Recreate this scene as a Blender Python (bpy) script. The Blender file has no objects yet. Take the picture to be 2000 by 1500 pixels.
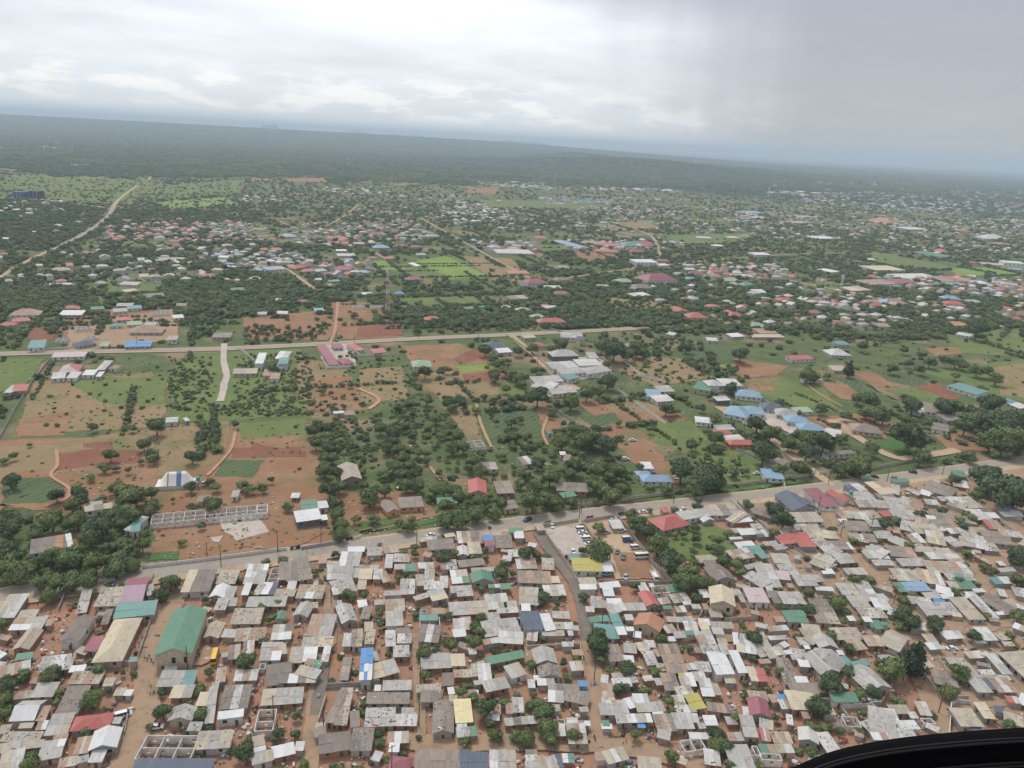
import bpy, math, random
import numpy as np
from mathutils import Vector, Matrix
from mathutils.geometry import tessellate_polygon
R = math.radians
rnd = random.Random(7)
NR = np.random.RandomState(11)
sc = bpy.context.scene
COL = sc.collection
# ---------------------------------------------------------------- camera
ALT = 180.0
FPX = 1511.0
ROLL = R(3.15)
PITCH = math.atan(((750-273)*math.cos(ROLL))/FPX)
fw = Vector((0, math.cos(PITCH), -math.sin(PITCH)))
r0 = Vector((1, 0, 0)); u0 = Vector((0, math.sin(PITCH), math.cos(PITCH)))
RX = r0*math.cos(ROLL) + u0*math.sin(ROLL)
UX = -r0*math.sin(ROLL) + u0*math.cos(ROLL)
cam_d = bpy.data.cameras.new('camera'); cam = bpy.data.objects.new('camera', cam_d); COL.objects.link(cam)
cam_d.sensor_width = 36; cam_d.lens = 36*FPX/2000
cam_d.clip_start = 0.02; cam_d.clip_end = 200000
m = Matrix((RX, UX, -fw)).transposed().to_4x4(); m.translation = Vector((0, 0, ALT))
cam.matrix_world = m
sc.camera = cam
# ---------------------------------------------------------------- colour management, render
sc.view_settings.view_transform = 'Standard'; sc.view_settings.look = 'None'
sc.view_settings.exposure = 0.60; sc.view_settings.gamma = 1.0
sc.view_settings.use_curve_mapping = False
sc.cycles.use_denoising = True
try: sc.cycles.denoiser = 'OPENIMAGEDENOISE'
except Exception: pass
sc.cycles.max_bounces = 5; sc.cycles.diffuse_bounces = 2; sc.cycles.glossy_bounces = 2
sc.cycles.transmission_bounces = 2; sc.cycles.volume_bounces = 1; sc.cycles.transparent_max_bounces = 24
sc.cycles.caustics_reflective = False; sc.cycles.caustics_refractive = False
sc.render.film_transparent = False
# ---------------------------------------------------------------- world: overcast daylight sky
SUN_EL, SUN_AZ = R(58), R(-25)     # azimuth measured from +Y towards +X
W = bpy.data.worlds.new('World'); sc.world = W; W.use_nodes = True
nt = W.node_tree; N = nt.nodes; L = nt.links; N.clear()
def nd(t, **k):
    n = N.new(t)
    for a, b in k.items(): setattr(n, a, b)
    return n
out = nd('ShaderNodeOutputWorld'); bg = nd('ShaderNodeBackground'); L.new(bg.outputs[0], out.inputs[0])
sky = nd('ShaderNodeTexSky', sky_type='NISHITA'); sky.sun_disc = False; sky.sun_elevation = SUN_EL; sky.sun_rotation = SUN_AZ
sky.altitude = 1200; sky.dust_density = 2.0
def wmath(op, a, b=None, c=None, clamp=False):
    n = nd('ShaderNodeMath', operation=op); n.use_clamp = clamp
    for i, v in enumerate((a, b, c)):
        if v is None: continue
        if isinstance(v, (int, float)): n.inputs[i].default_value = v
        else: L.new(v, n.inputs[i])
    return n.outputs[0]
def wmix(f, a, b):
    n = nd('ShaderNodeMix', data_type='RGBA')
    for i, v in ((0, f), (6, a), (7, b)):
        if isinstance(v, (int, float)): n.inputs[i].default_value = v
        elif isinstance(v, tuple): n.inputs[i].default_value = (*v, 1)
        else: L.new(v, n.inputs[i])
    return n.outputs[2]
def wnoise(vec, scale, det=6, rough=.55):
    n = nd('ShaderNodeTexNoise'); n.inputs['Scale'].default_value = scale; n.inputs['Detail'].default_value = det
    n.inputs['Roughness'].default_value = rough; L.new(vec, n.inputs['Vector']); return n.outputs['Fac']
def wramp(v, a, b):
    n = nd('ShaderNodeMapRange', interpolation_type='SMOOTHSTEP'); L.new(v, n.inputs[0]); n.inputs[1].default_value = a; n.inputs[2].default_value = b
    return n.outputs[0]
tc = nd('ShaderNodeTexCoord'); sep = nd('ShaderNodeSeparateXYZ'); L.new(tc.outputs['Generated'], sep.inputs[0])
dx, dy, dz = sep.outputs
zc = wmath('ADD', wmath('MAXIMUM', dz, 0.0), 0.10)
cx_ = wmath('DIVIDE', dx, zc); cy_ = wmath('DIVIDE', dy, zc)
cmb = nd('ShaderNodeCombineXYZ'); L.new(cx_, cmb.inputs[0]); L.new(cy_, cmb.inputs[1])
n1 = wnoise(cmb.outputs[0], 0.42, 8, .56)
n2 = wnoise(cmb.outputs[0], 1.3, 8, .6)
az = wmath('ARCTAN2', dx, dy)                 # radians, 0 ahead, + to the right
cloud = wmath('ADD', wmath('MULTIPLY', n1, .6), wmath('MULTIPLY', n2, .4))
cl = wramp(cloud, .34, .64)
colc = wmix(cl, (.425, .45, .485), (.74, .755, .78))
# cumulus puffs low over the horizon
m2 = nd('ShaderNodeCombineXYZ'); L.new(wmath('MULTIPLY', az, 9.0), m2.inputs[0]); L.new(wmath('MULTIPLY', dz, 34.0), m2.inputs[1])
n3 = wnoise(m2.outputs[0], 1.3, 9, .62)
puff = wmath('MULTIPLY', wramp(n3, .46, .58), wmath('MULTIPLY', wramp(dz, .010, .022), wmath('SUBTRACT', 1.0, wramp(dz, .05, .075))))
lowc = wmix(wramp(dz, 0.0, .10), (.55, .58, .61), (.58, .605, .635))
lowmask = wmath('SUBTRACT', 1.0, wramp(dz, .02, .20))
c1 = wmix(wmath('MULTIPLY', lowmask, .75), colc, lowc)
c2 = wmix(wmath('MULTIPLY', puff, .6), c1, (.84, .80, .76))
# slate cloud streaks
m3 = nd('ShaderNodeCombineXYZ'); L.new(wmath('MULTIPLY', az, 3.0), m3.inputs[0]); L.new(wmath('MULTIPLY', dz, 18.0), m3.inputs[1])
n4 = wnoise(m3.outputs[0], 1.1, 7, .55)
strk = wmath('MULTIPLY', wramp(n4, .50, .70), wmath('MULTIPLY', wramp(dz, .055, .075), wmath('SUBTRACT', 1.0, wramp(dz, .12, .17))))
c3 = wmix(wmath('MULTIPLY', strk, .55), c2, (.37, .40, .445))
# rain cloud bank to the right
wob = wmath('ADD', az, wmath('MULTIPLY', wmath('SUBTRACT', n1, .5), .35))
vst = nd('ShaderNodeCombineXYZ'); L.new(wmath('MULTIPLY', az, 16.0), vst.inputs[0]); L.new(wmath('MULTIPLY', dz, 2.0), vst.inputs[1])
wob = wmath('ADD', wob, wmath('MULTIPLY', wmath('SUBTRACT', wnoise(vst.outputs[0], 1.0, 4, .5), .5), .16))
rain = wmath('MULTIPLY', wramp(wob, .04, .34), wmath('SUBTRACT', 1.0, wmath('MULTIPLY', wramp(wob, 1.2, 2.2), .6)))
c4 = wmix(wmath('MULTIPLY', rain, .88), c3, (.27, .28, .30))
# thin bright break in the cloud high ahead
brk = wmath('MULTIPLY', wmath('SUBTRACT', 1.0, wramp(wmath('ABSOLUTE', wmath('ADD', wob, .20)), .08, .40)), wramp(dz, .06, .17))
c5 = wmix(wmath('MULTIPLY', brk, .80), c4, (.86, .87, .89))
topd = wmath('MULTIPLY', wmath('MULTIPLY', wramp(az, -.10, .10), wramp(wmath('ADD', dz, wmath('MULTIPLY', wmath('SUBTRACT', n2, .5), .06)), .135, .165)), .55)
c5 = wmix(topd, c5, (.30, .31, .345))
skys = nd('ShaderNodeVectorMath', operation='SCALE'); L.new(sky.outputs[0], skys.inputs[0]); skys.inputs['Scale'].default_value = 0.10
fin = wmix(.93, skys.outputs[0], c5)
L.new(fin, bg.inputs[0]); bg.inputs[1].default_value = 1.0
W.cycles.sampling_method = 'AUTOMATIC'
# sun veiled by cloud
sd = bpy.data.lights.new('sun', 'SUN'); sd.energy = 1.5; sd.angle = R(14); sd.color = (1, .95, .88)
so = bpy.data.objects.new('sun', sd); COL.objects.link(so)
sdir = Vector((math.sin(SUN_AZ)*math.cos(SUN_EL), math.cos(SUN_AZ)*math.cos(SUN_EL), math.sin(SUN_EL)))
so.rotation_euler = sdir.to_track_quat('Z', 'Y').to_euler(); so.location = (0, 0, 900)

# ---------------------------------------------------------------- helpers
def G(px, py, z=0.0):
    d = fw*FPX + RX*(px-1000) + UX*(750-py)
    if d.z > -2.0: d.z = -2.0
    t = (z-ALT)/d.z
    return Vector((d.x*t, d.y*t, z))
_r = np.array(RX); _u = np.array(UX); _f = np.array(fw)
def GN(px, py):
    d = _f[None]*FPX + _r[None]*(px-1000)[:, None] + _u[None]*(750-py)[:, None]
    dz_ = np.minimum(d[:, 2], -4.0)
    t = -ALT/dz_
    return d[:, :2]*t[:, None]
def PX(v):
    d = Vector(v)-Vector((0, 0, ALT)); k = FPX/d.dot(fw)
    return 1000+d.dot(RX)*k, 750-d.dot(UX)*k
MATS = {}
def newmat(name):
    mt = bpy.data.materials.new(name); mt.use_nodes = True; mt.node_tree.nodes.clear(); return mt
class MT:
    def __init__(s, name):
        s.m = newmat(name); s.t = s.m.node_tree; s.o = s.t.nodes.new('ShaderNodeOutputMaterial')
    def n(s, t, **k):
        x = s.t.nodes.new(t)
        for a, b in k.items(): setattr(x, a, b)
        return x
    def put(s, sock, v):
        if isinstance(v, (int, float)): sock.default_value = v
        elif isinstance(v, tuple): sock.default_value = (*v, 1) if len(sock.default_value) == 4 and len(v) == 3 else v
        else: s.t.links.new(v, sock)
    def math(s, op, a, b=None, clamp=False):
        x = s.n('ShaderNodeMath', operation=op); x.use_clamp = clamp; s.put(x.inputs[0], a)
        if b is not None: s.put(x.inputs[1], b)
        return x.outputs[0]
    def mix(s, f, a, b, bt='MIX'):
        x = s.n('ShaderNodeMix', data_type='RGBA', blend_type=bt); s.put(x.inputs[0], f); s.put(x.inputs[6], a); s.put(x.inputs[7], b); return x.outputs[2]
    def noise(s, vec, scale, det=4, rough=.6):
        x = s.n('ShaderNodeTexNoise'); s.put(x.inputs['Vector'], vec); x.inputs['Scale'].default_value = scale
        x.inputs['Detail'].default_value = det; x.inputs['Roughness'].default_value = rough; return x.outputs['Fac']
    def ramp(s, v, a, b, c=0., d=1.):
        x = s.n('ShaderNodeMapRange', interpolation_type='SMOOTHSTEP'); s.put(x.inputs[0], v)
        for i, q in enumerate((a, b, c, d)): x.inputs[i+1].default_value = q
        return x.outputs[0]
    def pos(s): return s.n('ShaderNodeNewGeometry').outputs['Position']
    def attr(s, a): return s.n('ShaderNodeAttribute', attribute_name=a)
    def bsdf(s, col, rough=.8, metal=0., spec=.3, normal=None, alpha=None):
        b = s.n('ShaderNodeBsdfPrincipled'); s.put(b.inputs['Base Color'], col); s.put(b.inputs['Roughness'], rough)
        s.put(b.inputs['Metallic'], metal); s.put(b.inputs['Specular IOR Level'], spec)
        if normal is not None: s.put(b.inputs['Normal'], normal)
        sh = b.outputs[0]
        if alpha is not None:
            tr = s.n('ShaderNodeBsdfTransparent'); mx = s.n('ShaderNodeMixShader'); s.put(mx.inputs[0], alpha)
            s.t.links.new(tr.outputs[0], mx.inputs[1]); s.t.links.new(sh, mx.inputs[2]); sh = mx.outputs[0]
        s.t.links.new(sh, s.o.inputs[0]); return s.m
    def bump(s, h, st=.5, dist=.1):
        b = s.n('ShaderNodeBump'); b.inputs['Strength'].default_value = st; b.inputs['Distance'].default_value = dist; s.put(b.inputs['Height'], h); return b.outputs[0]

ROOFC = dict(g=(.36,.35,.33), l=(.47,.465,.45), w=(.60,.605,.61), r=(.33,.235,.175), t=(.37,.33,.265), c=(.53,.46,.34), d=(.19,.16,.14),
 o=(.235,.20,.17), G=(.10,.225,.15), R=(.42,.12,.105), M=(.27,.09,.115), B=(.08,.24,.50), T=(.13,.27,.255), Y=(.42,.37,.10), y=(.66,.57,.33),
 P=(.43,.30,.38), p=(.50,.40,.40), N=(.10,.125,.17), b=(.22,.34,.46), v=(.30,.40,.27), n=(.42,.21,.13), x=(.3,.3,.29))  # P: front slope of a maroon roof, sheen and fading put into its colour
COLN = dict(g='grey', l='pale grey', w='bright white', r='rusty', t='tan', c='cream', d='dark brown', o='weathered brown', G='green', R='red',
 M='maroon', B='blue', T='teal', Y='yellow', y='pale yellow', P='sheened lilac', p='pinkish', N='slate blue', b='pale blue', v='olive green', n='orange brown')
def roof_mat(c):
    k = 'roof_'+c
    if k in MATS: return MATS[k]
    s = MT('tin roofing '+COLN.get(c, 'plain')); base = ROOFC[c]
    loc = s.attr('loc').outputs['Vector']
    fl = s.n('ShaderNodeVectorMath', operation='FLOOR'); dv = s.n('ShaderNodeVectorMath', operation='MULTIPLY'); s.put(dv.inputs[0], loc); dv.inputs[1].default_value = (1/.86, 1/2.7, 0)
    s.t.links.new(dv.outputs[0], fl.inputs[0]); wn = s.n('ShaderNodeTexWhiteNoise', noise_dimensions='2D'); s.t.links.new(fl.outputs[0], wn.inputs['Vector'])
    obr = s.n('ShaderNodeObjectInfo').outputs['Random']; isl = s.n('ShaderNodeNewGeometry').outputs['Random Per Island']
    rr = s.math('FRACT', s.math('ADD', obr, isl))
    p = s.pos()
    old = c in 'dortgl'
    n1 = s.noise(p, .55, 5, .65); n2 = s.noise(p, 3.0, 3, .7)
    v = s.math('ADD', s.math('ADD', .80 if old else .88, s.math('MULTIPLY', wn.outputs['Value'], .26 if old else .10)), s.math('MULTIPLY', rr, .26 if old else .12))
    col = s.mix(1.0, base, s.mix(0.0, (1, 1, 1), (1, 1, 1)), 'MULTIPLY')
    sc_ = s.n('ShaderNodeVectorMath', operation='SCALE'); s.put(sc_.inputs[0], base); s.put(sc_.inputs['Scale'], v); col = sc_.outputs[0]
    rust = s.math('MULTIPLY', s.ramp(n1, .54, .72), .75 if c in 'rtgo' else (.45 if c in 'lcd' else .12))
    col = s.mix(rust, col, (.24, .135, .085) if c in 'rgltc' else (.2, .15, .12))
    pale = s.math('MULTIPLY', s.ramp(n2, .58, .74), .4 if old else .0)
    col = s.mix(pale, col, (.50, .47, .42) if c != 'w' else (.5, .49, .48))
    st = s.n('ShaderNodeMapping'); s.put(st.inputs[0], loc); st.inputs['Scale'].default_value = (1.6, .22, 1); n5 = s.noise(st.outputs[0], 1.0, 5, .7)
    col = s.mix(s.math('MULTIPLY', s.ramp(n5, .48, .70), .30), col, (.34, .27, .205)); col = s.mix(s.math('MULTIPLY', s.ramp(n5, .46, .30), .25), col, (.16, .14, .125))
    wv = s.n('ShaderNodeTexWave', wave_type='BANDS', bands_direction='X'); s.put(wv.inputs['Vector'], loc); wv.inputs['Scale'].default_value = 1.15
    m_ = s.bsdf(col, .55 if c in 'wGRMBTYb' else .75, 0, .35, s.bump(wv.outputs['Fac'], .5, .05))
    MATS[k] = m_; return m_
WALLC = dict(q=(.70,.67,.62),w=(.66,.65,.62), g=(.36,.35,.33), s=(.46,.41,.34), r=(.36,.205,.145), c=(.56,.47,.35), O=(.62,.33,.19), N=(.13,.15,.18), p=(.52,.40,.38), R=(.52,.19,.14), o=(.25,.22,.19), t=(.42,.35,.28), l=(.5,.49,.47))
def wall_mat(c):
    k = 'wall_'+c
    if k in MATS: return MATS[k]
    s = MT('plastered block wall '+c); p = s.pos()
    col = s.mix(s.ramp(s.noise(p, .9, 5), .35, .75), WALLC[c], tuple(v*.72 for v in WALLC[c]))
    col = s.mix(s.math('MULTIPLY', s.ramp(s.noise(p, .25, 3), .55, .7), .35), col, (.36, .24, .17))
    br = s.n('ShaderNodeTexNoise'); s.put(br.inputs['Vector'], p); br.inputs['Scale'].default_value = 5
    MATS[k] = s.bsdf(col, .9, 0, .15, s.bump(br.outputs['Fac'], .3, .04)); return MATS[k]
def plain(name, col, rough=.6, metal=0., spec=.4, vary=.12):
    k = 'pl_'+name
    if k in MATS: return MATS[k]
    s = MT(name); n = s.noise(s.pos(), 2.2, 4)
    c = s.mix(s.ramp(n, .35, .7), col, tuple(v*(1-vary) for v in col))
    MATS[k] = s.bsdf(c, rough, metal, spec); return MATS[k]
GLASS = plain('dark window glass', (.03, .035, .04), .15, 0, .6)
WOODD = plain('weathered door boards', (.12, .075, .05), .7)

def link(name, me, parent=None, mat=None):
    o = bpy.data.objects.new(name, me); COL.objects.link(o)
    if parent is not None: o.parent = parent
    if mat is not None and me is not None:
        for q in (mat if isinstance(mat, (list, tuple)) else [mat]): me.materials.append(q)
    return o
def mesh(name, V, F, mi=None, loc=None, smooth=False):
    me = bpy.data.meshes.new(name); me.from_pydata(V, [], F)
    if mi is not None: me.polygons.foreach_set('material_index', mi)
    if loc is not None:
        a = me.attributes.new('loc', 'FLOAT_VECTOR', 'POINT'); a.data.foreach_set('vector', np.array(loc, dtype=np.float32).ravel())
    if smooth: me.polygons.foreach_set('use_smooth', [True]*len(F))
    me.update(); return me
class MB:
    """collects boxes and slabs into one mesh, with a material slot per face"""
    def __init__(s): s.V = []; s.F = []; s.M = []; s.Lc = []; s.mats = []
    def mi(s, m_):
        if m_ not in s.mats: s.mats.append(m_)
        return s.mats.index(m_)
    def hexa(s, p, m_, loc=None):      # p: 8 points, bottom 0-3, top 4-7
        b = len(s.V); s.V += [tuple(q) for q in p]; s.Lc += (loc or [tuple(q) for q in p])
        for f in ((0,3,2,1),(4,5,6,7),(0,1,5,4),(1,2,6,5),(2,3,7,6),(3,0,4,7)): s.F.append(tuple(b+i for i in f)); s.M.append(s.mi(m_))
    def box(s, x0, x1, y0, y1, z0, z1, m_):
        s.hexa([(x0,y0,z0),(x1,y0,z0),(x1,y1,z0),(x0,y1,z0),(x0,y0,z1),(x1,y0,z1),(x1,y1,z1),(x0,y1,z1)], m_)
    def poly(s, pts, m_, loc=None):
        b = len(s.V); s.V += [tuple(q) for q in pts]; s.Lc += (loc or [tuple(q) for q in pts]); s.F.append(tuple(range(b, b+len(pts)))); s.M.append(s.mi(m_))
    def tube(s, a, b, ra, rb, m_, n=6):
        a = Vector(a); b = Vector(b); d = (b-a).normalized(); x = d.orthogonal().normalized(); y = d.cross(x); k = len(s.V)
        for c, r_ in ((a, ra), (b, rb)):
            for i in range(n):
                t = 2*math.pi*i/n; q = c+x*math.cos(t)*r_+y*math.sin(t)*r_; s.V.append(tuple(q)); s.Lc.append(tuple(q))
        for i in range(n): s.F.append((k+i, k+(i+1) % n, k+n+(i+1) % n, k+n+i)); s.M.append(s.mi(m_))
        s.F.append(tuple(k+n-1-i for i in range(n))); s.M.append(s.mi(m_)); s.F.append(tuple(k+n+i for i in range(n))); s.M.append(s.mi(m_))
    def add(s, o, M4):
        b = len(s.V)
        for v in o.V: s.V.append(tuple(M4 @ Vector(v)))
        s.Lc += o.Lc
        for f, q in zip(o.F, o.M): s.F.append(tuple(i+b for i in f)); s.M.append(s.mi(o.mats[q]))
    def me(s, name, smooth=False):
        m_ = mesh(name, s.V, s.F, s.M, s.Lc, smooth)
        for q in s.mats: m_.materials.append(q)
        return m_
USED = {}
def tag(o, label, cat, group=None, kind=None):
    o['label'] = label
    if cat: o['category'] = cat
    if group: o['group'] = group
    if kind: o['kind'] = kind
    return o
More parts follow.
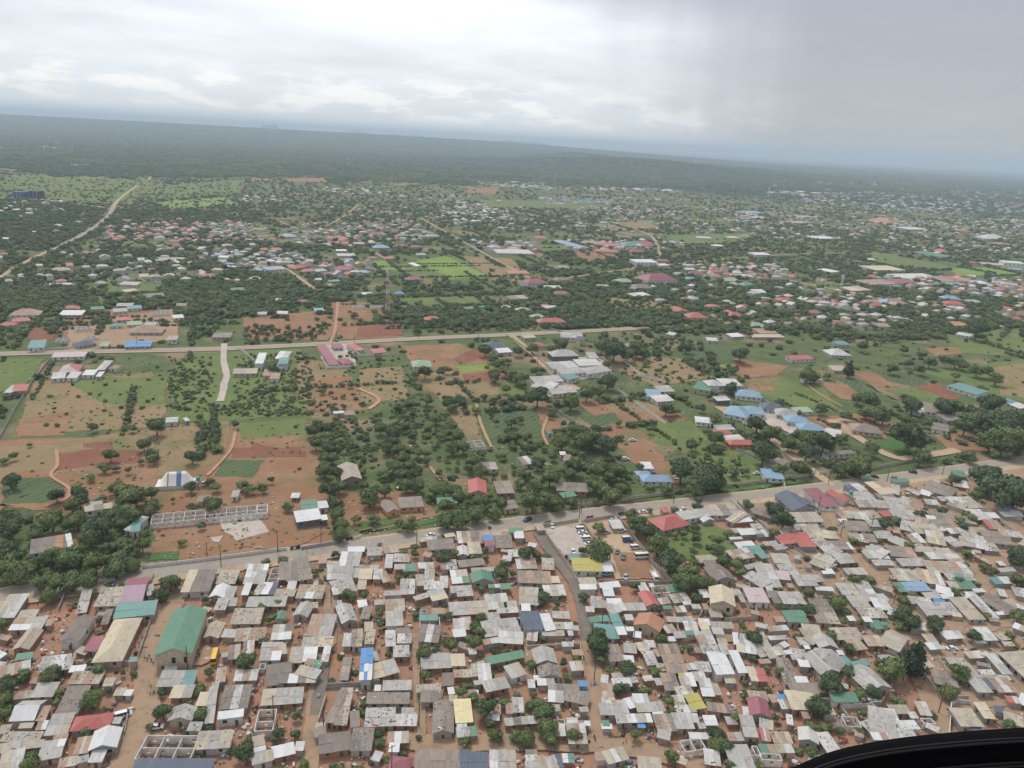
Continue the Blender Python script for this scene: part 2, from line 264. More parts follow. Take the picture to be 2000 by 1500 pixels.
# ---------------------------------------------------------------- data traced from the photograph (pixel of its 2000 x 1500 frame)
SOUTH = '''-12 1208 27 1206 53 1165 tgl/m
34 1207 68 1205 71 1193 tt/m
17 1231 80 1228 87 1208 wwg^rtg/m
24 1269 56 1268 77 1231 trt/k
89 1222 100 1221 100 1211 r/m
183 1185 230 1183 232 1152 tt/m
149 1198 168 1195.6 190 1154 g/m
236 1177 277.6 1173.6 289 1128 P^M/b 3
222 1208 301 1200 311 1176 TT/m 3.6
180 1293.6 238 1290 272 1207 cc/h 3.2 s
116 1253 154 1252 187 1206 dd/k 3.6 w
197 1220 210 1219 223 1194 d/m
164 1271 187 1272 198 1247 M/m
301 1280 374 1276 404 1192 GG/k 6.5 c
30 1290 60 1286 60 1276 G/m
252.4 1293 266 1292 265 1285 T/m 3
288 1163 302 1160 309 1142 g/m
353.3 1156.7 408.3 1155 423.3 1117.3 cdd/m 3
-2 1324 58 1310 76 1288 rtrl/m
74 1314 138 1306 164 1278 glwg/m
135 1313 163 1311 166 1301 w/m
132 1336 192 1335 200 1314 rtrt/m
201 1340 219 1339 222 1326 t/m
22 1367 60 1362 69 1350 rt/m
60 1362 102 1360 112 1336 gg/m
19 1408 66 1406 83 1368 w^g/b 3
37 1422.4 61 1421.4 61 1414 t/m
70 1426 88 1424 92 1410 rw/m
71 1408 88 1406 98 1382 r/m
107 1396 150 1394 160 1346 dd/m
87 1437 130 1433 147 1397 ggt/m
137 1428 212 1420 229 1392 R/h 3
173 1466 227 1459 230 1423 w/k 3.4
173 1489 198 1488 199 1468 l/m
144 1474 172 1470 176 1442 rtr/m
114 1500 148 1494 156 1478 rt/m
149 1492 172 1486 173 1476 g/m
74 1486 118 1478 124 1460 gg/m
80 1467 122 1462 128 1446 ggw/m
104 1447 130 1443 131 1435 r/m
0 1448 74 1448 76 1432 tgt/m
-4 1472 37 1464 43 1448 tg/m
39 1464 80 1459 83 1447 t/m
-4 1516 40 1506 48 1466 tl/m
-4 1434 15 1432 16 1418 t/m
218 1413 233 1413 234 1403 g/m
263 1482 370 1483 381 1437 x/u 3.2
258 1506 410 1506 402 1485 NN/m 3
306 1341 376 1339 381 1313 ggT/m
317 1319 339 1319 344 1304 g/m
331 1363 372 1362 376 1341 cg/m
328 1408 374 1407 378 1382 g/k
366 1427 390 1427 395 1413 g/m
243 1358 255 1358 255.6 1349 w/m 2.1
222 1358 240 1358 245 1346 t/m 2
383 1378 406 1377.6 410 1355 c/m
401 1413 416 1411 427 1347 gg/m
429 1385 482 1382.4 487 1343 dld^dld/m
426 1405 474 1399 475 1387 ww/m 3.2 w
535 1481 576 1471 574 1452 ww/m
576.6 1466 591 1465.6 590 1451 l/m
494 1494 534 1484 532 1466 gt/m
498 1469 518 1464 518 1438 w^t^t/m
380 1464 448 1460 453 1430 tgt/m
457 1330 500 1328 501 1310 lrl/m
422 1333 439 1331 442 1307 tr/m
510 1378 589 1373 589.6 1346 tgg/m
522 1340 570 1333 570 1298 dd/m
544.4 1334 615 1333 616 1318.4 dwdt/m
576 1316 616 1326 626 1311 tg/m 3
496 1428 532 1426 560 1384 x/u 2.8
653 1416 676 1416 691 1350 ot/m
636 1410 650 1412 664 1354 o/m
686 1420 702 1418 707 1391 o/m
624 1472 682.4 1464 684 1432 dd/m
684 1466 724 1466 728 1427 dd/m
617 1440 637 1435 637 1419 o/m
617 1422 633 1421 634 1413 t/m
716 1374 798 1374 800 1356 oo/m
748 1348 802 1347 804 1331 gg/m
713 1419 770 1417 778 1386 gg/m
771.4 1417 812 1417 812 1398 ll/m
785 1397 806 1397 806 1385 g/m
760 1468 778 1468 779 1453 w/m
758 1452 797 1450 797 1431 rwt/m
758 1502 800 1506 820 1482 M/h
702.4 1328 725 1327 723.8 1272 wBw^Bww^BB^BB/m 4.6
730 1326 780 1313 790 1285 ccgg/m
664 1328 679 1328 680 1290 o^t^o/m
592 1292 616 1291 620 1267 w/m
593 1301 622 1306 624 1292.4 rG/m
565 1295 591 1294 595 1268 tgt/m
628 1292 640 1292 648 1266 lt^wl/m
507 1290 546 1289 549 1274.4 gw/m
509 1273 548 1272 548 1257 gr^gg/m
549 1278 560 1276 565 1258 t/m
769 1283 798 1282 799 1263 g/m
727 1292 740 1289 740 1274 g/m
433 1283 447 1282 448 1276 t/m
446 1288 466 1286 474 1262 dt/m
474 1278 494 1276 498 1254 dlt/m
732 1349 741.6 1349 742 1340 w/m 2.1
506 1306 516 1306 516 1296 x/u 2
414 1346 425 1345 426 1335 t/m
422 1140 458 1140 469 1118 tt/m
435 1117 460 1116 460 1105 r/m
476 1111 488 1111 488 1102 t/m
475 1141 515 1140 525 1107 gggg^wlgg^wggw/m
521 1138 541 1138 540 1109 x/u 2.8
543 1133 558 1132 557 1102 o/m
560 1136 580 1134 581 1100 od/m
583 1134 610 1130 604 1090 o^od/m
409 1166 436 1167 444.4 1144 ww/k 3
437 1167 455 1167 460 1149 g/m
471.6 1162 484 1162 493.6 1142.4 w/m
494 1161 504.4 1162 510.4 1143 g/m
506 1160 534 1161 544 1142 wwN/m
536 1163 573 1165 577 1154 tt/m
578 1168 628 1169 630 1147 twt^rtr/m
418 1191 439 1191 445 1172 g/m
441 1184 460 1183 464 1170 gt/m
481 1185 556 1184 550 1168 ggg/m
450 1219 507 1218 508 1192 ttt/m
538 1210 554 1210 557 1195 G/k
397 1246 426 1246 438 1217 t/k
432 1244 458 1245 464 1232 g/m
458.4 1253 515 1250 517 1229 rtrr/m
572 1202 600 1205 610 1180 gg/k
608 1188 620 1187 621 1178 t/m
598 1242 646 1243 648 1206 rrgg/m
530 1250 567 1248 572 1223 lww^tld/m
590 1263.6 648 1262 651 1246 gtcc/m
680 1078 711 1077 712 1069 w/m
718 1085 745 1084 745 1071 g/m
751 1081 779 1078 779 1068 rt/m
661 1105 700 1106 711 1083 wgg/m
638 1107 660 1107 661 1098 t/m
622 1100 636 1100 636 1088 r/m
639 1132 657 1131 660 1108 lg/m
657.6 1132 687 1131 688 1109 gg/m
688 1128 700 1128 701 1112 g/m
701 1131 725 1131 725 1114.4 c/m
702 1112 738 1112 738 1105 tg/m
729 1131 745 1131 747 1115 l/m
749 1138 763 1135 768 1116 tr/m
652 1162 696 1154 696 1131 lggg/m
698 1151 713 1151 714 1136 t/m
752 1109 765 1109 768 1087 l/m
768 1097 798 1098 799 1085 gt/m
771 1112 810 1111 810 1103 gG/m
751 1163 782 1162 784 1155 g/m
783.4 1161 808 1160 808 1152 g/m
782 1151.2 806 1151.2 806 1134 g/m
668 1218 698 1212 697 1178 lgg/k
652 1186 666 1185 678 1174 og/m
701 1186 717 1184 716 1173 w/m
704 1208 720 1209 719 1188 o/m
713 1233 728 1232 728 1217 t/m
713 1257 729 1257 730 1234 t/m
669 1262 686 1262 689 1241 l/m
686.4 1263 706 1262 709 1233 ot/m
754 1194 790 1192 786 1173 rt/m
755 1223 787 1221 786 1197 gg/m 3.4 w
754 1262 772 1261 773 1235 l/m
776 1256 802 1256 802 1241 lg/m
774 1240 800 1238 798 1228 o/m
612 1144 621 1144 621 1136 g/m
560 1152 575 1152 576 1138 l/m
823 1306 882 1304 881 1280 ggg/m
882.4 1301 908 1300 907 1280 cc/m
855 1281 879 1281 879 1276 g/m
917 1278 930 1277 929.6 1266 l/m
955 1298 1026 1283 1022 1271 GGG/m 3
936.4 1330 960 1329 956 1300 lwl/m
935 1300 948 1296 945 1291 t/m
887 1323 920 1322 922 1310 rt/m
920 1321 936.4 1320 935 1308 t/m
1000 1325 1028 1316 1020 1294 gt/m 3 w
950.4 1352 995.6 1342 988 1324 gg/m 3.2
866 1339 885 1338 884 1317 d/m
928 1338 941 1336 940 1331 g/m
921 1306 932 1306 931.6 1298.4 g/m 2
813.6 1352 860.6 1350 860.6 1338 ttt/m
822 1371 861 1371 860 1352 od/m
845 1432 885 1432 887 1373 oo^oo^o/k 2.8
891 1412 923 1410 921.6 1370 yy/m 3
894 1423 911 1422 911 1412 l/m
877 1356 887 1355 886.6 1344 w/m
878 1370 891 1370 890.4 1360 t/m
894 1440 931 1437 931.6 1421 lgG/m
1046 1297 1088 1295 1083 1267 gg/k 3
1054 1324 1096 1323 1090 1294 oo/k
1117 1310 1139 1309 1136 1293.6 lt/m
1033 1343 1044.4 1343 1044 1330 l/m 2.2
1051 1338 1083 1338 1083 1327 wt/m
1044 1328 1053.6 1328 1053.6 1321 w/m 2
1072 1352 1131 1355 1130 1340 gddo/m
1071.6 1370 1100 1372 1101 1353 wg/m
1101 1367 1147 1378 1147 1358 ooo/m
1131 1340 1146 1340 1145.6 1331.6 B/m 2.4
1134 1358 1148 1358.4 1148 1352.4 B/m 2.2
965 1394 977 1394 977 1378 r/m
1003 1391 1022.4 1391 1020 1366 gl/m
989.6 1393 1003 1393 1006 1376 r/m
988 1417 1049 1412 1048 1400 gdgl/m
1074 1389 1094 1388 1093 1378 t/m
1084 1437 1104 1437 1104 1417 rl/m
1084 1417 1104 1417 1103.6 1405 x/u 2.5
1109 1416 1152 1417 1151 1410 wlrw/m
1109 1412 1128 1412 1128 1404 l/m
1112 1452 1147 1452 1144 1418 lrt^trl/m
1134 1390 1149 1389 1148 1382 t/m
788 1414 812.4 1412 812 1394 gg/m
810 1506 896 1506 896 1470 ooo/m 3
898 1508 952 1508 949 1474 NN/m 3
898 1476 914 1476 914 1466 N/m 3
958 1508 1008 1508 1008 1470 lgt/m 3
1029 1488 1049 1487 1049 1476 l/m
1028 1500 1051 1499 1050 1488 g/m
1051 1502 1068 1500 1066 1478 tr/m
1068 1500 1086 1498 1084 1479 g/m
1086 1500 1100 1498 1100 1475 gN/m
1101 1489 1121 1489 1120 1475 wT^wG/m
1028 1475 1049 1475 1048.6 1466.4 dd/m
1174 1332 1186 1334 1185 1321 l/m
1178 1363 1198 1364 1197 1340 tr^rt/m
1177 1378 1202 1379 1202 1365.6 gt/m
1174 1396 1218 1396 1219 1377 ggg/m
1177 1423 1195 1423 1194.4 1416 w/m
1178 1416 1190 1416 1189.6 1411 G/m
837 1074 888 1071 889 1055 odo/m 2.8 w
822 1059 846 1054 846 1048 tl/m
847 1056 862 1055 861.6 1048 gN/m
871 1050 889 1047 888 1041.6 c/m
896 1061 923 1060 922 1041 lrt/m
922 1061 942.4 1061 940 1041.6 ddr/m
948 1066 967 1065 964 1048 M^B/m 3.6 w
970 1070 1001 1070 1000 1050 od/m
967 1050 998 1049 997 1040 tr/m
996 1040 1023 1039 1022 1032 GG/m 3.4
1006 1051 1023 1051 1021 1040 w/m 3
894 1085 915 1085 915 1068 ll/k
917.6 1082 941 1081 940 1062 ctt/m
994 1087 1012 1087 1010 1076 l/m
981 1094 997 1096 997 1088 l/m
818 1110 847 1109 847 1100 lt/m
862 1112 892 1111 892 1096 rlg/m
898 1108 947 1103 946 1092 odo/m
922 1117 972 1115 972 1109 tg/m
923 1138 964 1136 964 1118 GG/k 3
884 1140 916 1138 914 1116 wwG^wgt/m
788 1116 812.4 1115 812.4 1103 GG/m
1011 1111 1049 1110 1048 1094 lttr/m
1060 1112 1082 1113 1072 1094 tt/m
1017 1125 1042 1121 1042 1115 t/m
1013 1138 1076 1140 1070 1120 oror/m
1078 1138 1093 1138 1092.4 1127.6 c/m 2.2
981 1128 995 1128 995 1118 l/m
815 1144 830 1143 830 1125 t/m
829 1151 847 1151 850 1116 ll^gt/m
847 1150 860 1149 859.6 1137 l/m
860 1148 874 1148 873 1129 ll/m
812.4 1173 842 1164 841 1157 gl/m
845 1174 874.4 1168 869 1151 cc^gg/m
882 1158 894 1157 896 1146 g/m
894 1165 923.6 1163 923 1146 gg/m
955 1148 977 1147 977 1142 Gl/m
977 1151 998 1150 999 1141 G/m
950 1178 992 1175 991 1161 lgl/m
952 1191 985 1189 985 1178 llt/m
992.4 1187 1009 1187 1008 1176 g/m
972 1198 1012 1196 1012 1188 gl/m
880 1202 953 1198 948 1177 ggtt/m
949 1214 977 1212 976 1198 gg/m
1014.4 1180 1051 1182 1051 1153 ttg/m
1020 1193 1035.6 1193 1035.6 1181.6 w/m
1065 1164 1105 1163 1106 1145 ltl/m
800 1160 808.4 1160 808 1136 l/m
1025 1231 1062 1228 1056 1198 NN/m 3.6 w
1066 1232 1085 1230 1075 1202 ww/m 3
1080 1207 1112 1208 1112 1197 gtg/m
1084 1228 1119 1229 1117 1218 tl/m
1120 1231 1130 1231 1129.6 1224 g/m
1060 1242 1102 1241 1102 1233 gt/m
948 1244 1018 1236 1010 1210 gggg/m
974 1255 1020 1258 1013 1238 lll/m 3
946 1259 978 1254 976 1246 rl/m
888 1231 920 1229 920 1210 glt/m
902 1216 920 1215 919.6 1206 r/m
887 1244 910.4 1242 910.4 1230 w/m 3
820 1224 858 1224 858 1205 x/u 3
820 1212 854 1211 854 1202 T/m 3.2
816 1252 855 1255 855 1226 dld/m
1029 1250 1048 1252 1047 1236 lrl/m
844 1199 869 1199 869 1190 rr/m
1134 1151 1165 1151 1165 1143 ww/m 3 w
1134 1142 1166 1141 1163 1130 t/m
1173 1148 1185 1148 1185 1140 w/m
1181 1164 1200 1164 1195 1145 w/m
1154 1178 1174 1180 1172 1168 g/m
1156 1186 1190 1188 1186 1176 gt/m
1145 1194 1160 1195 1160 1187 l/m
1121 1115 1178 1116 1173 1095 YYY/m 3 w
1180 1116 1198 1116 1187 1095 w/m
1112 1093 1133 1093 1133 1084 T/m 2
1051 1036 1065 1035 1062 1022 t/h 2.6
1155 1216 1190 1212 1189 1203 GT/m
1195 1215 1210 1215 1204 1202 T/m
1162 1245 1202 1248 1202 1225 TT/m 3.2 w
1111 1241 1118 1241 1117.6 1232 l/m 2
1184 1148 1212 1146 1210 1137 w/m
1194 1200 1214 1194 1212 1186 gl/m
1188 1180 1215 1180 1212 1171 ww/m
1188 1194 1223.6 1192 1219 1180 gll/m
1226 1192 1262 1192 1260 1180 gg/m
1252.4 1156 1268 1155 1265 1140 ll/m
1270 1146 1276 1146 1275.6 1141 l/m
1263 1184 1288 1182 1276 1156 RR/k 3
1279 1158 1309 1157 1309 1142 x/u 2.6
1311 1157 1335 1156 1332 1143 GG/m
1317 1178 1349 1174 1346 1159 tot/m
1336 1181 1350 1180 1349 1175 l/m
1291 1180 1310 1178 1308 1168 lr/m
1297 1189 1312 1189 1311.6 1185 G/m
1323 1196 1341 1195 1340 1185 tl/m
1371 1167 1386 1167 1385 1154 w/m 3
1376 1190 1385 1190 1384 1181 r/m
1388 1178 1436 1185 1431 1153 cc^cc/k 5 c
1389 1205 1411 1206 1411 1192 t/m 2
1434 1163 1450 1162 1448 1152 g/m
1448 1176 1456 1176 1456 1166 t/m 2.2
1464 1176 1503 1177 1498 1153 ppp/m 3 w
1503 1167 1514 1168 1496 1150 lg/m
1439 1146 1462 1150 1464 1146 t/m
1531 1179 1574 1180 1562 1160 ggg/m 3
1513 1178 1530 1178 1528 1158 d/m
1540 1215 1579 1214 1570 1195 GG/m 3
1517 1214 1535 1214 1532 1206 r/m
1504 1233 1541 1230 1540 1222 rgl/m
1238 1220 1288 1234 1276 1206 nn^nn/k 3.4 c
1223 1211 1237 1211 1236 1202 l/m
1200 1224 1217 1223 1209 1202 T/m
1188 1248 1209 1247 1204 1228 T/m
1208 1240 1224 1239 1220 1226 w/m
1225 1232 1238 1232 1236 1226 w/m 3
1238 1244 1251 1246 1248 1236 w/m
1304 1214 1339 1216 1339 1208 tg/m
1340 1232 1364 1233 1358 1217 lgl/m
1339 1217 1356 1217 1356 1206 g/m
1304 1237 1322 1234 1320 1220 lrt/m
1320 1246 1340 1245 1338 1235 g/m
1339 1241 1358 1240 1358 1233 G/m
1367 1220 1387 1221 1387 1211 lw/m
1376 1244 1392 1244 1384 1220 gg^c/m
1392 1226 1433 1228 1433 1218 gtt/m
1394 1238 1414 1239 1410 1228 g/m
1361 1248 1376 1248 1374 1236 g/m
1374 1276 1406 1276 1398 1246 gg^rl/m
1402 1248 1417 1248 1414 1238 d/m
1406 1260 1422 1260 1420 1249 t/m
1411 1278 1426 1278 1421 1261 g/m
1434 1258 1462 1262 1456 1242 wgl/m
1440 1272 1458 1275 1456 1263 cl/m
1458 1275 1477 1278 1466 1256 wl/m
1488 1258 1502 1258 1496 1238 g/m
1500 1278 1514 1278 1506 1260 tg/m
1504 1250 1540 1248 1538 1242 lgt/m
1514 1274 1542 1260 1540 1250 trl/m
1563 1258 1589 1258 1586 1247 g/m
1572 1240 1606 1244 1600 1225 tt/m
1516 1280 1534 1278 1532 1264 lt/m
1220 1274 1243 1276 1238 1260 g/m
1248 1270 1269 1268 1260 1256 cg/m
1263 1264 1280 1264 1279 1253 l/m
1192 1292 1219 1290 1217 1262 ooro/m
1219 1293 1238 1294 1237 1283 w/m
1254 1276 1269 1273 1262 1256 cg/m
1265 1299 1285 1298 1270 1275 gg^l/m
1286 1310 1304 1310 1300 1298 t/m
1284 1282 1306 1278 1302 1266 rt/m
1304 1314 1342 1314 1336 1264 roor^oror^ordo/m
1343 1308 1360 1307 1356 1297 gl/m
1363 1311 1389 1312 1383 1296 gl/m
1400 1317 1434 1316 1421 1283 www^www/m 3.6 w
1382 1280 1412 1282 1392 1275 w/m 3.6
1443 1314 1459 1314 1446 1276 ww^ww/m 3.4 w
1469 1330 1484 1330 1478 1306 cc/m
1484 1331 1501.6 1331 1496 1309 RR/m
1419 1334 1437 1334 1431 1323 t/m 2.2
1391 1357 1409 1357 1402 1338 t/m 2.2
1358 1330 1380 1330 1374 1315 gl/m
1373 1359 1395 1360 1385 1330 ww^gl/m
1330 1326 1355 1324 1354 1315 Yw/m
1332 1340 1360 1340 1356 1324 tlw/m
1300 1348 1328 1348 1330 1319 odo^rod/m
1283 1338 1297 1337 1294 1326 g/m
1328 1364 1358 1360 1356 1340 lwt^tlr/m
1353 1386 1379 1382 1370 1356 YY/m 2.8
1323 1386 1344 1384 1338 1360 rt^tl/m
1324 1393 1360 1390 1358 1378 lwg/m
1383 1388 1410 1391 1411 1377 odr/m
1412 1392 1431 1393 1430 1379 rd/m
1453 1396 1460 1397 1460 1384 l/m 2.2
1466 1396 1505 1402 1501 1370 MM/k 3
1466 1368 1501 1370 1500 1354 rtr/m
1509 1372 1524 1370 1520 1358 r/m
1520 1369 1542 1370 1538 1359 B/m
1528 1384 1547 1384 1546 1369 lr/m
1552 1386 1570 1385 1560 1355 cc/m 3
1571 1385 1590 1390 1578 1358 cc/m 3
1538 1414 1548 1416 1548 1400 l/m
1455 1438 1480 1440 1479 1404 ggg/m 3
1484 1420 1509 1426 1506 1410 gt/m
1489 1446 1505 1448 1506 1428 Rlr/m
1512 1451 1548 1452 1544 1433 rtrt/m
1561 1445 1598 1454 1598 1430 cc/k 2.8
1488 1470 1551 1470 1550 1456 Grtl/m
1477 1476 1487 1476 1484 1457 x/u 2.6
1488 1483 1528 1485 1528 1473 x/u 2.6
1431 1502 1476 1502 1474 1460 ggg/m 3
1378 1492 1407 1496 1392 1468 llg/m
1340 1468 1380 1462 1376 1440 x/u 2.8
1348 1442 1384 1444 1376 1434 l/m
1284 1440 1307 1446 1300 1430 g/m
1286 1429 1322 1427 1316 1398 orto/m
1321 1423 1356 1423 1352 1396 gggl/m
1346 1410 1365 1411 1359 1396 gl/m
1279 1400 1297 1398 1297 1394 w/m
1367 1423 1378 1422 1377 1414 g/m
1379 1416 1402 1416 1397 1400 w^w/m
1206 1412 1274 1410 1268 1396 gglwggw/m
1247 1421 1260 1421 1259.6 1412 B/m 2
1192 1394 1228 1392 1226 1370 lrtl/m
1230 1384 1252 1378 1240 1362 wl/m
1240 1374 1268 1374 1264 1358 wwl/m
1246 1390 1278 1390 1270 1376 tg/m
1276 1392 1300 1388 1294 1371 gg/m
1200 1336 1233 1336 1230 1318 gg/m
1232 1334 1246 1332 1243 1319 g/m
1200 1342 1234 1340 1230 1326 l/m
1260 1330 1276 1328 1274 1320 l/m
1188 1492 1228 1482 1212 1462 tlt/m
1248 1502 1292 1506 1272 1482 tt/m
1322 1488 1338 1494 1342 1486 t/m
1486 1284 1504 1280 1490 1256 g/m
1504 1286 1520 1284 1512 1266 tt/m
1520 1280 1532 1284 1528 1274 t/m
1534 1277 1547 1277 1546 1272 w/m
1548 1288 1574 1289 1564 1272 ggl/m
1548 1356 1600 1358 1602 1340 oo/m
1534 1336 1560 1338 1540 1292 oo^od/m 2.2
1563 1301 1583 1302 1580 1292 w/m
1562 1337 1581 1337.6 1573 1324 w/m 2.2
1573.2 1244.2 1588.6 1243.1 1604 1226.6 t/m
1587.5 1259.6 1608.4 1246.4 1604 1226.6 t/m
1600.7 1265.1 1637 1266.2 1622.7 1243.1 gg/k 3
1563.3 1259.6 1588.6 1259.6 1586.4 1247.5 g/m
1573.2 1267.3 1582 1267.3 1582 1260.7 w/m 2.2
1546.8 1286 1574.3 1290.4 1564.4 1271.7 g/m
1638.1 1278.3 1648.4 1278.3 1646.9 1271.7 w/m
1563.3 1301.4 1582 1302.5 1576.5 1291.5 w/m 3
1576.5 1283.8 1638.1 1312.4 1615 1276.1 g/k
1602.9 1316.8 1638.1 1311.3 1598.5 1275 ggg/k 3.2
1632.6 1295.9 1642.5 1295.9 1635.9 1287.1 B/m 2.4
1656.8 1300.3 1666.7 1298.1 1652.4 1282.7 T/m
1670 1303.6 1700.8 1298.1 1699.7 1288.2 TT/m 2.4
1696.4 1352 1741.5 1343.2 1700.8 1302.5 gggg^gggg/k 3
1667.8 1270.6 1694.2 1267.3 1683.2 1248.6 rt/m
1696.4 1261.8 1729.4 1261.8 1705.2 1244.2 trc/m
1634.8 1249.7 1687.6 1248.6 1674.4 1228.8 ttt/m
1711.8 1228.8 1725 1227.7 1714 1215.6 G/m
1755.8 1272.8 1780 1248.6 1753.6 1220 tt/k 3
1813 1255.2 1832.8 1255.2 1824 1240.9 tt/m
1817.4 1268.4 1841.6 1267.3 1830.6 1256.3 wl/m
1849.3 1248.6 1872.4 1246.4 1861.4 1233.2 ww/m
1868 1246.4 1883.4 1246.4 1872.4 1234.3 l/m
1907.6 1255.2 1925.2 1255.2 1916.4 1244.2 w/m
1923 1250.8 1949.4 1250.8 1929.6 1228.8 ll/m 3
1956 1250.8 1973.6 1248.6 1962.6 1237.6 t/m
1963.7 1261.8 1982.4 1261.8 1978 1255.2 t/m
1894.4 1286 1925.2 1283.8 1912 1272.8 tl/m
1949.4 1275 2022 1343.2 2022 1272.8 tt/m 3.6
1958.2 1316.8 1976.9 1316.8 1938.4 1281.6 ggg^lll/m
1929.6 1286 1938.4 1281.6 1929.6 1271.7 l/m
1855.9 1297 1890 1297 1879 1287.1 gg/m
1909.8 1352 1938.4 1352 1892.2 1301.4 ggg^ggg/m 3
1920.8 1321.2 1947.2 1321.2 1934 1310.2 l/m
1931.8 1346.5 1951.6 1346.5 1942.8 1327.8 NN/m
1951.6 1352 1989 1352 1978 1327.8 rlr/m
1916.4 1327.8 1975.8 1327.8 1971.4 1320.1 tg/m
1826.2 1334.4 1872.4 1343.2 1859.2 1319 odo^ood/m
1791 1308 1780 1297 1813 1294.8 t/m
1560 1352 1612.8 1352 1604 1336.6 oo/m
1560 1337.7 1580.9 1337.7 1571 1324.5 w/m 2.2
1628.2 1369.6 1677.7 1370.7 1667.8 1355.3 GG/m 3 w
1546.8 1385 1569.9 1386.1 1561.1 1354.2 cc/m 3
1569.9 1386.1 1588.6 1387.2 1573.2 1356.4 cc/m 3
1611.7 1396 1631.5 1396 1626 1386.1 t/m 2.4
1561.1 1444.4 1598.5 1453.2 1594.1 1429 ll/k 3
1617.2 1470.8 1642.5 1467.5 1635.9 1431.2 ll^ll/m
1700.8 1431.2 1751.4 1444.4 1722.8 1390.5 ggg^ggg/m 3.2
1679.9 1411.4 1700.8 1431.2 1723.9 1391.6 g/m
1707.4 1444.4 1754.7 1445.5 1736 1433.4 wrw/m 3
1722.8 1402.6 1754.7 1405.9 1747 1388.3 ll/m
1737.1 1426.8 1767.9 1425.7 1751.4 1407 w/m
1749.2 1442.2 1775.6 1437.8 1764.6 1426.8 l/m
1766.8 1424.6 1796.5 1423.5 1784.4 1409.2 lw/m
1769 1441.1 1791 1440 1775.6 1424.6 g/m
1743.7 1393.8 1780 1393.8 1764.6 1379.5 tt/m
1798.7 1396 1819.6 1398.2 1808.6 1375.1 tl/m
1780 1402.6 1793.2 1402.6 1784.4 1392.7 l/m
1806.4 1413.6 1827.3 1413.6 1826.2 1402.6 x/u 2.6
1808.6 1420.2 1830.6 1430.1 1826.2 1420.2 l/m
1876.8 1418 1920.8 1419.1 1898.8 1388.3 ttt^ttt/m 3
1898.8 1425.7 1918.6 1426.8 1916.4 1419.1 N/m 2.4
1923 1402.6 1943.9 1403.7 1916.4 1376.2 cc^cc/m
1945 1389.4 1962.6 1393.8 1953.8 1382.8 N/m
1962.6 1409.2 1997.8 1420.2 1967 1393.8 ttt/m
1986.8 1371.8 2011 1382.8 2008.8 1363 ww/m
1971.4 1371.8 1993.4 1374 1986.8 1363 Rl/m
1653.5 1418 1683.2 1420.2 1670 1400.4 x/u 2.6
1580.9 1099.8 1615 1113 1597.4 1084.4 tt^tg/m
1605.1 1108.6 1632.6 1108.6 1604 1088.8 lg^l/m
1641.4 1100.9 1670 1098.7 1652.4 1083.3 ggg/m 3
1696.4 1091 1718.4 1089.9 1703 1077.8 gl/m
1719.5 1091 1738.2 1091 1731.6 1082.6 l/m
1710.7 1104.2 1748.1 1104.2 1741.5 1095.4 ggg/m
1762.4 1105.3 1811.9 1105.3 1797.6 1093.2 ggg/m
1656.8 1122.9 1695.3 1121.8 1692 1110.8 ggg/m
1608.4 1120.7 1619.4 1120.7 1618.3 1116.3 w/m 2.4
1619.4 1120.7 1630.4 1120.7 1626 1113 w/m 2.2
1560 1143.8 1598.5 1143.8 1586.4 1126.2 ggg/m 3
1595.2 1152.6 1628.2 1154.8 1619.4 1148.2 l/m 2.2
1753.6 1133.9 1795.4 1135 1771.2 1115.2 tlt/m
1741.5 1130.6 1753.6 1130.6 1749.2 1125.1 r/m
1758 1155.9 1819.6 1153.7 1813 1138.3 Gbbb/m 3.2
1802 1137.2 1846 1143.8 1813 1117.4 rctl/m
1817.4 1117.4 1901 1121.8 1876.8 1102 trtrl/m
1862.5 1104.2 1890 1102 1876.8 1092.1 rt/m
1819.6 1092.1 1850.4 1091 1837.2 1080 lg/m
1850.4 1091 1874.6 1091 1865.8 1083.3 l/m
1949.4 1117.4 1984.6 1115.2 1973.6 1109.7 gg/m
1945 1140.5 1980.2 1139.4 1969.2 1128.4 Tl/m
1881.2 1150.4 1909.8 1150.4 1890 1136.1 GG/m
1857 1148.2 1883.4 1150.4 1868 1138.3 t/m
1854.8 1132.8 1907.6 1133.9 1898.8 1122.9 gTt/m
1810.8 1169.1 1841.6 1168 1832.8 1154.8 tgg/m
1828.4 1155.9 1861.4 1164.7 1843.8 1148.2 ww/m
1841.6 1169.1 1863.6 1170.2 1852.6 1163.6 w/m
1905.4 1157 1925.2 1155.9 1920.8 1150.4 l/m
1885.6 1168 1912 1168 1903.2 1158.1 wl/m
1931.8 1207.6 1951.6 1207.6 1909.8 1170.2 rgl^ggl/m
1780 1179 1824 1183.4 1813 1170.2 gl/m
1813 1205.4 1841.6 1205.4 1819.6 1179 gg^gg/m
1824 1174.6 1846 1179 1839.4 1172.4 B/m 2.4
1839.4 1201 1876.8 1201 1861.4 1180.1 ggg/m
1861.4 1203.2 1879 1205.4 1872.4 1198.8 c/m 2.4
1892.2 1209.8 1925.2 1209.8 1887.8 1171.3 ttt^ttt/m
1909.8 1168 1962.6 1198.8 1934 1163.6 d/m
1953.8 1163.6 1967 1165.8 1951.6 1152.6 l/m 3
1949.4 1201 1969.2 1198.8 1967 1194.4 w/m 2.4
1967 1190 1995.6 1185.6 1978 1171.3 tt/m
1984.6 1163.6 2011 1168 2000 1152.6 gl/m
1934 1212 1950.5 1214.2 1949.4 1207.6 r/m 2.2
1667.8 1185.6 1700.8 1185.6 1687.6 1166.9 gt/m
1685.4 1206.5 1733.8 1206.5 1714 1190 tlt/m
1692 1174.6 1736 1172.4 1727.2 1161.4 gtl/m
1683.2 1161.4 1711.8 1162.5 1692 1140.5 gw^gg/m
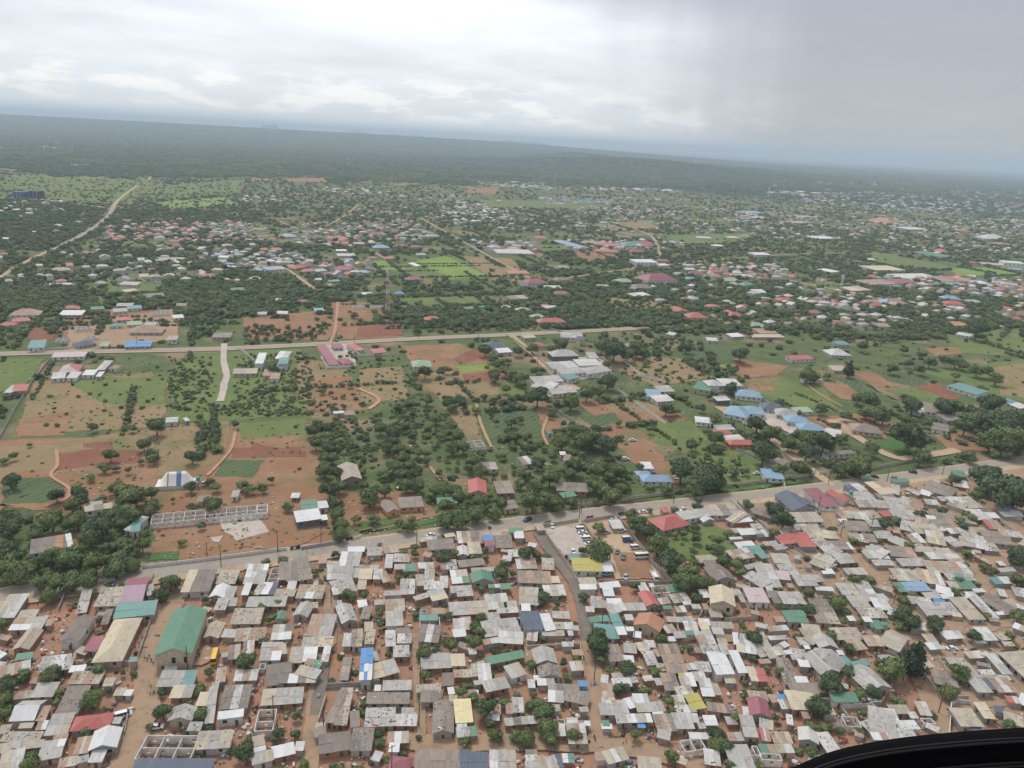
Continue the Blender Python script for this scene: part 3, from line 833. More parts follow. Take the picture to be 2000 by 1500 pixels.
1703 1143.8 1740.4 1157 1727.2 1146 rt/m
1646.9 1161.4 1681 1161.4 1659 1142.7 gt/m
1711.8 1190 1742.6 1192.2 1727.2 1172.4 wl/m
1733.8 1198.8 1747 1203.2 1742.6 1190 l/m
1593 1198.8 1632.6 1201 1608.4 1174.6 dod^ddd/m
1597.4 1216.4 1641.4 1218.6 1630.4 1201 ot/m
1689.8 1214.2 1704.1 1214.2 1698.6 1206.5 w/m 3
1703 1225.2 1725 1226.3 1714 1214.2 G/m
1722.8 1220.8 1736 1220.8 1733.8 1216.4 G/m
1546.8 1214.2 1578.7 1216.4 1569.9 1197.7 GG/m 3
1780 1227.4 1808.6 1231.8 1802 1220.8 tl/m
1903.2 1086.6 1934 1102 1916.4 1088.8 rtr/m
1953.8 1104.2 1964.8 1104.2 1962.6 1097.6 l/m
1971.4 1102 2000 1108.6 1989 1097.6 or/m
1795.4 1132.8 1817.4 1124 1802 1108.6 t/m
1978 1225.2 2000 1234 1995.6 1223 wt/m
1984.6 1185.6 2011 1194.4 2000 1185.6 l/m
1295.5 1036.7 1349.1 1024.1 1321.8 1002 RRR/h 3.4
1334.4 1015.7 1399.5 1005.2 1382.7 993.6 ggg/m 3 w
1374.3 1019.9 1395.3 1016.7 1386.9 1010.4 l/k
1416.3 1014.6 1433.1 1022 1468.8 1011.5 gcr/m
1397.4 1007.3 1447.8 1005.2 1431 988.4 tot/m
1433.1 1022 1470.9 1017.8 1460.4 1011.5 lw/m
1447.8 1045.1 1483.5 1043 1473 1033.5 ww/m
1479.3 1043 1498.2 1040.9 1489.8 1035.6 gl/m
1481.4 1049.3 1506.6 1047.2 1498.2 1043 Nl/m
1470.9 1032.5 1489.8 1032.5 1483.5 1025.1 t/m
1435.2 1040.9 1454.1 1039.8 1452 1032.5 t/m
1426.8 1053.5 1449.9 1052.4 1447.8 1050.3 l/m
1443.6 1071.3 1477.2 1068.2 1466.7 1058.7 ww/m
1462.5 1082.9 1494 1080.8 1477.2 1068.2 TT/m
1487.7 1091.3 1501.3 1089.2 1491.9 1078.7 T/m
1435.2 1094.4 1475.1 1088.1 1460.4 1072.4 rtlr^trtl/m
1496.1 1066.1 1521.3 1064 1515 1057.7 g/m
1517.1 1074.5 1538.1 1070.3 1531.8 1062.9 tg/m
1512.9 1099.7 1544.4 1101.8 1531.8 1085 tg/m
1527.6 1062.9 1584.3 1057.7 1569.6 1043 RRR/m 3
1563.3 1068.2 1594.8 1068.2 1584.3 1057.7 RR/m 3
1527.6 1043 1557 1040.9 1548.6 1032.5 tct/m
1554.9 1035.6 1571.7 1034.6 1565.4 1025.1 g/m
1557 1019.9 1609.5 1018.8 1599 1003.1 ttt/m 3 w
1578 1047.2 1611.6 1048.2 1594.8 1028.3 crt/m
1557 992.6 1594.8 991.5 1580.1 975.8 NNN/k 3.4
1544.4 998.9 1561.2 997.8 1554.9 990.5 l/m
1529.7 1122.8 1561.2 1122.8 1544.4 1106 gg/m
1557 1139.6 1609.5 1135.4 1599 1124.9 ggg/m
1460.4 1112.3 1494 1103.9 1487.7 1097.6 ggg/m
1491.9 1145.9 1527.6 1148 1494 1106 gg^gl^gg/m
1449.9 1124.9 1487.7 1148 1473 1120.7 gg/m
1521.3 1131.2 1544.4 1133.3 1533.9 1118.6 pp/m 2.6
1368 1099.7 1405.8 1095.5 1393.2 1085 tt/m
1382.7 1114.4 1422.6 1114.4 1403.7 1097.6 dd^do/m
1395.3 1135.4 1437.3 1133.3 1420.5 1106 dod^ddd/k
1468.8 1001 1506.6 1013.6 1487.7 992.6 od/m
1586.4 1091.3 1617.9 1110.2 1596.9 1082.9 tt/m
1605.3 1085 1620 1097.6 1617.9 1085 l/m
1584.3 1053.5 1617.9 1085 1599 1051.4 gg/m
1296.6 1001 1309.2 999.9 1305 991.5 RR/m
1197.9 1032.5 1218.9 1031.4 1208.4 1017.8 l/m
1546.8 998 1591.9 996.9 1573.2 965 NN/k 3.4
1609.5 989.2 1638.1 987 1604 956.2 MM^MM/m 3 w
1648 980.4 1660.1 974.9 1632.6 955.1 R^R^R/m 3 w
1652.4 960.6 1673.3 973.8 1645.8 957.3 g^g/m
1665.6 961.7 1694.2 957.3 1683.2 945.2 Nl/m 3
1674.4 977.1 1711.8 976 1696.4 962.8 gg/m
1721.7 966.1 1753.6 962.8 1718.4 943 cc^cr/m 3
1740.4 963.9 1755.8 967.2 1729.4 946.3 g/m
1718.4 973.8 1751.4 973.8 1747 965 o/m
1747 943 1777.8 940.8 1773.4 935.3 GG/m 3
1793.2 961.7 1813 969.4 1764.6 943 tr^lt/m
1797.6 965 1815.2 969.4 1808.6 960.6 w/m
1766.8 956.2 1793.2 967.2 1755.8 947.4 tl^tg/m
1802 954 1854.8 971.6 1832.8 947.4 ood/m
1839.4 978.2 1868 978.2 1861.4 971.6 gt/m
1874.6 993.6 1920.8 991.4 1887.8 973.8 ttt^llt/m
1859.2 976 1879 976 1874.6 971.6 w/m
1848.2 984.8 1881.2 995.8 1857 978.2 ot/m
1865.8 929.8 1890 932 1879 922.1 GG/m 2.6
1863.6 949.6 1892.2 954 1885.6 943 rtw/m
1918.6 967.2 1942.8 967.2 1934 962.8 r/m
1945 973.8 1969.2 978.2 1956 969.4 w/m
1956 998 1991.2 999.1 1978 988.1 gg/m
1962.6 1009 1984.6 1009 1973.6 1001.3 w/m
1980.2 1006.8 2000 1009 1991.2 1000.2 w/m
1740.4 995.8 1786.6 1000.2 1762.4 977.1 ggt^ggg/m
1678.8 990.3 1718.4 991.4 1714 980.4 tog/m
1714 991.4 1740.4 993.6 1727.2 980.4 gt/m
1727.2 1009 1749.2 1006.8 1742.6 998 RR/m
1670 1013.4 1698.6 1015.6 1685.4 1003.5 gl/m
1645.8 1013.4 1672.2 1011.2 1661.2 1000.2 rt/m
1689.8 1013.4 1722.8 1011.2 1718.4 998 ttr/m
1749.2 1013.4 1793.2 1015.6 1782.2 1001.3 ggg/m
1700.8 1028.8 1733.8 1028.8 1714 1017.8 gg/m
1641.4 1018.9 1656.8 1018.9 1654.6 1014.5 w/m
1656.8 1035.4 1703 1037.6 1694.2 1022.2 oooo/m 3 w
1661.2 1055.2 1696.4 1059.6 1683.2 1046.4 rtl/m
1692 1057.4 1714 1059.6 1714 1047.5 oo/m
1650.2 1072.8 1667.8 1072.8 1659 1061.8 w/m
1608.4 1072.8 1661.2 1072.8 1650.2 1059.6 oo/m
1584.2 1055.2 1626 1083.8 1601.8 1050.8 ggg/m
1579.8 1050.8 1612.8 1050.8 1595.2 1031 tc^tt/m
1612.8 1050.8 1639.2 1053 1623.8 1039.8 ct/m
1623.8 1099.2 1670 1099.2 1656.8 1083.8 ggg/m
1546.8 1050.8 1582 1053 1573.2 1042 RR/m
1683.2 1077.2 1718.4 1092.6 1696.4 1064 gl/m
1700.8 1077.2 1729.4 1075 1722.8 1066.2 lrr/m
1718.4 1090.4 1738.2 1091.5 1729.4 1081.6 ll/m
1714 1050.8 1747 1053 1729.4 1039.8 gg/m
1733.8 1055.2 1762.4 1068.4 1751.4 1050.8 gg/m
1758 1033.2 1793.2 1042 1766.8 1020 gg/m
1791 1042 1841.6 1042 1824 1026.6 tot^ttt/m
1788.8 1024.4 1813 1028.8 1810.8 1015.6 tr/m
1806.4 1015.6 1839.4 1037.6 1819.6 1017.8 gl/m
1813 1015.6 1830.6 1017.8 1819.6 1009 w/m
1832.8 1033.2 1876.8 1033.2 1868 1017.8 oor/m
1784.4 1059.6 1808.6 1059.6 1797.6 1044.2 rw/m
1813 1059.6 1848.2 1066.2 1835 1044.2 tct^lct/m
1839.4 1050.8 1865.8 1068.4 1848.2 1044.2 gg/m
1857 1042 1879 1042 1872.4 1033.2 lt/m
1883.4 1046.4 1912 1046.4 1898.8 1033.2 lt/m
1885.6 1055.2 1907.6 1057.4 1898.8 1044.2 tt/m
1912 1061.8 1940.6 1064 1927.4 1050.8 ll/m
1925.2 1075 1953.8 1077.2 1938.4 1064 lt/m
1876.8 1064 1920.8 1072.8 1898.8 1055.2 tgl/m
1929.6 1059.6 1971.4 1064 1945 1042 ooo/m
1934 1033.2 1962.6 1035.4 1947.2 1020 Rrr/m
1958.2 1046.4 2000 1050.8 1986.8 1039.8 tll/m
1907.6 1015.6 1938.4 1015.6 1912 998 ll^ll/m
1934 1011.2 1953.8 1012.3 1945 1003.5 w/m
1903.2 1039.8 1929.6 1042 1920.8 1033.2 rt/m
1881.2 1020 1907.6 1024.4 1898.8 1013.4 ot/m
1824 1013.4 1868 1017.8 1861.4 1006.8 oo/m
1830.6 1004.6 1852.6 1006.8 1846 998 ot/m
1810.8 984.8 1835 987 1824 978.2 gl/m
1764.6 980.4 1780 982.6 1775.6 973.8 lt/m
1780 995.8 1797.6 998 1797.6 987 r/m
1740.4 1086 1793.2 1090.4 1780 1072.8 oor/m
1788.8 1077.2 1841.6 1079.4 1828.4 1070.6 ttt/m
1817.4 1092.6 1850.4 1092.6 1841.6 1079.4 gg/m
1850.4 1090.4 1876.8 1090.4 1865.8 1083.8 l/m
1837.2 1083.8 1863.6 1083.8 1852.6 1072.8 tt/m
1788.8 1070.6 1806.4 1068.4 1804.2 1061.8 t/m
1744.8 1039.8 1758 1042 1758 1033.2 r/m
1769 1022.2 1788.8 1024.4 1786.6 1015.6 R/m 2
1953.8 1059.6 1978 1064 1967 1050.8 o/m
1989 1061.8 2000 1066.2 2000 1055.2 t/m'''
NORTH = '''165 1000 218.8 992 214.5 984.2 tot/m 3 w
170 989.5 198.8 986.2 197.5 980 g/m
58.8 1082.5 121.2 1072.5 120 1050 dddn/m 3 w
121.2 1075 143 1070.5 140 1046.2 dw/m 3 w
255 1038.8 271.2 1037.5 282.5 1015.5 TT/m 3 w
242.5 1035 255 1037.5 268.8 1010.5 lg/m
323.8 825 346.2 823.8 346.2 817 l/m
362.5 822.5 370 821.2 368.8 816.2 l/m
451.2 970 463.8 970 463.8 960 g/m
385 980 410 978.8 405 970 oo/m
294 1022.5 523 1001.2 512 985 x/u 3
668 938.7 706.7 935.2 701.3 906.7 tt/k 4.5 o
757.3 1001.3 781.3 996 776 974.7 o/k 3 O
781.3 992 826.7 989.3 821.3 973.3 ooo/m 3 O
580 1020 628 1013.3 625.3 996 ww/m 3.6 N
589.3 996 620 993.3 617.3 978.7 GG/m 3.4 N
620 993.3 641.3 990.7 638.7 980 w/m
628 1016 639.5 1014.7 638.7 1006.7 w/m 3.2 N
854.7 984 893.3 982.7 893.3 973.3 GG/m
916 963.5 950.7 964 932 938.7 RR/k 3
946.7 917.3 972 916 966.7 905.3 og/m 3 w
972 964 1004 962.7 998.7 942.7 oo/m 2.8 r
916 873.3 948 870.7 937.3 860 x/u 2.8
652 808 672.8 806.7 672 803.5 l/m
673.3 810.7 692 809.9 690.7 804 r/m
568 972 582.7 972 581.3 962.7 w/h 2.4 o
500 1001.3 521.3 1000 520 986.7 x/u 2.8
806.7 716.5 844 716 833.3 705.3 vv/h 3
1255.5 940.4 1314 941 1302 927.5 bb/h 3 w
1245 928.4 1272 928.4 1266 920 b/h 3 w
1257 915.5 1276.5 915.5 1269 905 w/m
1095 888.5 1105.5 888.5 1104 883.4 w/m
1099.5 899 1111.5 900.5 1107 890 o/m
1024.5 908 1042.5 905 1041 891.5 ol/m
1068 911 1078.5 908 1075.5 897.5 o/h
1087.5 958.4 1147.5 961.4 1137 947 odo/m 3 r
1101 972.5 1126.5 968 1117.5 960.5 G/m 3 r
985.5 995 1012.5 992 996 980 o/m
1080 720.5 1131 717.5 1122 707 gl/m 5 w
1131 714.5 1176 713 1167 703.4 ll/m 5 w
1096.5 731 1149 728 1140 720.5 gg/m 4 w
1149 731 1195.5 723.5 1185 714.5 gg/m 4 w
1110 741.5 1132.5 737 1126.5 729.5 T/m 4 w
1044 747.5 1101 744.5 1095 735.5 gg/m 3 w
1036.5 755 1074 762.5 1063.5 746 gl/m 3 w
1080 770 1128 765.5 1120.5 757.4 gg/m 3 w
1080 696.5 1131 695 1122 685.4 gg/h 5 N
948 680 990 680 984 670.4 NN/h 3 w
975 689 1000.5 687.5 996 681.5 ww/m 3 w
1024.5 660.5 1047 659 1042.5 653.6 g/m
1044 677 1068 675.5 1065 668.6 R/h
1098 659 1140 660.5 1137 650 gg/m 4
1131 663.5 1143.6 663.5 1143 651.5 N/m 6
1224 677 1248 677 1242 668 oo/h
1152 699.5 1170 699.5 1164 690.5 g/m
1290 765.5 1318.5 764 1311 755 gg/m 3 w
1264.5 774.5 1293 776 1281 764 b/m
1284 785 1317 782 1305 773 l/m
1353 758 1386 764 1368 746.6 GG/m 4
1384.5 753.5 1413.1 753.5 1407.1 743.6 ll/h 5.5 w
1413.1 753.5 1450.6 753.5 1437.1 742.4 ll/m 5.5 w
1359 824 1390.5 827 1380 818 w/m 3 w
1412 807 1458.5 816.6 1445 796.5 bb/h 3.4 w
1451 807 1496 810.6 1478 796.5 bb/h 3.4 w
1437.5 772.5 1488.5 777.6 1469 765 bb/h 3.4 w
1401.5 783 1427 781.5 1419.5 775.5 l/m 3.4 N
1490 798 1532 801.6 1514 789 NN/h 3.2 w
1515.5 810 1559 815.1 1541 801 gg/h 3.2 w
1536.5 823.5 1583 827.1 1562 814.5 bb/h 3.2 w
1562 838.5 1611.5 842.1 1592 829.5 bb/h 3.2 w
1610 849 1640 855 1628 841.5 l/m
1556 805.5 1589 804 1580 796.5 v/m
1403 840 1436 838.5 1430 831 g/m
1401.5 849 1431.5 849 1418 840 R/h
1418 861 1454 858 1445 850.5 l/m
1425.5 868.5 1476.5 868.5 1469 859.5 RR/h 3 R
1664 840.6 1722.5 848.1 1703 832.5 oo/h 3 c
1616 889.5 1673 885 1658 879 oo/h 3 w
1820 837 1853 843 1832 829.5 o/m
1764.5 799.5 1799 807 1787 796.5 ol/m
1808 804 1850 810 1829 792 oo/m
1850 822 1880 820.5 1868 810 o/m
1850 753.6 1907.1 771 1925.1 765 TT/m 3.4 w
1949.1 780.6 1991.1 798 1997.1 792 Tl/m
1545.5 702.6 1590.5 701.1 1583 695.4 RR/m 3 w
1623.5 693.6 1664 694.8 1655 684.9 ll/h
1643 723 1658 723 1655 716.4 t/m
1628 723.6 1643 724.2 1640 717 t/m
1569.5 742.5 1607 742.5 1605.5 738.6 t/m
1868 652.8 1895 657.6 1896.8 654.6 w/m
1862 636 1893.5 636 1889 630 n/m
1712 637.5 1742 639 1730 631.5 r/m
1772 627 1784 626.4 1781 621 w/m
1466 638.1 1499 639.6 1490 631.5 v/h 3 w
1484 651 1520 651 1517 643.5 r/m
1430 658.5 1454 657 1451 651.6 w/m
1470.5 658.5 1532 658.5 1529 654.6 c/m
1637 673.5 1661 673.5 1652 665.4 T/m
1577 609.6 1604 613.5 1595 600 M/h
1493 933 1532 936 1517 921 bb/m
1490 909 1520 918 1517 897 oo/m
54 680 85.5 678.5 81 666.5 TT/m 4 w
153 677 189 671 183 660.5 NN/h
193.5 676.1 210 676.1 225 648.5 vv/m
243 677.6 294 676.1 292.5 668 BB/m
252 650 315 650 312 639.5 rr/h
325.5 663.5 345 663.5 346.5 642.5 t/m 4 w
216 638 240 636.5 237 629 G/h
249 635 277.5 633.5 273 626 v/m
282 635 303.6 635 303 627.2 g/m
228 626 255 624.5 253.5 618.5 R/m
222 609.5 249 608 246 599 g/m
249 603.5 277.5 602 274.5 595.4 T/m
226.5 597.5 258 597.5 255 590 g/m
108 665 129 665 153 635 x/u 2.8
150 644 180 641 177 635 x/u 2.8
171 662 192 659 213 629 x/u 2.8
-6 635.6 24 636.5 18 618.5 RR/h
25.5 629 60 626 45 617 RR/h
18 616.4 75 615.5 63 605 rr/h
121.5 605 156 603.5 151.5 596 R/h
114 615.5 159 615.5 154.5 608 w/m
178.5 605 204 603.5 201 594.5 G/m
100.5 698 165 696.5 165 689.6 pp/m
114 728 153 726.5 147 713 pRp/h
100.5 740 126 738.5 124.5 729.5 l/m
129 738.5 149.4 738.5 148.5 729.5 l/m
160.5 732.5 183 732.5 180 725 w/m
187.5 735.5 196.5 735.5 195.6 728.6 w/m
187.5 722.6 204 722.6 213 707 lg/m
211.5 719.6 228 720.5 225 713.6 r/h
498 710 513.1 710 511.6 692 w/m 5.5 w
537.1 700.1 559.6 701 558.1 689 wl/m 5.5 w
543.1 710.6 561.1 710.6 559.6 701 T/m 5.5 w
535.6 719.6 552.1 719.6 549.1 711.8 b/m
454.5 730.1 501.1 729.5 499.5 722 tt/m
513.1 734 526.6 734 525.1 723.5 r/m
526.6 740 544.6 740 543.1 731 r/m
22.5 764.6 51 763.1 51 753.5 RR/m 3 p
7.5 767 22.5 767 22.5 755.6 l/m
232.5 555.5 267 557 264 545 pp/m
246 570.5 270 567.5 267 560 c/m
285 581 324 578 321 570.5 oo/m
99 529.1 138 527.6 132 521.6 t/h
96 558.5 147 557 147 554 l/m
339 621.5 360 620 357 613.4 w/m
343.5 597.5 363 597.5 361.5 589.4 r/m
295.5 614 333 612.5 330 603.5 x/u 2.8
414 659 450 659 444 650 oo/m
451.5 567.5 480 566 471 559.4 G/m
499.5 614 520.6 614 520.6 608.6 l/m
540.1 613.1 561.1 613.4 560.5 609.5 l/m
535.6 587 550.6 586.4 549.1 580.4 w/m
303 509 360 509 357 504.5 t/m
0 542 21 539 18 534.5 t/m
643.8 713 662.5 711.8 641.2 674.5 M^M^M^M/m
671.2 711.8 692.5 709.2 687.5 698.8 M/h
652.5 680.5 671.2 679.2 667.5 673.2 M/m
697.5 685 712.5 682.5 707.5 671.2 R/m
730 690 755 688 752.5 682 R/m
772.5 573.8 790 573.8 787.5 567.5 B/h
707.5 575 727.5 575 726.2 568.8 w/m
582.5 590 603.8 588.8 600 582.5 M/h
615 607.5 633.8 606.8 632.5 600.5 b/m
535 586.8 550 585.5 549.5 580 l/m
690 600 712.5 600 710 586.2 x/u 2.6
725 600 752.5 600 750 586.2 x/u 2.6
797.5 546.8 828.8 545.5 822.5 536.2 M/h
657.5 528 700 526.8 692.5 518.8 MM/h
797.5 513.8 812.5 520 816.2 517.5 w/m
815 498 833.8 498 828.8 492.5 ll/h
720 504.2 736.2 504.2 732.5 500 R/h
751.2 505 773.8 505 770 499.5 R/h
830 625 862.5 625 850 620 R/h
978.8 600.5 997.5 601.8 995 593 l/h
547.5 462.5 580 462.5 575 452.5 bg/h
647.5 466.8 680 467.5 672.5 459.5 RR/h
640 476.8 670 476.8 667.5 470.5 n/h
726.2 460 760 459.2 752.5 452 MM/h
770 483 800 483 793.8 473.8 MM/h
803.8 483 825 483 820 475.8 M/h
730 484.2 762.5 484.2 755 477 bb/h
775 460.5 800 461.2 795 453.8 GG/h
802.5 461.8 832.5 461.8 827.5 453.8 GG/h
835 462.5 862.5 462 857.5 456.2 v/h
505 488 525 488 515 475 R/h
527.5 488 551.2 488 540 476.2 R/h
692.5 476.2 712.5 476.2 707.5 465 g/m 5
657.5 490 677.5 490 675 483.8 w/m
660 500 695 500 692.5 495 l/m
672.5 508 690 508 686.2 501.2 b/h
592.5 530.5 620 529.2 617.5 523.8 R/h
632.5 535.5 655 535.5 650 528 M/h
620 530.5 640 528 635 520 l/h
577.5 525 600 521.2 595 515 R/h
500 528 520 528 517.5 517.5 bb/h
522.5 527.5 560 525 555 511.2 bg/m 5
500 508 525 506.8 522.5 495 ll/h
565 520.5 580 519.2 575 513.8 v/h
645 550.5 665 549.2 662.5 543.8 T/m
615 546.8 628.8 546.8 628 542 l/m
633.8 558 650 558 647.5 553 t/m
697.5 530.5 717.5 533 712.5 526.2 b/h
1053.1 630.7 1106.8 629.3 1099.9 623.3 RR/h 3.4 c
1042.1 621.1 1068.3 619.7 1064.1 614.5 v/h
1299.3 604.6 1333.7 610.1 1315.8 597.1 RR/h 3.4 c
1346 621.1 1384.5 621.1 1374.9 613.1 RR/h 3.4 c
1374.9 597.7 1403.8 601.8 1387.3 590.8 R/h
1406.5 608.7 1428.5 612.8 1420.3 602.6 R/h
1425.8 616.9 1453.3 616.9 1442.3 606.8 R/h
1029.8 553.7 1071 552.3 1064.1 545.7 MM/h 6 w
1082 574.3 1115 575.7 1106.8 566.1 MM/h 3
1066.9 563.3 1098.5 563.3 1093 557.3 l/m
1266.3 549.6 1324 546.8 1315.8 537.5 MNM/h 6 w
1241.5 579.8 1273.2 577.1 1271.8 570.5 lw/m
1060 597.7 1075.1 597.7 1068.3 591.6 R/h
1065.5 604 1091.6 603.2 1090.3 598.5 l/m
1013.3 608.1 1040.8 607.3 1035.3 599.9 tl/h
978.9 600.4 996.8 601.8 991.3 591.6 l/h
999.5 584.8 1033.9 582.6 1032.5 576.5 ot/m
1242.9 512.4 1285.5 512.4 1274.5 502.3 ww/m 7 w
1282.8 509.7 1307.5 511.1 1299.3 502.3 M/h
1289.7 518.8 1307.5 518.2 1304.8 511.9 w/m 5 w
1381.8 665.1 1402.4 666.4 1398.3 657.6 l/m
1300.7 652.7 1315.8 655.4 1310.3 649.4 l/m
1387.3 531.7 1412 531.7 1403.8 524.3 R/h
1414.8 535.8 1436.8 537.2 1428.5 529.2 R/h
1379 539.9 1412 541.3 1403.8 533.1 n/h
1346 534.4 1376.3 535.8 1365.3 527 M/h
1321.3 535.8 1343.3 535.8 1335 528.4 v/h
1340.5 545.4 1362.5 545.4 1354.3 538 b/h
1340.5 527 1359.8 527 1357 522.1 l/m
1417.5 546.8 1445 548.2 1431.3 539.4 v/h
1453.3 557.8 1475.3 556.4 1469.8 549.6 T/h
1439.5 539.9 1472.6 541.3 1467.1 534.7 p/m
1483.6 544.1 1500.1 544.1 1500.1 539.4 R/h
1205.8 550.9 1238.8 550.9 1230.5 542.1 v/h
1234.7 561.9 1274.5 563.3 1260.8 554.5 oo/h
1167.3 560.6 1192 560.6 1189.3 555.1 t/m
1087.5 548.2 1115 546.8 1112.3 542.1 oo/h
1473.9 571.6 1497.3 571.6 1494.6 562.8 l/m 4
1163.1 490.4 1205.8 493.2 1197.5 482.5 RR/m
1230.5 491.8 1258 493.2 1249.8 480.3 MM/h
1219.5 480.8 1263.5 480.8 1255.3 470.6 TT/h
1238.8 480.3 1282.8 480.8 1277.3 474.2 RG/h
1131.5 473.9 1203 481.4 1197.5 476.1 rR/m
1076.5 469.8 1131.5 484.9 1139.8 481.6 bb/m
1043.5 464.3 1068.3 465.7 1065.5 456.9 R/h
1362.5 464.3 1390 465.7 1387.3 459.6 l/m
1424.4 464.3 1443.7 464.3 1443.7 461 c/m
1395.5 480.8 1414.8 480.8 1413.4 473.4 w/m 5
994 534.4 1035.3 534.4 1032.5 528.4 n/m
1093 522.6 1110.9 522.6 1109.5 518.2 t/m
955.5 483.6 983 483.6 980.3 476.1 b/h
985.8 486.3 1016 489.1 1010.5 477.5 gR/h
972 494.6 1043.5 495.9 1032.5 485.8 ll/m
1700 556.1 1799 553.1 1787 545 rM/m 4
1841 548.6 1907.1 550.1 1889 540.5 rRr/m 4
1766 544.1 1838 542.6 1832 534.5 l/m
1664 568.1 1703 566.6 1697 557 ct/m 4
1688 590.6 1724 593.6 1718 578 rr/h
1730 593.6 1775 593.6 1760 584 rb/h
1847 593.6 1887.5 596.6 1877 585.5 R/h
1841 583.1 1880 586.1 1868 575 b/h
1895 590.6 1919.1 590.6 1916.1 584.9 v/m
1961.1 512.6 2003.1 515.6 2003.1 503.6 w/m 9 w
1919.1 515.6 1958.1 518.6 1952.1 506 p/m
1976.1 526.1 2000.1 527.6 2000.1 519.5 b/m
1709 527.6 1769 527.6 1760 519.5 cc/m 4
1595 526.1 1625 532.1 1622 525.5 w/m 4
1475 497.6 1506.5 497.6 1502 491 w/m 4
1692.5 506.6 1710.5 508.1 1703 501.5 w/h
1523 587.6 1553 587.6 1544 579.5 R/h
1773.5 491 1832 502.1 1829 495.5 GG/m
1818.5 488.6 1841 493.1 1835 482 R/h
1892 512.6 1910.1 514.1 1907.1 506 R/h
1665.5 458.6 1685 459.2 1682 454.4 n/h
1691 430.1 1736 436.1 1730 426.5 nn/h
1868 451.1 1895 452.6 1889 446 n/h
1928.1 466.1 1967.1 467 1958.1 460.4 l/h
1949.1 477.5 1976.1 477.5 1974.6 473.6 n/m
1595 466.1 1637 466.1 1634 461 ww/m
1568 424.1 1592 424.1 1586 419.6 v/m
1475 425.6 1496 425.6 1493 418.4 w/m
1460 416.6 1499 416.6 1496 411.5 b/m
1499 421.1 1520 422.6 1517 416.6 M/m
1547 434.6 1572.5 436.1 1571 428.6 c/m
1775 448.1 1814 448.1 1811 442.4 l/m
1424 464.6 1443.5 465.2 1443.5 460.4 c/m
1412 548.6 1442 550.1 1433 540.5 v/h
1454 556.1 1475 556.1 1470.5 549.5 T/h
1473.5 569.6 1496 569.6 1493 561.5 l/m
1850 554.6 1886 556.1 1880 549.5 T/m
1895 553.1 1934.1 554.6 1928.1 546.5 bw/m
1937.1 552.5 1988.1 558.5 1982.1 551.6 lt/m'''
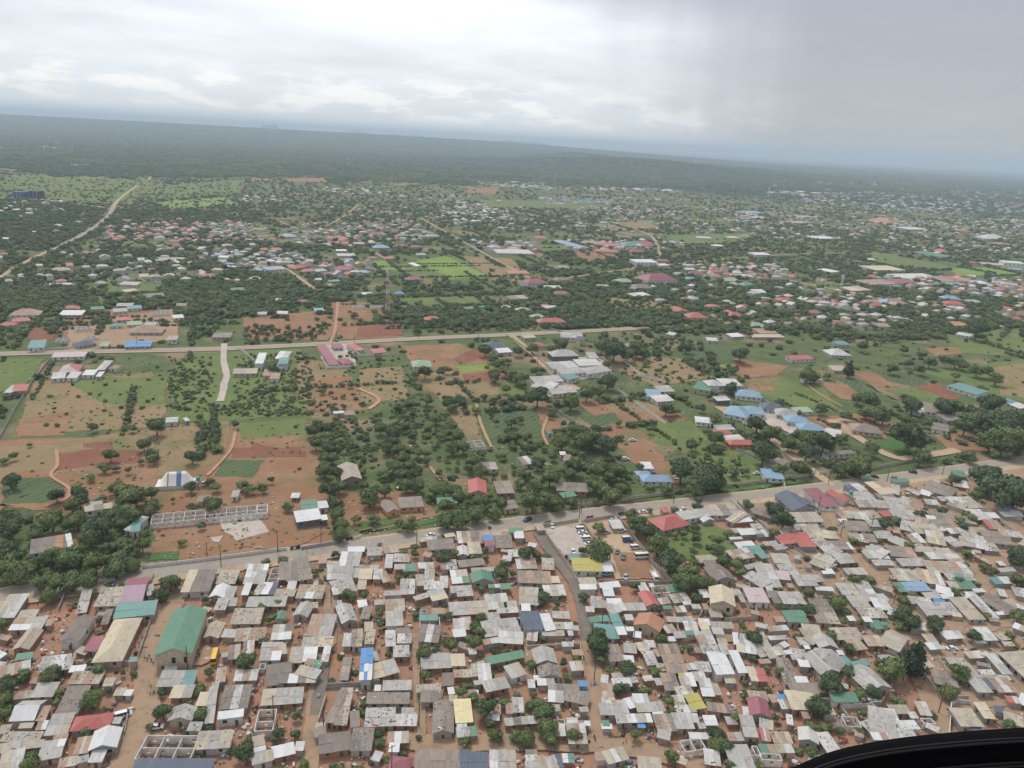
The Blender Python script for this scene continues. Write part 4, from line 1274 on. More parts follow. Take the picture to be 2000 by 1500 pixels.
TREES = '''212 1138 17
238 1144 18
96 1160 30 l
331 1135 38
314 1160 30 d
318 1170 18 d
192 1306 26
46 1312 20
108 1312 26
194 1208 16
4 1216 24 l
96 1316 34
10 1336 36 d
48 1318 22
8 1364 30 l
6 1392 30 l
114 1352 20
110 1372 18
181 1362 38 l
212 1349 12
316 1351 18 d
317 1387 32 d
240 1313 14
262 1314 16
293 1420 14
169 1426 22
58 1488 34
392 1344 24
391 1394 28
372 1372 14
238 1392 14
408 1310 22 d
480 1288 38
516 1252 18
647 1329 17 d
580 1396 22
546 1430 24 d
576 1432 22 d
536 1442 16
474 1466 38 d
490 1444 18
741 1448 21
593 1491 22
684 1286 14 l
758 1278 14
488 1306 16
520 1096 16
554 1094 24 l
654 1082 16 d
741 1063 12
492 1160 16
514 1158 15
543 1178 18
530 1206 20
512 1188 18 l
476 1182 12
558 1212 14
626 1110 12
614 1116 14
636 1128 12
626 1140 16
678 1158 22
688 1164 20
712 1162 22
789 1078 20 l
745 1218 20 d
706 1218 14
778 1128 16 l
794 1118 16 d
766 1140 12
402 1170 18 d
880 1256 34
830 1272 34
926 1252 34
1038 1298 24
1101 1294 20 d
1168 1258 46 d
948 1378 42 d
958 1412 22 d
966 1432 30 l
1008 1434 26
1030 1438 36 l
1060 1386 44
1070 1420 40 l
1076 1442 30
1120 1434 32 l
830 1316 24
900 1352 22
924 1360 22 l
1172 1288 22
1190 1308 18 l
984 1370 22 l
940 1282 11 d
1108 1320 18
1126 1284 18
818 1440 14
910 1449 22
1036 1376 20
1042 1354 16
876 1308 14
988 1272 14
810 1068 20
810 1080 18 d
862 1086 34 d
866 1046 13
899 1060 12
888 1080 18
926 1086 18
948 1072 14
948 1086 18 l
956 1030 8
1026 1078 34 d
1047 1082 22 l
1067 1084 20
1170 1029 26
1138 1074 20 d
1174 1070 52
980 1116 34
984 1100 20
1000 1118 18
960 1158 16 l
940 1150 14
1052 1150 20
1062 1164 28
1058 1176 18 d
1100 1164 16
1140 1164 22 d
874 1202 20 d
812 1200 17 d
828 1197 12
940 1206 28
928 1222 24
938 1232 26
1086 1190 16
1124 1216 12
1166 1244 40 d
880 1164 12
804 1126 16 l
1158 1124 16
1060 1246 16
1240 1142 22 d
1338 1132 50
1376 1138 34 l
1360 1166 22 d
1288 1158 14
1287 1190 14
1292 1248 30
1348 1264 18
1452 1224 18 l
1474 1244 34 d
1522 1150 14 l
1532 1186 18
1562 1184 18 d
1580 1190 26 d
1578 1158 20
1218 1208 12
1326 1248 12 l
1472 1202 10
1226 1306 34 d
1280 1310 24
1208 1344 26 d
1222 1342 18
1306 1368 26
1316 1388 22
1241 1434 26
1382 1368 18
1402 1434 34 d
1400 1454 30 l
1416 1456 30 d
1312 1474 28 l
1438 1398 22
1514 1400 18
1524 1310 20
1498 1304 16
1594 1376 24 d
1478 1492 20 l
1424 1494 24
1588 1466 22
1452 1360 16 l
1454 1332 12 l
1474 1346 16
1586 1420 24 l
1472 1284 14
1623.8 1239.8 24.2
1657.9 1264 24.2 d
1791 1268.4 59.4 f
1744.8 1301.4 50.6
1714 1297 16.5 d
1659 1310.2 26.4 d
1621.6 1332.2 41.8 d
1678.8 1354.2 24.2 l
1707.4 1352 28.6 d
1601.8 1378.4 44 d
1876.8 1310.2 35.2
1852.6 1349.8 30.8 l
1903.2 1239.8 26.4 d
1973.6 1239.8 19.8
1984.6 1264 13.2
1744.8 1365.2 19.8
1762.4 1371.8 17.6
1821.8 1393.8 15.4
1971.4 1415.8 24.2
1586.4 1468.6 24.2
1641.4 1426.8 19.8 l
1612.8 1418 19.8 l
1584.2 1422.4 24.2 l
1678.8 1426.8 17.6
1689.8 1336.6 13.2
1828.4 1224.4 26.4 d
1733.8 1380.6 13.2
1632.6 1104.2 15.4
1670 1102 13.2
1670 1130.6 26.4
1700.8 1132.8 24.2
1637 1174.6 35.2 l
1652.4 1194.4 19.8
1617.2 1168 19.8 d
1579.8 1190 24.2 d
1645.8 1212 17.6 l
1681 1216.4 17.6
1764.6 1170.2 24.2
1784.4 1161.4 19.8
1762.4 1198.8 35.2 d
1780 1212 35.2 d
1758 1218.6 22
1827.3 1216.4 28.6 d
1811.9 1095.4 15.4
1884.5 1103.1 15.4
1872.4 1130.6 19.8
1865.8 1154.8 17.6
1879 1161.4 15.4
1940.6 1115.2 22 d
1920.8 1106.4 17.6
1989 1130.6 28.6
1989 1201 24.2 l
1894.4 1174.6 13.2
1927.4 1203.2 15.4
1909.8 1141.6 13.2
1579.8 1157 19.8
1989 1088.8 33 d
1231.5 1003.1 27.3
1246.2 1017.8 42
1263 1034.6 39.9 d
1286.1 1059.8 48.3
1309.2 1089.2 52.5 d
1342.8 1114.4 44.1 l
1374.3 1135.4 37.8
1317.6 1043 18.9 l
1334.4 1040.9 21 l
1358.5 1028.3 23.1 d
1359.6 1051.4 23.1 d
1317.6 992.6 16.8 l
1269.3 996.8 12.6 l
1361.7 990.5 21 d
1353.3 1076.6 18.9
1403.7 1055.6 23.1
1401.6 1072.4 29.4
1422.6 1040.9 18.9
1412.1 1093.4 31.5
1439.4 1099.7 29.4
1447.8 1114.4 23.1
1531.8 1011.5 44.1 d
1515 992.6 37.8 d
1510.8 1040.9 23.1
1491.9 1068.2 16.8
1473 1013.6 12.6
1460.4 984.2 25.2
1357.5 1097.6 21
1557 1089.2 12.6 l
1575.9 1089.2 12.6
1929.6 923.2 50.6 d
1865.8 934.2 22 d
1978 947.4 72.6 d
1989 976 33 d
1907.6 965 22
1920.8 958.4 22
1940.6 962.8 15.4 d
1841.6 995.8 19.8 d
1804.2 1002.4 17.6 d
1806.4 973.8 13.2
1751.4 1013.4 19.8
1729.4 1022.2 24.2 d
1678.8 1017.8 17.6 d
1707.4 1035.4 17.6
1773.4 1042 17.6
1775.6 1064 19.8
1887.8 1002.4 17.6 l
1898.8 1011.2 19.8
1874.6 1013.4 17.6 l
1881.2 1028.8 19.8 d
1887.8 1079.4 19.8
1993.4 1086 37.4 d
1667.8 1055.2 17.6
1626 1033.2 17.6
1564.4 993.6 13.2
1678.8 1072.8 11
1718.4 1055.2 13.2
1575.4 914.4 24.2
1639.2 914.4 28.6 d
1683.2 914.4 37.4 d
21.2 935 30 d
27.5 890 15
7.5 897.5 15
57.5 867.5 10
182.5 832.5 20 d
257.5 833.8 17.5
305 827.5 37.5
460 827.5 17.5 d
280 865 27.5
297.5 882.5 25
300 892.5 22.5
215 886.2 27.5 l
375 890 27.5 d
275 898.8 15
202.5 910 22.5
225 912.5 15
250 917.5 15
177.5 930 17.5
110 965 27.5 d
155 960 27.5 d
147.5 950 20
155 975 30 d
140 985 27.5
250 965 55
225 950 27.5
265 972.5 27.5
200 970 17.5
295 960 27.5
297.5 985 27.5
290 997.5 27.5
372.5 947.5 25 d
410 937.5 22.5
422.5 947.5 22.5 l
472.5 945 25
490 952.5 22.5 l
376.2 987.5 21.2 d
415 982.5 35
337.5 975 12.5
393.8 1025 16.2 d
355 1057.5 15 l
67.5 1042.5 28.8 l
20 1025 42.5 d
10 1075 42.5 d
15 1112.5 47.5
40 1120 47.5
100 1012.5 42.5
150 1012.5 37.5
135 1020 32.5
195 1022.5 50 d
175 1042.5 37.5 l
217.5 1045 22.5
235 1020 27.5
225 1000 30
252.5 1000 42.5
282.5 1040 22.5
277.5 1060 32.5
90 1095 32.5
120 1090 35
140 1095 47.5
185 1102.5 47.5 l
225 1115 40
250 1107.5 32.5
170 1130 40
140 1132.5 40
105 1135 40
82.5 1135 32.5
260 1110 27.5
25 1095 32.5 d
532 713.3 26.7
550.7 729.3 13.3 d
609.3 788 21.3
612 838.7 29.3 d
633.3 836 24 d
617.3 862.7 29.3
641.3 870.7 29.3 d
649.3 849.3 24
633.3 894.7 26.7
649.3 892 26.7
633.3 913.3 34.7
657.3 921.3 32 d
644 953.3 40 d
662.7 948 29.3
657.3 980 29.3
660 1001.3 29.3
668 1022.7 29.3 l
665.3 1041.3 32
684 749.3 16
646.7 766.7 12
670.7 772 12
710.7 945.3 24
708 918.7 24
721.3 966.7 42.7
750.7 956 29.3
729.3 1009.3 24
697.3 1012 21.3 l
780 1022.7 24
796 1025.3 29.3 l
804 1012 21.3
742.7 924 18.7
761.3 921.3 24 l
564 988 21.3
513.3 950.7 21.3
529.3 936 16 d
857.3 922.7 18.7 d
833.3 900 16 d
833.3 885.3 16 d
857.3 892 13.3
892 913.3 13.3
893.3 898.7 10.7
849.3 870.7 13.3
820 894.7 13.3
873.3 902.7 18.7
814.7 881.3 24
812 870.7 21.3
873.3 844 24
892 849.3 29.3
881.3 828 29.3
852 814.7 26.7
870.7 806.7 21.3
905.3 870.7 29.3
921.3 897.3 32
884 870.7 32
860 849.3 21.3
940 916 32
916 913.3 24
766.7 860 32 d
756 870.7 29.3
777.3 876 29.3
766.7 844 29.3 d
742.7 833.3 29.3
734.7 820 21.3
788 892 29.3
801.3 908 29.3
812 921.3 29.3 d
785.3 924 32
772 908 29.3
793.3 945.3 34.7
817.3 945.3 29.3
878.7 782.7 29.3 d
884 793.3 24
833.3 777.3 26.7
801.3 785.3 21.3
817.3 756 21.3
806.7 740 18.7
830.7 724 29.3 d
860 724 21.3 d
873.3 718.7 21.3
889.3 729.3 16 d
964 732 24 d
988 758.7 18.7
929.3 798.7 18.7
884 934.7 21.3 d
868 953.3 34.7 l
849.3 956 29.3
886.7 956 32
838.7 966.7 24
870.7 985.3 34.7 l
894.7 966.7 29.3
910.7 969.3 24
873.3 1012 40
900 1009.3 45.3
932 1001.3 40
937.3 977.3 34.7
953.3 988 24
966.7 1001.3 29.3
977.3 980 29.3
953.3 966.7 21.3
628 761.3 16
1050 902 30 d
1080 890 21 d
1137 884 21
1249.5 908 21 d
1188 740 36 d
1161 938 39
1194 965 45
1215 953 36
1173 950 39
1188 929 33
1269 950 24
1302 953 27
1164 977 18
1116 978.5 27 d
1041 974 51 l
1086 980 36
1068 971 33
1047 947 36
1017 941 27
1206 917 42
1122 908 39 d
1110 923 33
1074 926 45
1170 914 42
1332 914 51 d
1383 920 60 d
1371 935 51 d
1362 947 39
1407.1 938 33
1353 866 27 d
1269 836 21
1209 824 18
1431.1 917 27
1455.1 918.5 18
1188 866 45 d
1158 851 45
1128 839 45
1140 857 45
1098 857 39
1080 800 21
1077 809 18
1101 827 15 d
1050 770 45 d
1116 779 39 l
1071 780.5 21
1146 764 36
1170 761 30
999 821 27
1017 818 18
966 734 27 d
987 758 21
1041 677 27
1188 707 24
1254 770 18 d
1236 770 15
1428.1 755 27 d
1386 773 15 d
1302 794 33
1317 800 21
1371 794 21 d
1398 815 27
1095 668 33
1077 680 27
1011 683 24 d
948 680 30
963 695 27
975 707 27
987 722 27
999 728 27
1011 737 27
1020 746 21
1263 707 15
1290 722 13.5
1341 674 27 d
1446.1 689 33 d
1245 677 36
1227 689 33 l
1200 677 51 d
1176 671 36
1257 686 30
1398 851 33
1479.1 827 36 d
1365 977 18 d
1652 810 22.5 d
1604 796.5 24 d
1562 805.5 12
1520 784.5 18 d
1481 825 36 d
1505 841.5 39
1610 858 51 d
1568 849 30
1586 855 36
1577 879 39 d
1541 864 33
1493 879 51 d
1778 843 60 d
1793 855 45 d
1712 804 39
1727 810 30 l
1694 801 30
1784 789 36 d
1787 819 15
1811 825 18
1895 888 27
1799 888 36
1778 876 21
1874 888 18
1820 900 18
1946.1 885 18
1967.1 886.5 21
1682 906 45 l
1688 888 33
1703 873 30
1646 912 30 l
1646 852 24
1634 831 18
1562 909 33
1520 915 24
1700 777 36
1676 774 27
1940.1 783 39 d
1919.1 756 18
1868 732 18
1745 717 24 d
1766 681 18 d
1685 672 24 d
1661 711 27 f
1439 690 24 d
1427 756 24 d
1577 729 33
1592 732 27
1616 732 15
1775 708 18 d
1796 717 24
1817 702 27
1844 702 24
1868 702 27
1880 708 24
1910.1 720 27
1928.1 723 24
1946.1 735 27
1844 789 36 d
1868 792 30
1904.1 816 39
1922.1 807 39 d
1955.1 825 60 d
1970.1 849 60
1985.1 819 45 d
1937.1 855 45
1886 828 36
1994.1 864 39 d
1967.1 870 33
1910.1 636 39 d
1502 639 18
1461.5 648 18 d'''
GROUND = '''P settle -500,1260 0,1172 200,1145 400,1115 600,1090 800,1062 1000,1034 1160,1014 1400,987 1600,964 1800,937 2000,910 2100,893 2900,900 3200,1900 -900,1900
P red -40,860 230,850 600,815 625,870 640,950 660,1060 500,1080 300,1100 285,1000 180,1010 0,1010 -60,960
P dry 60,745 300,725 330,800 300,835 120,845 25,855
P green 120,740 330,735 325,790 200,790
P red 30,820 150,800 130,850 30,855
P dry -20,870 120,865 250,840 310,840 300,900 200,905 60,920 -20,930
P plow 160,865 225,860 220,880 160,875
P plow 110,885 190,875 280,880 275,905 180,910 105,922
P dry 320,830 450,820 455,850 430,900 330,935 300,930 300,870
P green 460,825 600,815 605,850 470,860
P plow 450,875 590,872 600,893 450,897
P plow 490,862 520,870 600,880 595,893 490,893
P crop 430,898 520,898 495,935 415,932
P crop 0,935 95,930 130,955 110,990 60,1010 0,1010
P green 330,800 470,760 600,770 600,810 460,822 320,825
P green 330,735 360,690 590,680 600,760 460,800 330,800
P dry 580,690 680,720 690,800 610,820 570,760
P red 600,740 690,735 720,800 620,810
P dry 700,720 790,715 800,780 700,790
P red 780,675 900,670 960,700 985,770 870,785 830,760
P dry 830,715 920,730 975,755 985,770 860,785 825,745
P bright 885,715 965,710 960,722 900,728
P plow 900,730 975,725 1005,733 1000,742 905,748
P plow 930,680 955,695 900,712 880,700
P green 970,740 1030,745 1025,775 975,770
P dry 860,795 925,790 945,860 960,880 920,880 890,830
P crop 920,795 1060,800 1062,855 950,860
P red 1040,790 1075,790 1100,830 1070,860 1060,840
P red 1110,780 1230,775 1310,800 1400,870 1380,900 1200,840
P dry 1230,775 1330,810 1200,805 1170,790
P crop 1130,815 1200,805 1215,825 1160,835
P red 1205,810 1320,803 1350,820 1220,825
P green 1225,828 1350,820 1400,870 1290,872
P red 1165,835 1215,830 1300,890 1310,925 1260,930
P green 1300,870 1450,850 1500,900 1480,950 1390,960 1350,890
P red 1270,900 1340,900 1330,955 1280,950
P dry 1180,690 1330,700 1400,740 1280,755 1190,720
P crop 1310,680 1400,660 1460,700 1420,715 1340,712
P bright 1400,712 1460,708 1475,720 1420,726
P red 1430,700 1545,715 1520,735 1425,740
P green 1450,745 1600,742 1640,800 1560,800 1480,770
P red 1450,740 1500,738 1520,765 1460,765
P red 1590,745 1660,750 1700,790 1640,780
P crop 1620,735 1690,745 1760,790 1700,780
P green 1690,750 1760,785 1720,770
P red 1665,730 1735,728 1765,755 1710,758
P crop 1700,720 1790,735 1830,760 1780,755 1730,745
P plow 1780,755 1830,748 1880,780 1850,782
P green 1720,760 1780,755 1900,795 1880,795 1800,790
P red 1870,790 1950,790 1955,810 1890,800
P green 1790,725 2010,700 2010,790 1900,760
P red 1800,680 1890,675 1890,690 1830,697
P dry 1930,720 2010,705 2010,780 1950,770
P green 1840,650 2010,640 2010,700 1880,690
P red 1820,850 1900,840 1950,885 1850,880
P red 1570,815 1700,805 1740,860 1640,850
P sand 1610,820 1650,815 1700,845 1650,850
P lawn 1700,865 1750,850 1820,880 1770,893
P lawn 690,1042 880,1005 890,1018 740,1040
P red 650,960 820,960 860,1010 700,1040 650,1010
P lawn 700,1020 760,1010 780,1020 690,1040
P red 480,990 600,990 640,1040 560,1080 470,1070
P gravel 420,1010 500,1000 530,1040 460,1060 430,1040
P gravel 405,1050 440,1045 430,1062 412,1060
P red -20,985 180,975 260,985 240,1000 60,1000
P red 60,1040 190,1040 150,1080 70,1080
P lawn 290,1080 355,1075 350,1095 280,1100
P red 120,620 230,600 350,600 350,660 120,690
P plow 60,640 120,638 105,665 50,665
P red 470,620 640,605 660,640 640,665 480,665
P red 640,590 720,590 760,620 780,660 660,665 650,630
P plow 700,640 780,625 790,655 690,662
P green 700,525 900,500 960,545 850,550 760,530
P bright 690,512 760,508 800,530 740,533
P bright 810,510 870,500 960,540 880,545
P green 770,580 970,575 960,600 780,605
P dry 900,500 1000,505 1040,545 950,540
P red 1110,490 1180,487 1215,505 1150,512
P green 1010,475 1130,480 1110,490 1030,490
P green -10,700 90,700 50,760 -10,770
P green 150,570 260,530 330,540 320,570 200,600
P bright 300,395 440,385 470,400 330,408
P green 380,430 520,440 530,470 430,455
P green 150,475 350,468 340,480 160,485
P green 930,390 1200,395 1190,410 950,405
P green 1300,460 1480,455 1430,475 1320,478
P green 1700,490 1860,520 1850,530 1700,515
P bright 1840,525 1990,520 2000,535 1880,540
P green 1560,555 1660,552 1680,570 1570,578
P dry 1150,440 1260,430 1290,445 1180,452
P dry 1180,580 1310,595 1330,605 1200,610
P red 1950,610 2010,605 2010,630 1960,625
P red -20,370 40,360 60,385 -20,392
P red 80,340 120,342 110,352 80,350
P red 230,340 262,342 258,358 240,350
P red 915,368 975,366 970,380 905,376
P red 490,348 530,346 528,354 490,354
P red 555,348 640,347 640,356 560,356
P green -20,345 260,335 300,360 260,400 210,400 -20,385
P green 270,365 480,350 470,380 300,392
P lawn 1840,950 2020,915 2050,980 1960,1000
P gravel 1055,1032 1130,1022 1175,1100 1100,1090
P gravel 1100,1090 1160,1100 1190,1120 1135,1150
P sand 1135,1020 1205,1010 1300,1135 1200,1135 1180,1100
P red 1190,1080 1260,1080 1300,1135 1210,1130
P green 1310,1000 1440,1040 1450,1090 1310,1100
P green 1255,1000 1310,1000 1330,1130 1300,1120
P green 1500,1130 1540,1110 1520,1090 1440,1080
P sand 1600,960 1640,960 1760,1150 1720,1150
P court 895,602 930,598 965,612 930,620
P courtg 925,596 960,594 975,601 945,604
P dirt 1440,985 1600,962 1800,935 2060,903 2060,1500 1780,1300 1500,1130
P lawn 500,1089 600,1078 690,1065 690,1070 600,1084 500,1096
P lawn 1050,1005 1190,988 1190,994 1050,1012
P lawn 1205,985 1345,966 1345,973 1205,991
P lawn 1365,962 1590,936 1590,943 1365,971
P lawn 700,1057 860,1037 1000,1014 1000,1018 860,1043 700,1063
P gravel 616,672 690,672 700,716 634,722
P gravel 1085,702 1180,695 1200,738 1100,745
P gravel 1030,738 1100,735 1130,775 1050,778
P gravel 1400,795 1520,795 1640,850 1560,855
P dirt 130,640 350,600 350,665 130,690
R verge 15 -80,1181 0,1169 200,1140 400,1109 600,1082 800,1055 1000,1027 1160,1007 1400,980 1600,957 1800,930 2000,903 2120,884 2600,800
R asphalt 8.5 -80,1176 0,1165 200,1137 400,1106 600,1079 800,1052 1000,1024 1160,1004 1400,977 1600,954 1800,927 2000,900 2120,881 2600,800
R verge 12 -200,697 0,692 200,687 400,683 600,674 800,663 1000,654 1150,647 1240,642
R dirt 6 1240,642 1300,639 1400,633 1466,629 1560,622
R asphalt 7 -200,697 0,692 200,687 400,683 600,674 800,663 1000,654 1150,647 1240,642
R sand 6 -10,548 60,507 130,475 190,440 212,420 232,390 268,363
R asphalt 6 120,478 160,460 190,440 212,420 224,405
R sand 6 289,353 300,338
R sand 7 -20,388 60,388 130,396 200,405
R sand 6 -20,342 80,345 150,350 240,342
R sand 6 1000,657 1040,692 1085,735 1130,762
R gravel 5 438,672 437,705 443,735 438,750 436,765 430,785
R sand 6 1400,795 1480,840 1540,885 1625,950
R sand 1.8 1568,745 1600,770 1645,795
R sand 7 1640,830 1690,865 1750,895 1800,892 1870,880
R sand 3 660,590 655,640 645,672
R sand 3 700,760 740,780 720,800
R sand 1.8 800,870 830,900 860,940
R sand 1.8 930,790 940,830 960,875
R sand 1.8 1070,815 1060,845 1070,870
R sand 1.8 110,880 112,910 100,930 135,955 130,975 90,990
R sand 1.8 460,840 450,880 405,930
R sand 4 540,430 600,455 700,480 760,510
R sand 4 560,525 620,570
R sand 4 700,400 640,440 500,465
R sand 4 820,425 900,470 990,520 1040,545
R sand 5 1210,440 1270,460 1290,500
R sand 4 430,470 700,443 820,438
R sand 5 1080,548 1200,530 1330,515 1500,500 1650,495 1800,500
R sand 6 1460,530 1600,560 1720,580 1850,600 1960,640
R mud 5 1050,1040 1075,1080 1120,1140 1140,1200 1150,1260
R dirt 6 1150,1255 1160,1320 1165,1400 1170,1460
R dirt 5 628,1105 645,1150 645,1200 645,1250 628,1300 612,1400 605,1530
R mud 4 632,1300 618,1400
R dirt 9 352,1150 325,1200 300,1270 290,1340 280,1400 262,1440 240,1530
R dirt 8 290,1280 380,1290 420,1270
R dirt 7 790,1445 850,1455 1000,1452 1170,1458 1300,1478 1450,1530
R dirt 5 1340,1245 1450,1250 1540,1260
R dirt 6 1500,1050 1590,1100 1640,1170 1700,1210
R dirt 5 1590,960 1625,1010 1660,1080 1700,1130 1740,1170
R dirt 7 1860,930 1940,1000 2010,1050
R dirt 8 2010,1085 1940,1120 1905,1160 1890,1200
R dirt 9 1850,1228 1920,1222 2020,1195
R dirt 8 1740,1230 1790,1310 1820,1370 1835,1440 1840,1500
R dirt 8 1820,1370 1900,1372 2030,1350
R dirt 4 815,1240 818,1340 820,1440
R dirt 4 1020,1180 1035,1280 1040,1340
W 2 g 0,858 28,805 60,752 98,704
W 2 w 278,1112 420,1095 560,1076
W 2 g 590,1075 655,1064 665,1058
W 1.8 w 690,1056 705,1052
W 2.2 s 1055,1032 1085,1075 1110,1110 1132,1148
W 2.2 s 1055,1032 1130,1020
W 2.2 s 1135,1020 1175,1078
W 2.2 s 1140,1022 1200,1012
W 2.4 g 1202,1008 1240,1058 1275,1105 1312,1142
W 2 g 1170,1140 1230,1143 1312,1142
W 2 s 1116,992 1190,983
W 2 s 1204,981 1260,972 1342,961
W 2 s 1360,958 1460,947 1588,929
W 2 w 1588,929 1590,920
W 2 w 1600,928 1612,926
W 2 w 1620,924 1665,920
W 2 s 1668,922 1730,912 1820,895
W 2.2 w 1170,668 1200,690 1250,735 1300,750
W 1.8 g 1120,680 1180,705 1245,755
W 1.8 g 1000,662 1050,700 1090,740
W 1.8 g 1075,795 1118,825
W 1.8 g 1175,875 1215,915
W 1.8 s 1410,740 1480,775 1560,830
W 1.8 w 1425,800 1500,858 1560,848
W 1.8 g 1525,885 1590,935
W 1.8 g 1440,880 1530,920
W 1.8 w 210,545 225,572
W 1.8 w 210,541 290,539
W 1.8 w 85,684 185,678
W 1.8 s 310,550 335,580
W 2 w 465,680 515,720 560,722
W 2 w 622,676 637,720 690,718
W 2 w 684,674 702,696 760,694
W 2 w 665,562 690,580 735,578
W 2 w 565,573 575,594 627,592
W 2 w 870,575 930,573
W 2 w 1090,680 1300,830
W 2 w 790,440 990,520
W 1.8 g 1620,590 1780,540
W 2 g 1625,430 1700,470
W 2 w 1640,545 1730,560
W 1.8 w 1450,478 1600,450
W 2 g 1065,640 1165,672
W 2 g 560,452 700,442
W 2 w 600,480 660,512
W 2.2 c 1030,1270 1132,1265 1142,1330
W 2.2 c 1042,1300 1045,1340
W 2.2 g 638,1345 708,1342 742,1337
W 2.2 c 637,1365 622,1415
W 2 g 245,1420 228,1480
W 2 g 252,1395 244,1440
W 2 g 130,1160 115,1195
W 2 w 175,1150 188,1141 225,1137
W 2 g 300,1128 282,1175
W 2 s 210,1297 252,1300
W 2 g 295,1218 270,1290
W 2 s 1390,1170 1365,1210
W 2 s 1462,1145 1480,1210 1415,1215
W 2.2 c 1315,1205 1330,1255 1370,1250
W 2 g 1440,985 1500,1040 1560,1080 1600,1110
W 2 w 1427,980 1470,1020 1520,1060
W 2 w 1575,962 1600,1000 1640,1003
W 2 g 1840,1360 1855,1350 1875,1350
W 2.2 w 1852,1440 1856,1382 1870,1376 1893,1378
W 2.2 s 1795,1315 1840,1370 1890,1368
W 2.2 s 1830,1290 1850,1320
W 2 s 1640,1385 1720,1380 1725,1370
W 2 s 1643,1390 1685,1445
W 2 w 1645,1385 1700,1382 1720,1400
W 2 s 1580,1300 1625,1375
W 1.8 s 1530,1350 1545,1370 1620,1372
W 2 g 1780,1185 1815,1220
W 2 s 1810,1110 1845,1145
W 2 g 1890,935 1960,985 2010,1015
W 2 s 1860,935 1925,1000 1990,1050
W 2 w 1530,945 1535,965 1580,1000
W 2 g 960,1115 990,1190
W 2 g 740,1075 660,1090
U 432,1108 11
U 543,1079 11
U 627,1068 10
U 814,1064 11
U 814,1064 1
U 1131,1013 11
U 1135,1005 10
U 1102,997 9
U 1356,980 10
U 1315,985 5
U 1617,949 10
U 1732,942 9
U 1840,929 10
U 405,1095 9
U 270,1110 9
U 367,1310 10
U 145,1298 9
U 765,1520 12
U 632,1430 10
U 820,1350 10
U 818,1420 10
U 535,1420 12
U 647,1180 9
U 1440,1260 10
U 1763,1330 9
U 1832,1395 13
U 1160,1330 9
U 1175,1225 9
U 1236,1265 9
U 268,678 9
U 650,672 10
U 692,668 10
U 817,662 10
U 832,658 8
U 935,660 9
U 1049,720 9
U 1700,1040 10
U 1597,1000 9
U 1641,1050 10
U 1745,1180 9
M 757,620 52 rw
M 1083,365 60 rw
M 1327,408 60 rw
M 1432,372 50 g
M 1498,400 65 rw
M 1634,612 48 rw
M 1858,578 25 g
M 2000,560 30 g
V suv 1030,1019 200 navy
V sedan 841,1048 15 white
V sedan 1078,1030 -70 white
V van 1134,1037 5 white
V sedan 1138,1043 5 white
V sedan 1142,1051 5 white
V van 1146,1056 5 white
V sedan 1150,1065 10 white
V sedan 1119,1080 -60 white
V sedan 1194,1019 40 silver
V suv 1183,1043 10 silver
V suv 1214,1040 15 white
V pickup 1207,1036 0 grey
V van 1224,1056 5 white
V pickup 1226,1060 0 darkblue
V van 1240,1073 5 white
V bus 1253,1091 3 white
V truck 1278,1130 -65 white
V sedan 1221,1129 80 silver
V sedan 1222,1137 60 silver
V sedan 1205,1080 80 grey
V pickup 1217,1091 80 grey
V sedan 1333,997 20 white
V sedan 1328,1003 40 white
V sedan 1242,1005 0 silver
V sedan 1256,1003 0 white
V bus 420,1289 75 yellow
V van 240,1402 15 white
V sedan 1708,934 170 dark
V sedan 1745,935 170 silver
V suv 1782,925 170 dark
V sedan 1318,935 -45 white
V suv 1221,899 5 white
V sedan 1276,927 0 grey
V sedan 220,1149 5 silver
V van 403,947 30 white
V sedan 783,955 10 white
V sedan 656,668 175 dark
V sedan 990,655 175 white
V sedan 1675,1340 -60 white
V sedan 1235,862 0 white
V sedan 1432,930 5 white
V sedan 1452,930 5 white
V sedan 1478,927 5 white
V sedan 306,1424 5 white
V sedan 1858,1270 0 white
V pickup 1013,1216 30 grey
V pickup 1183,1125 0 teal
V sedan 1735,1290 60 white
K 388,952 4 green
K 1691,949 5 green
K 1658,985 6 green
K 402,645 4 green
K 1489,790 4 green
K 1451,845 5 green
K 1476,893 3 green
K 1167,690 4 green
K 1072,862 4 blue
K 1609,811 3 green
K 1690,812 3 green
K 15,420 3 green
K 810,442 3 green
G 567,1076 587,1073 2.2 navy
G 675,1057 692,1055 2 black
G 1191,984 1203,982 2.4 black
G 1342,961 1356,958 2.4 maroon
G 1145,1016 1158,1014 2.2 maroon
G 1025,1005 1031,1003 2.2 red
G 1037,1003 1048,1001 2.4 red
G 1063,1026 1075,1023 2.2 grey
G 1205,1010 1218,1007 2.4 darkgreen
G 1681,1383 1705,1379 2.6 navy
G 1277,1210 1295,1210 2.4 maroon
G 1480,1212 1490,1215 2.4 maroon
G 1793,1312 1802,1328 2.6 black
G 1103,1092 1112,1091 2.2 brown
S tree 0.15 4 -40,1120 -40,1010 60,1000 190,1000 280,1000 285,1060 260,1085 120,1108 0,1125
S bush 0.08 2.5 10,730 330,730 330,830 30,840
S bush 1.6 2.6 330,700 600,690 610,810 480,815 330,800
S bush 0.4 2.6 600,700 850,690 860,800 620,815
S tree 0.6 4 600,830 640,830 690,960 690,1040 650,1040 640,950
S tree 0.5 4 720,790 780,790 830,900 850,960 790,960 740,880
S bush 1.0 3 640,830 740,810 760,900 660,910
S tree 1.0 5 820,790 870,790 900,860 950,900 930,920 880,880
S bush 1.2 3 760,790 850,800 860,860 780,860
S tree 0.5 4.5 860,940 1100,940 1150,900 1200,920 1200,980 1000,1010 870,1020
S tree 0.4 4 960,870 1130,840 1180,880 1150,930 980,940
S tree 0.8 4 940,855 1080,860 1200,850 1230,870 1180,880 960,870
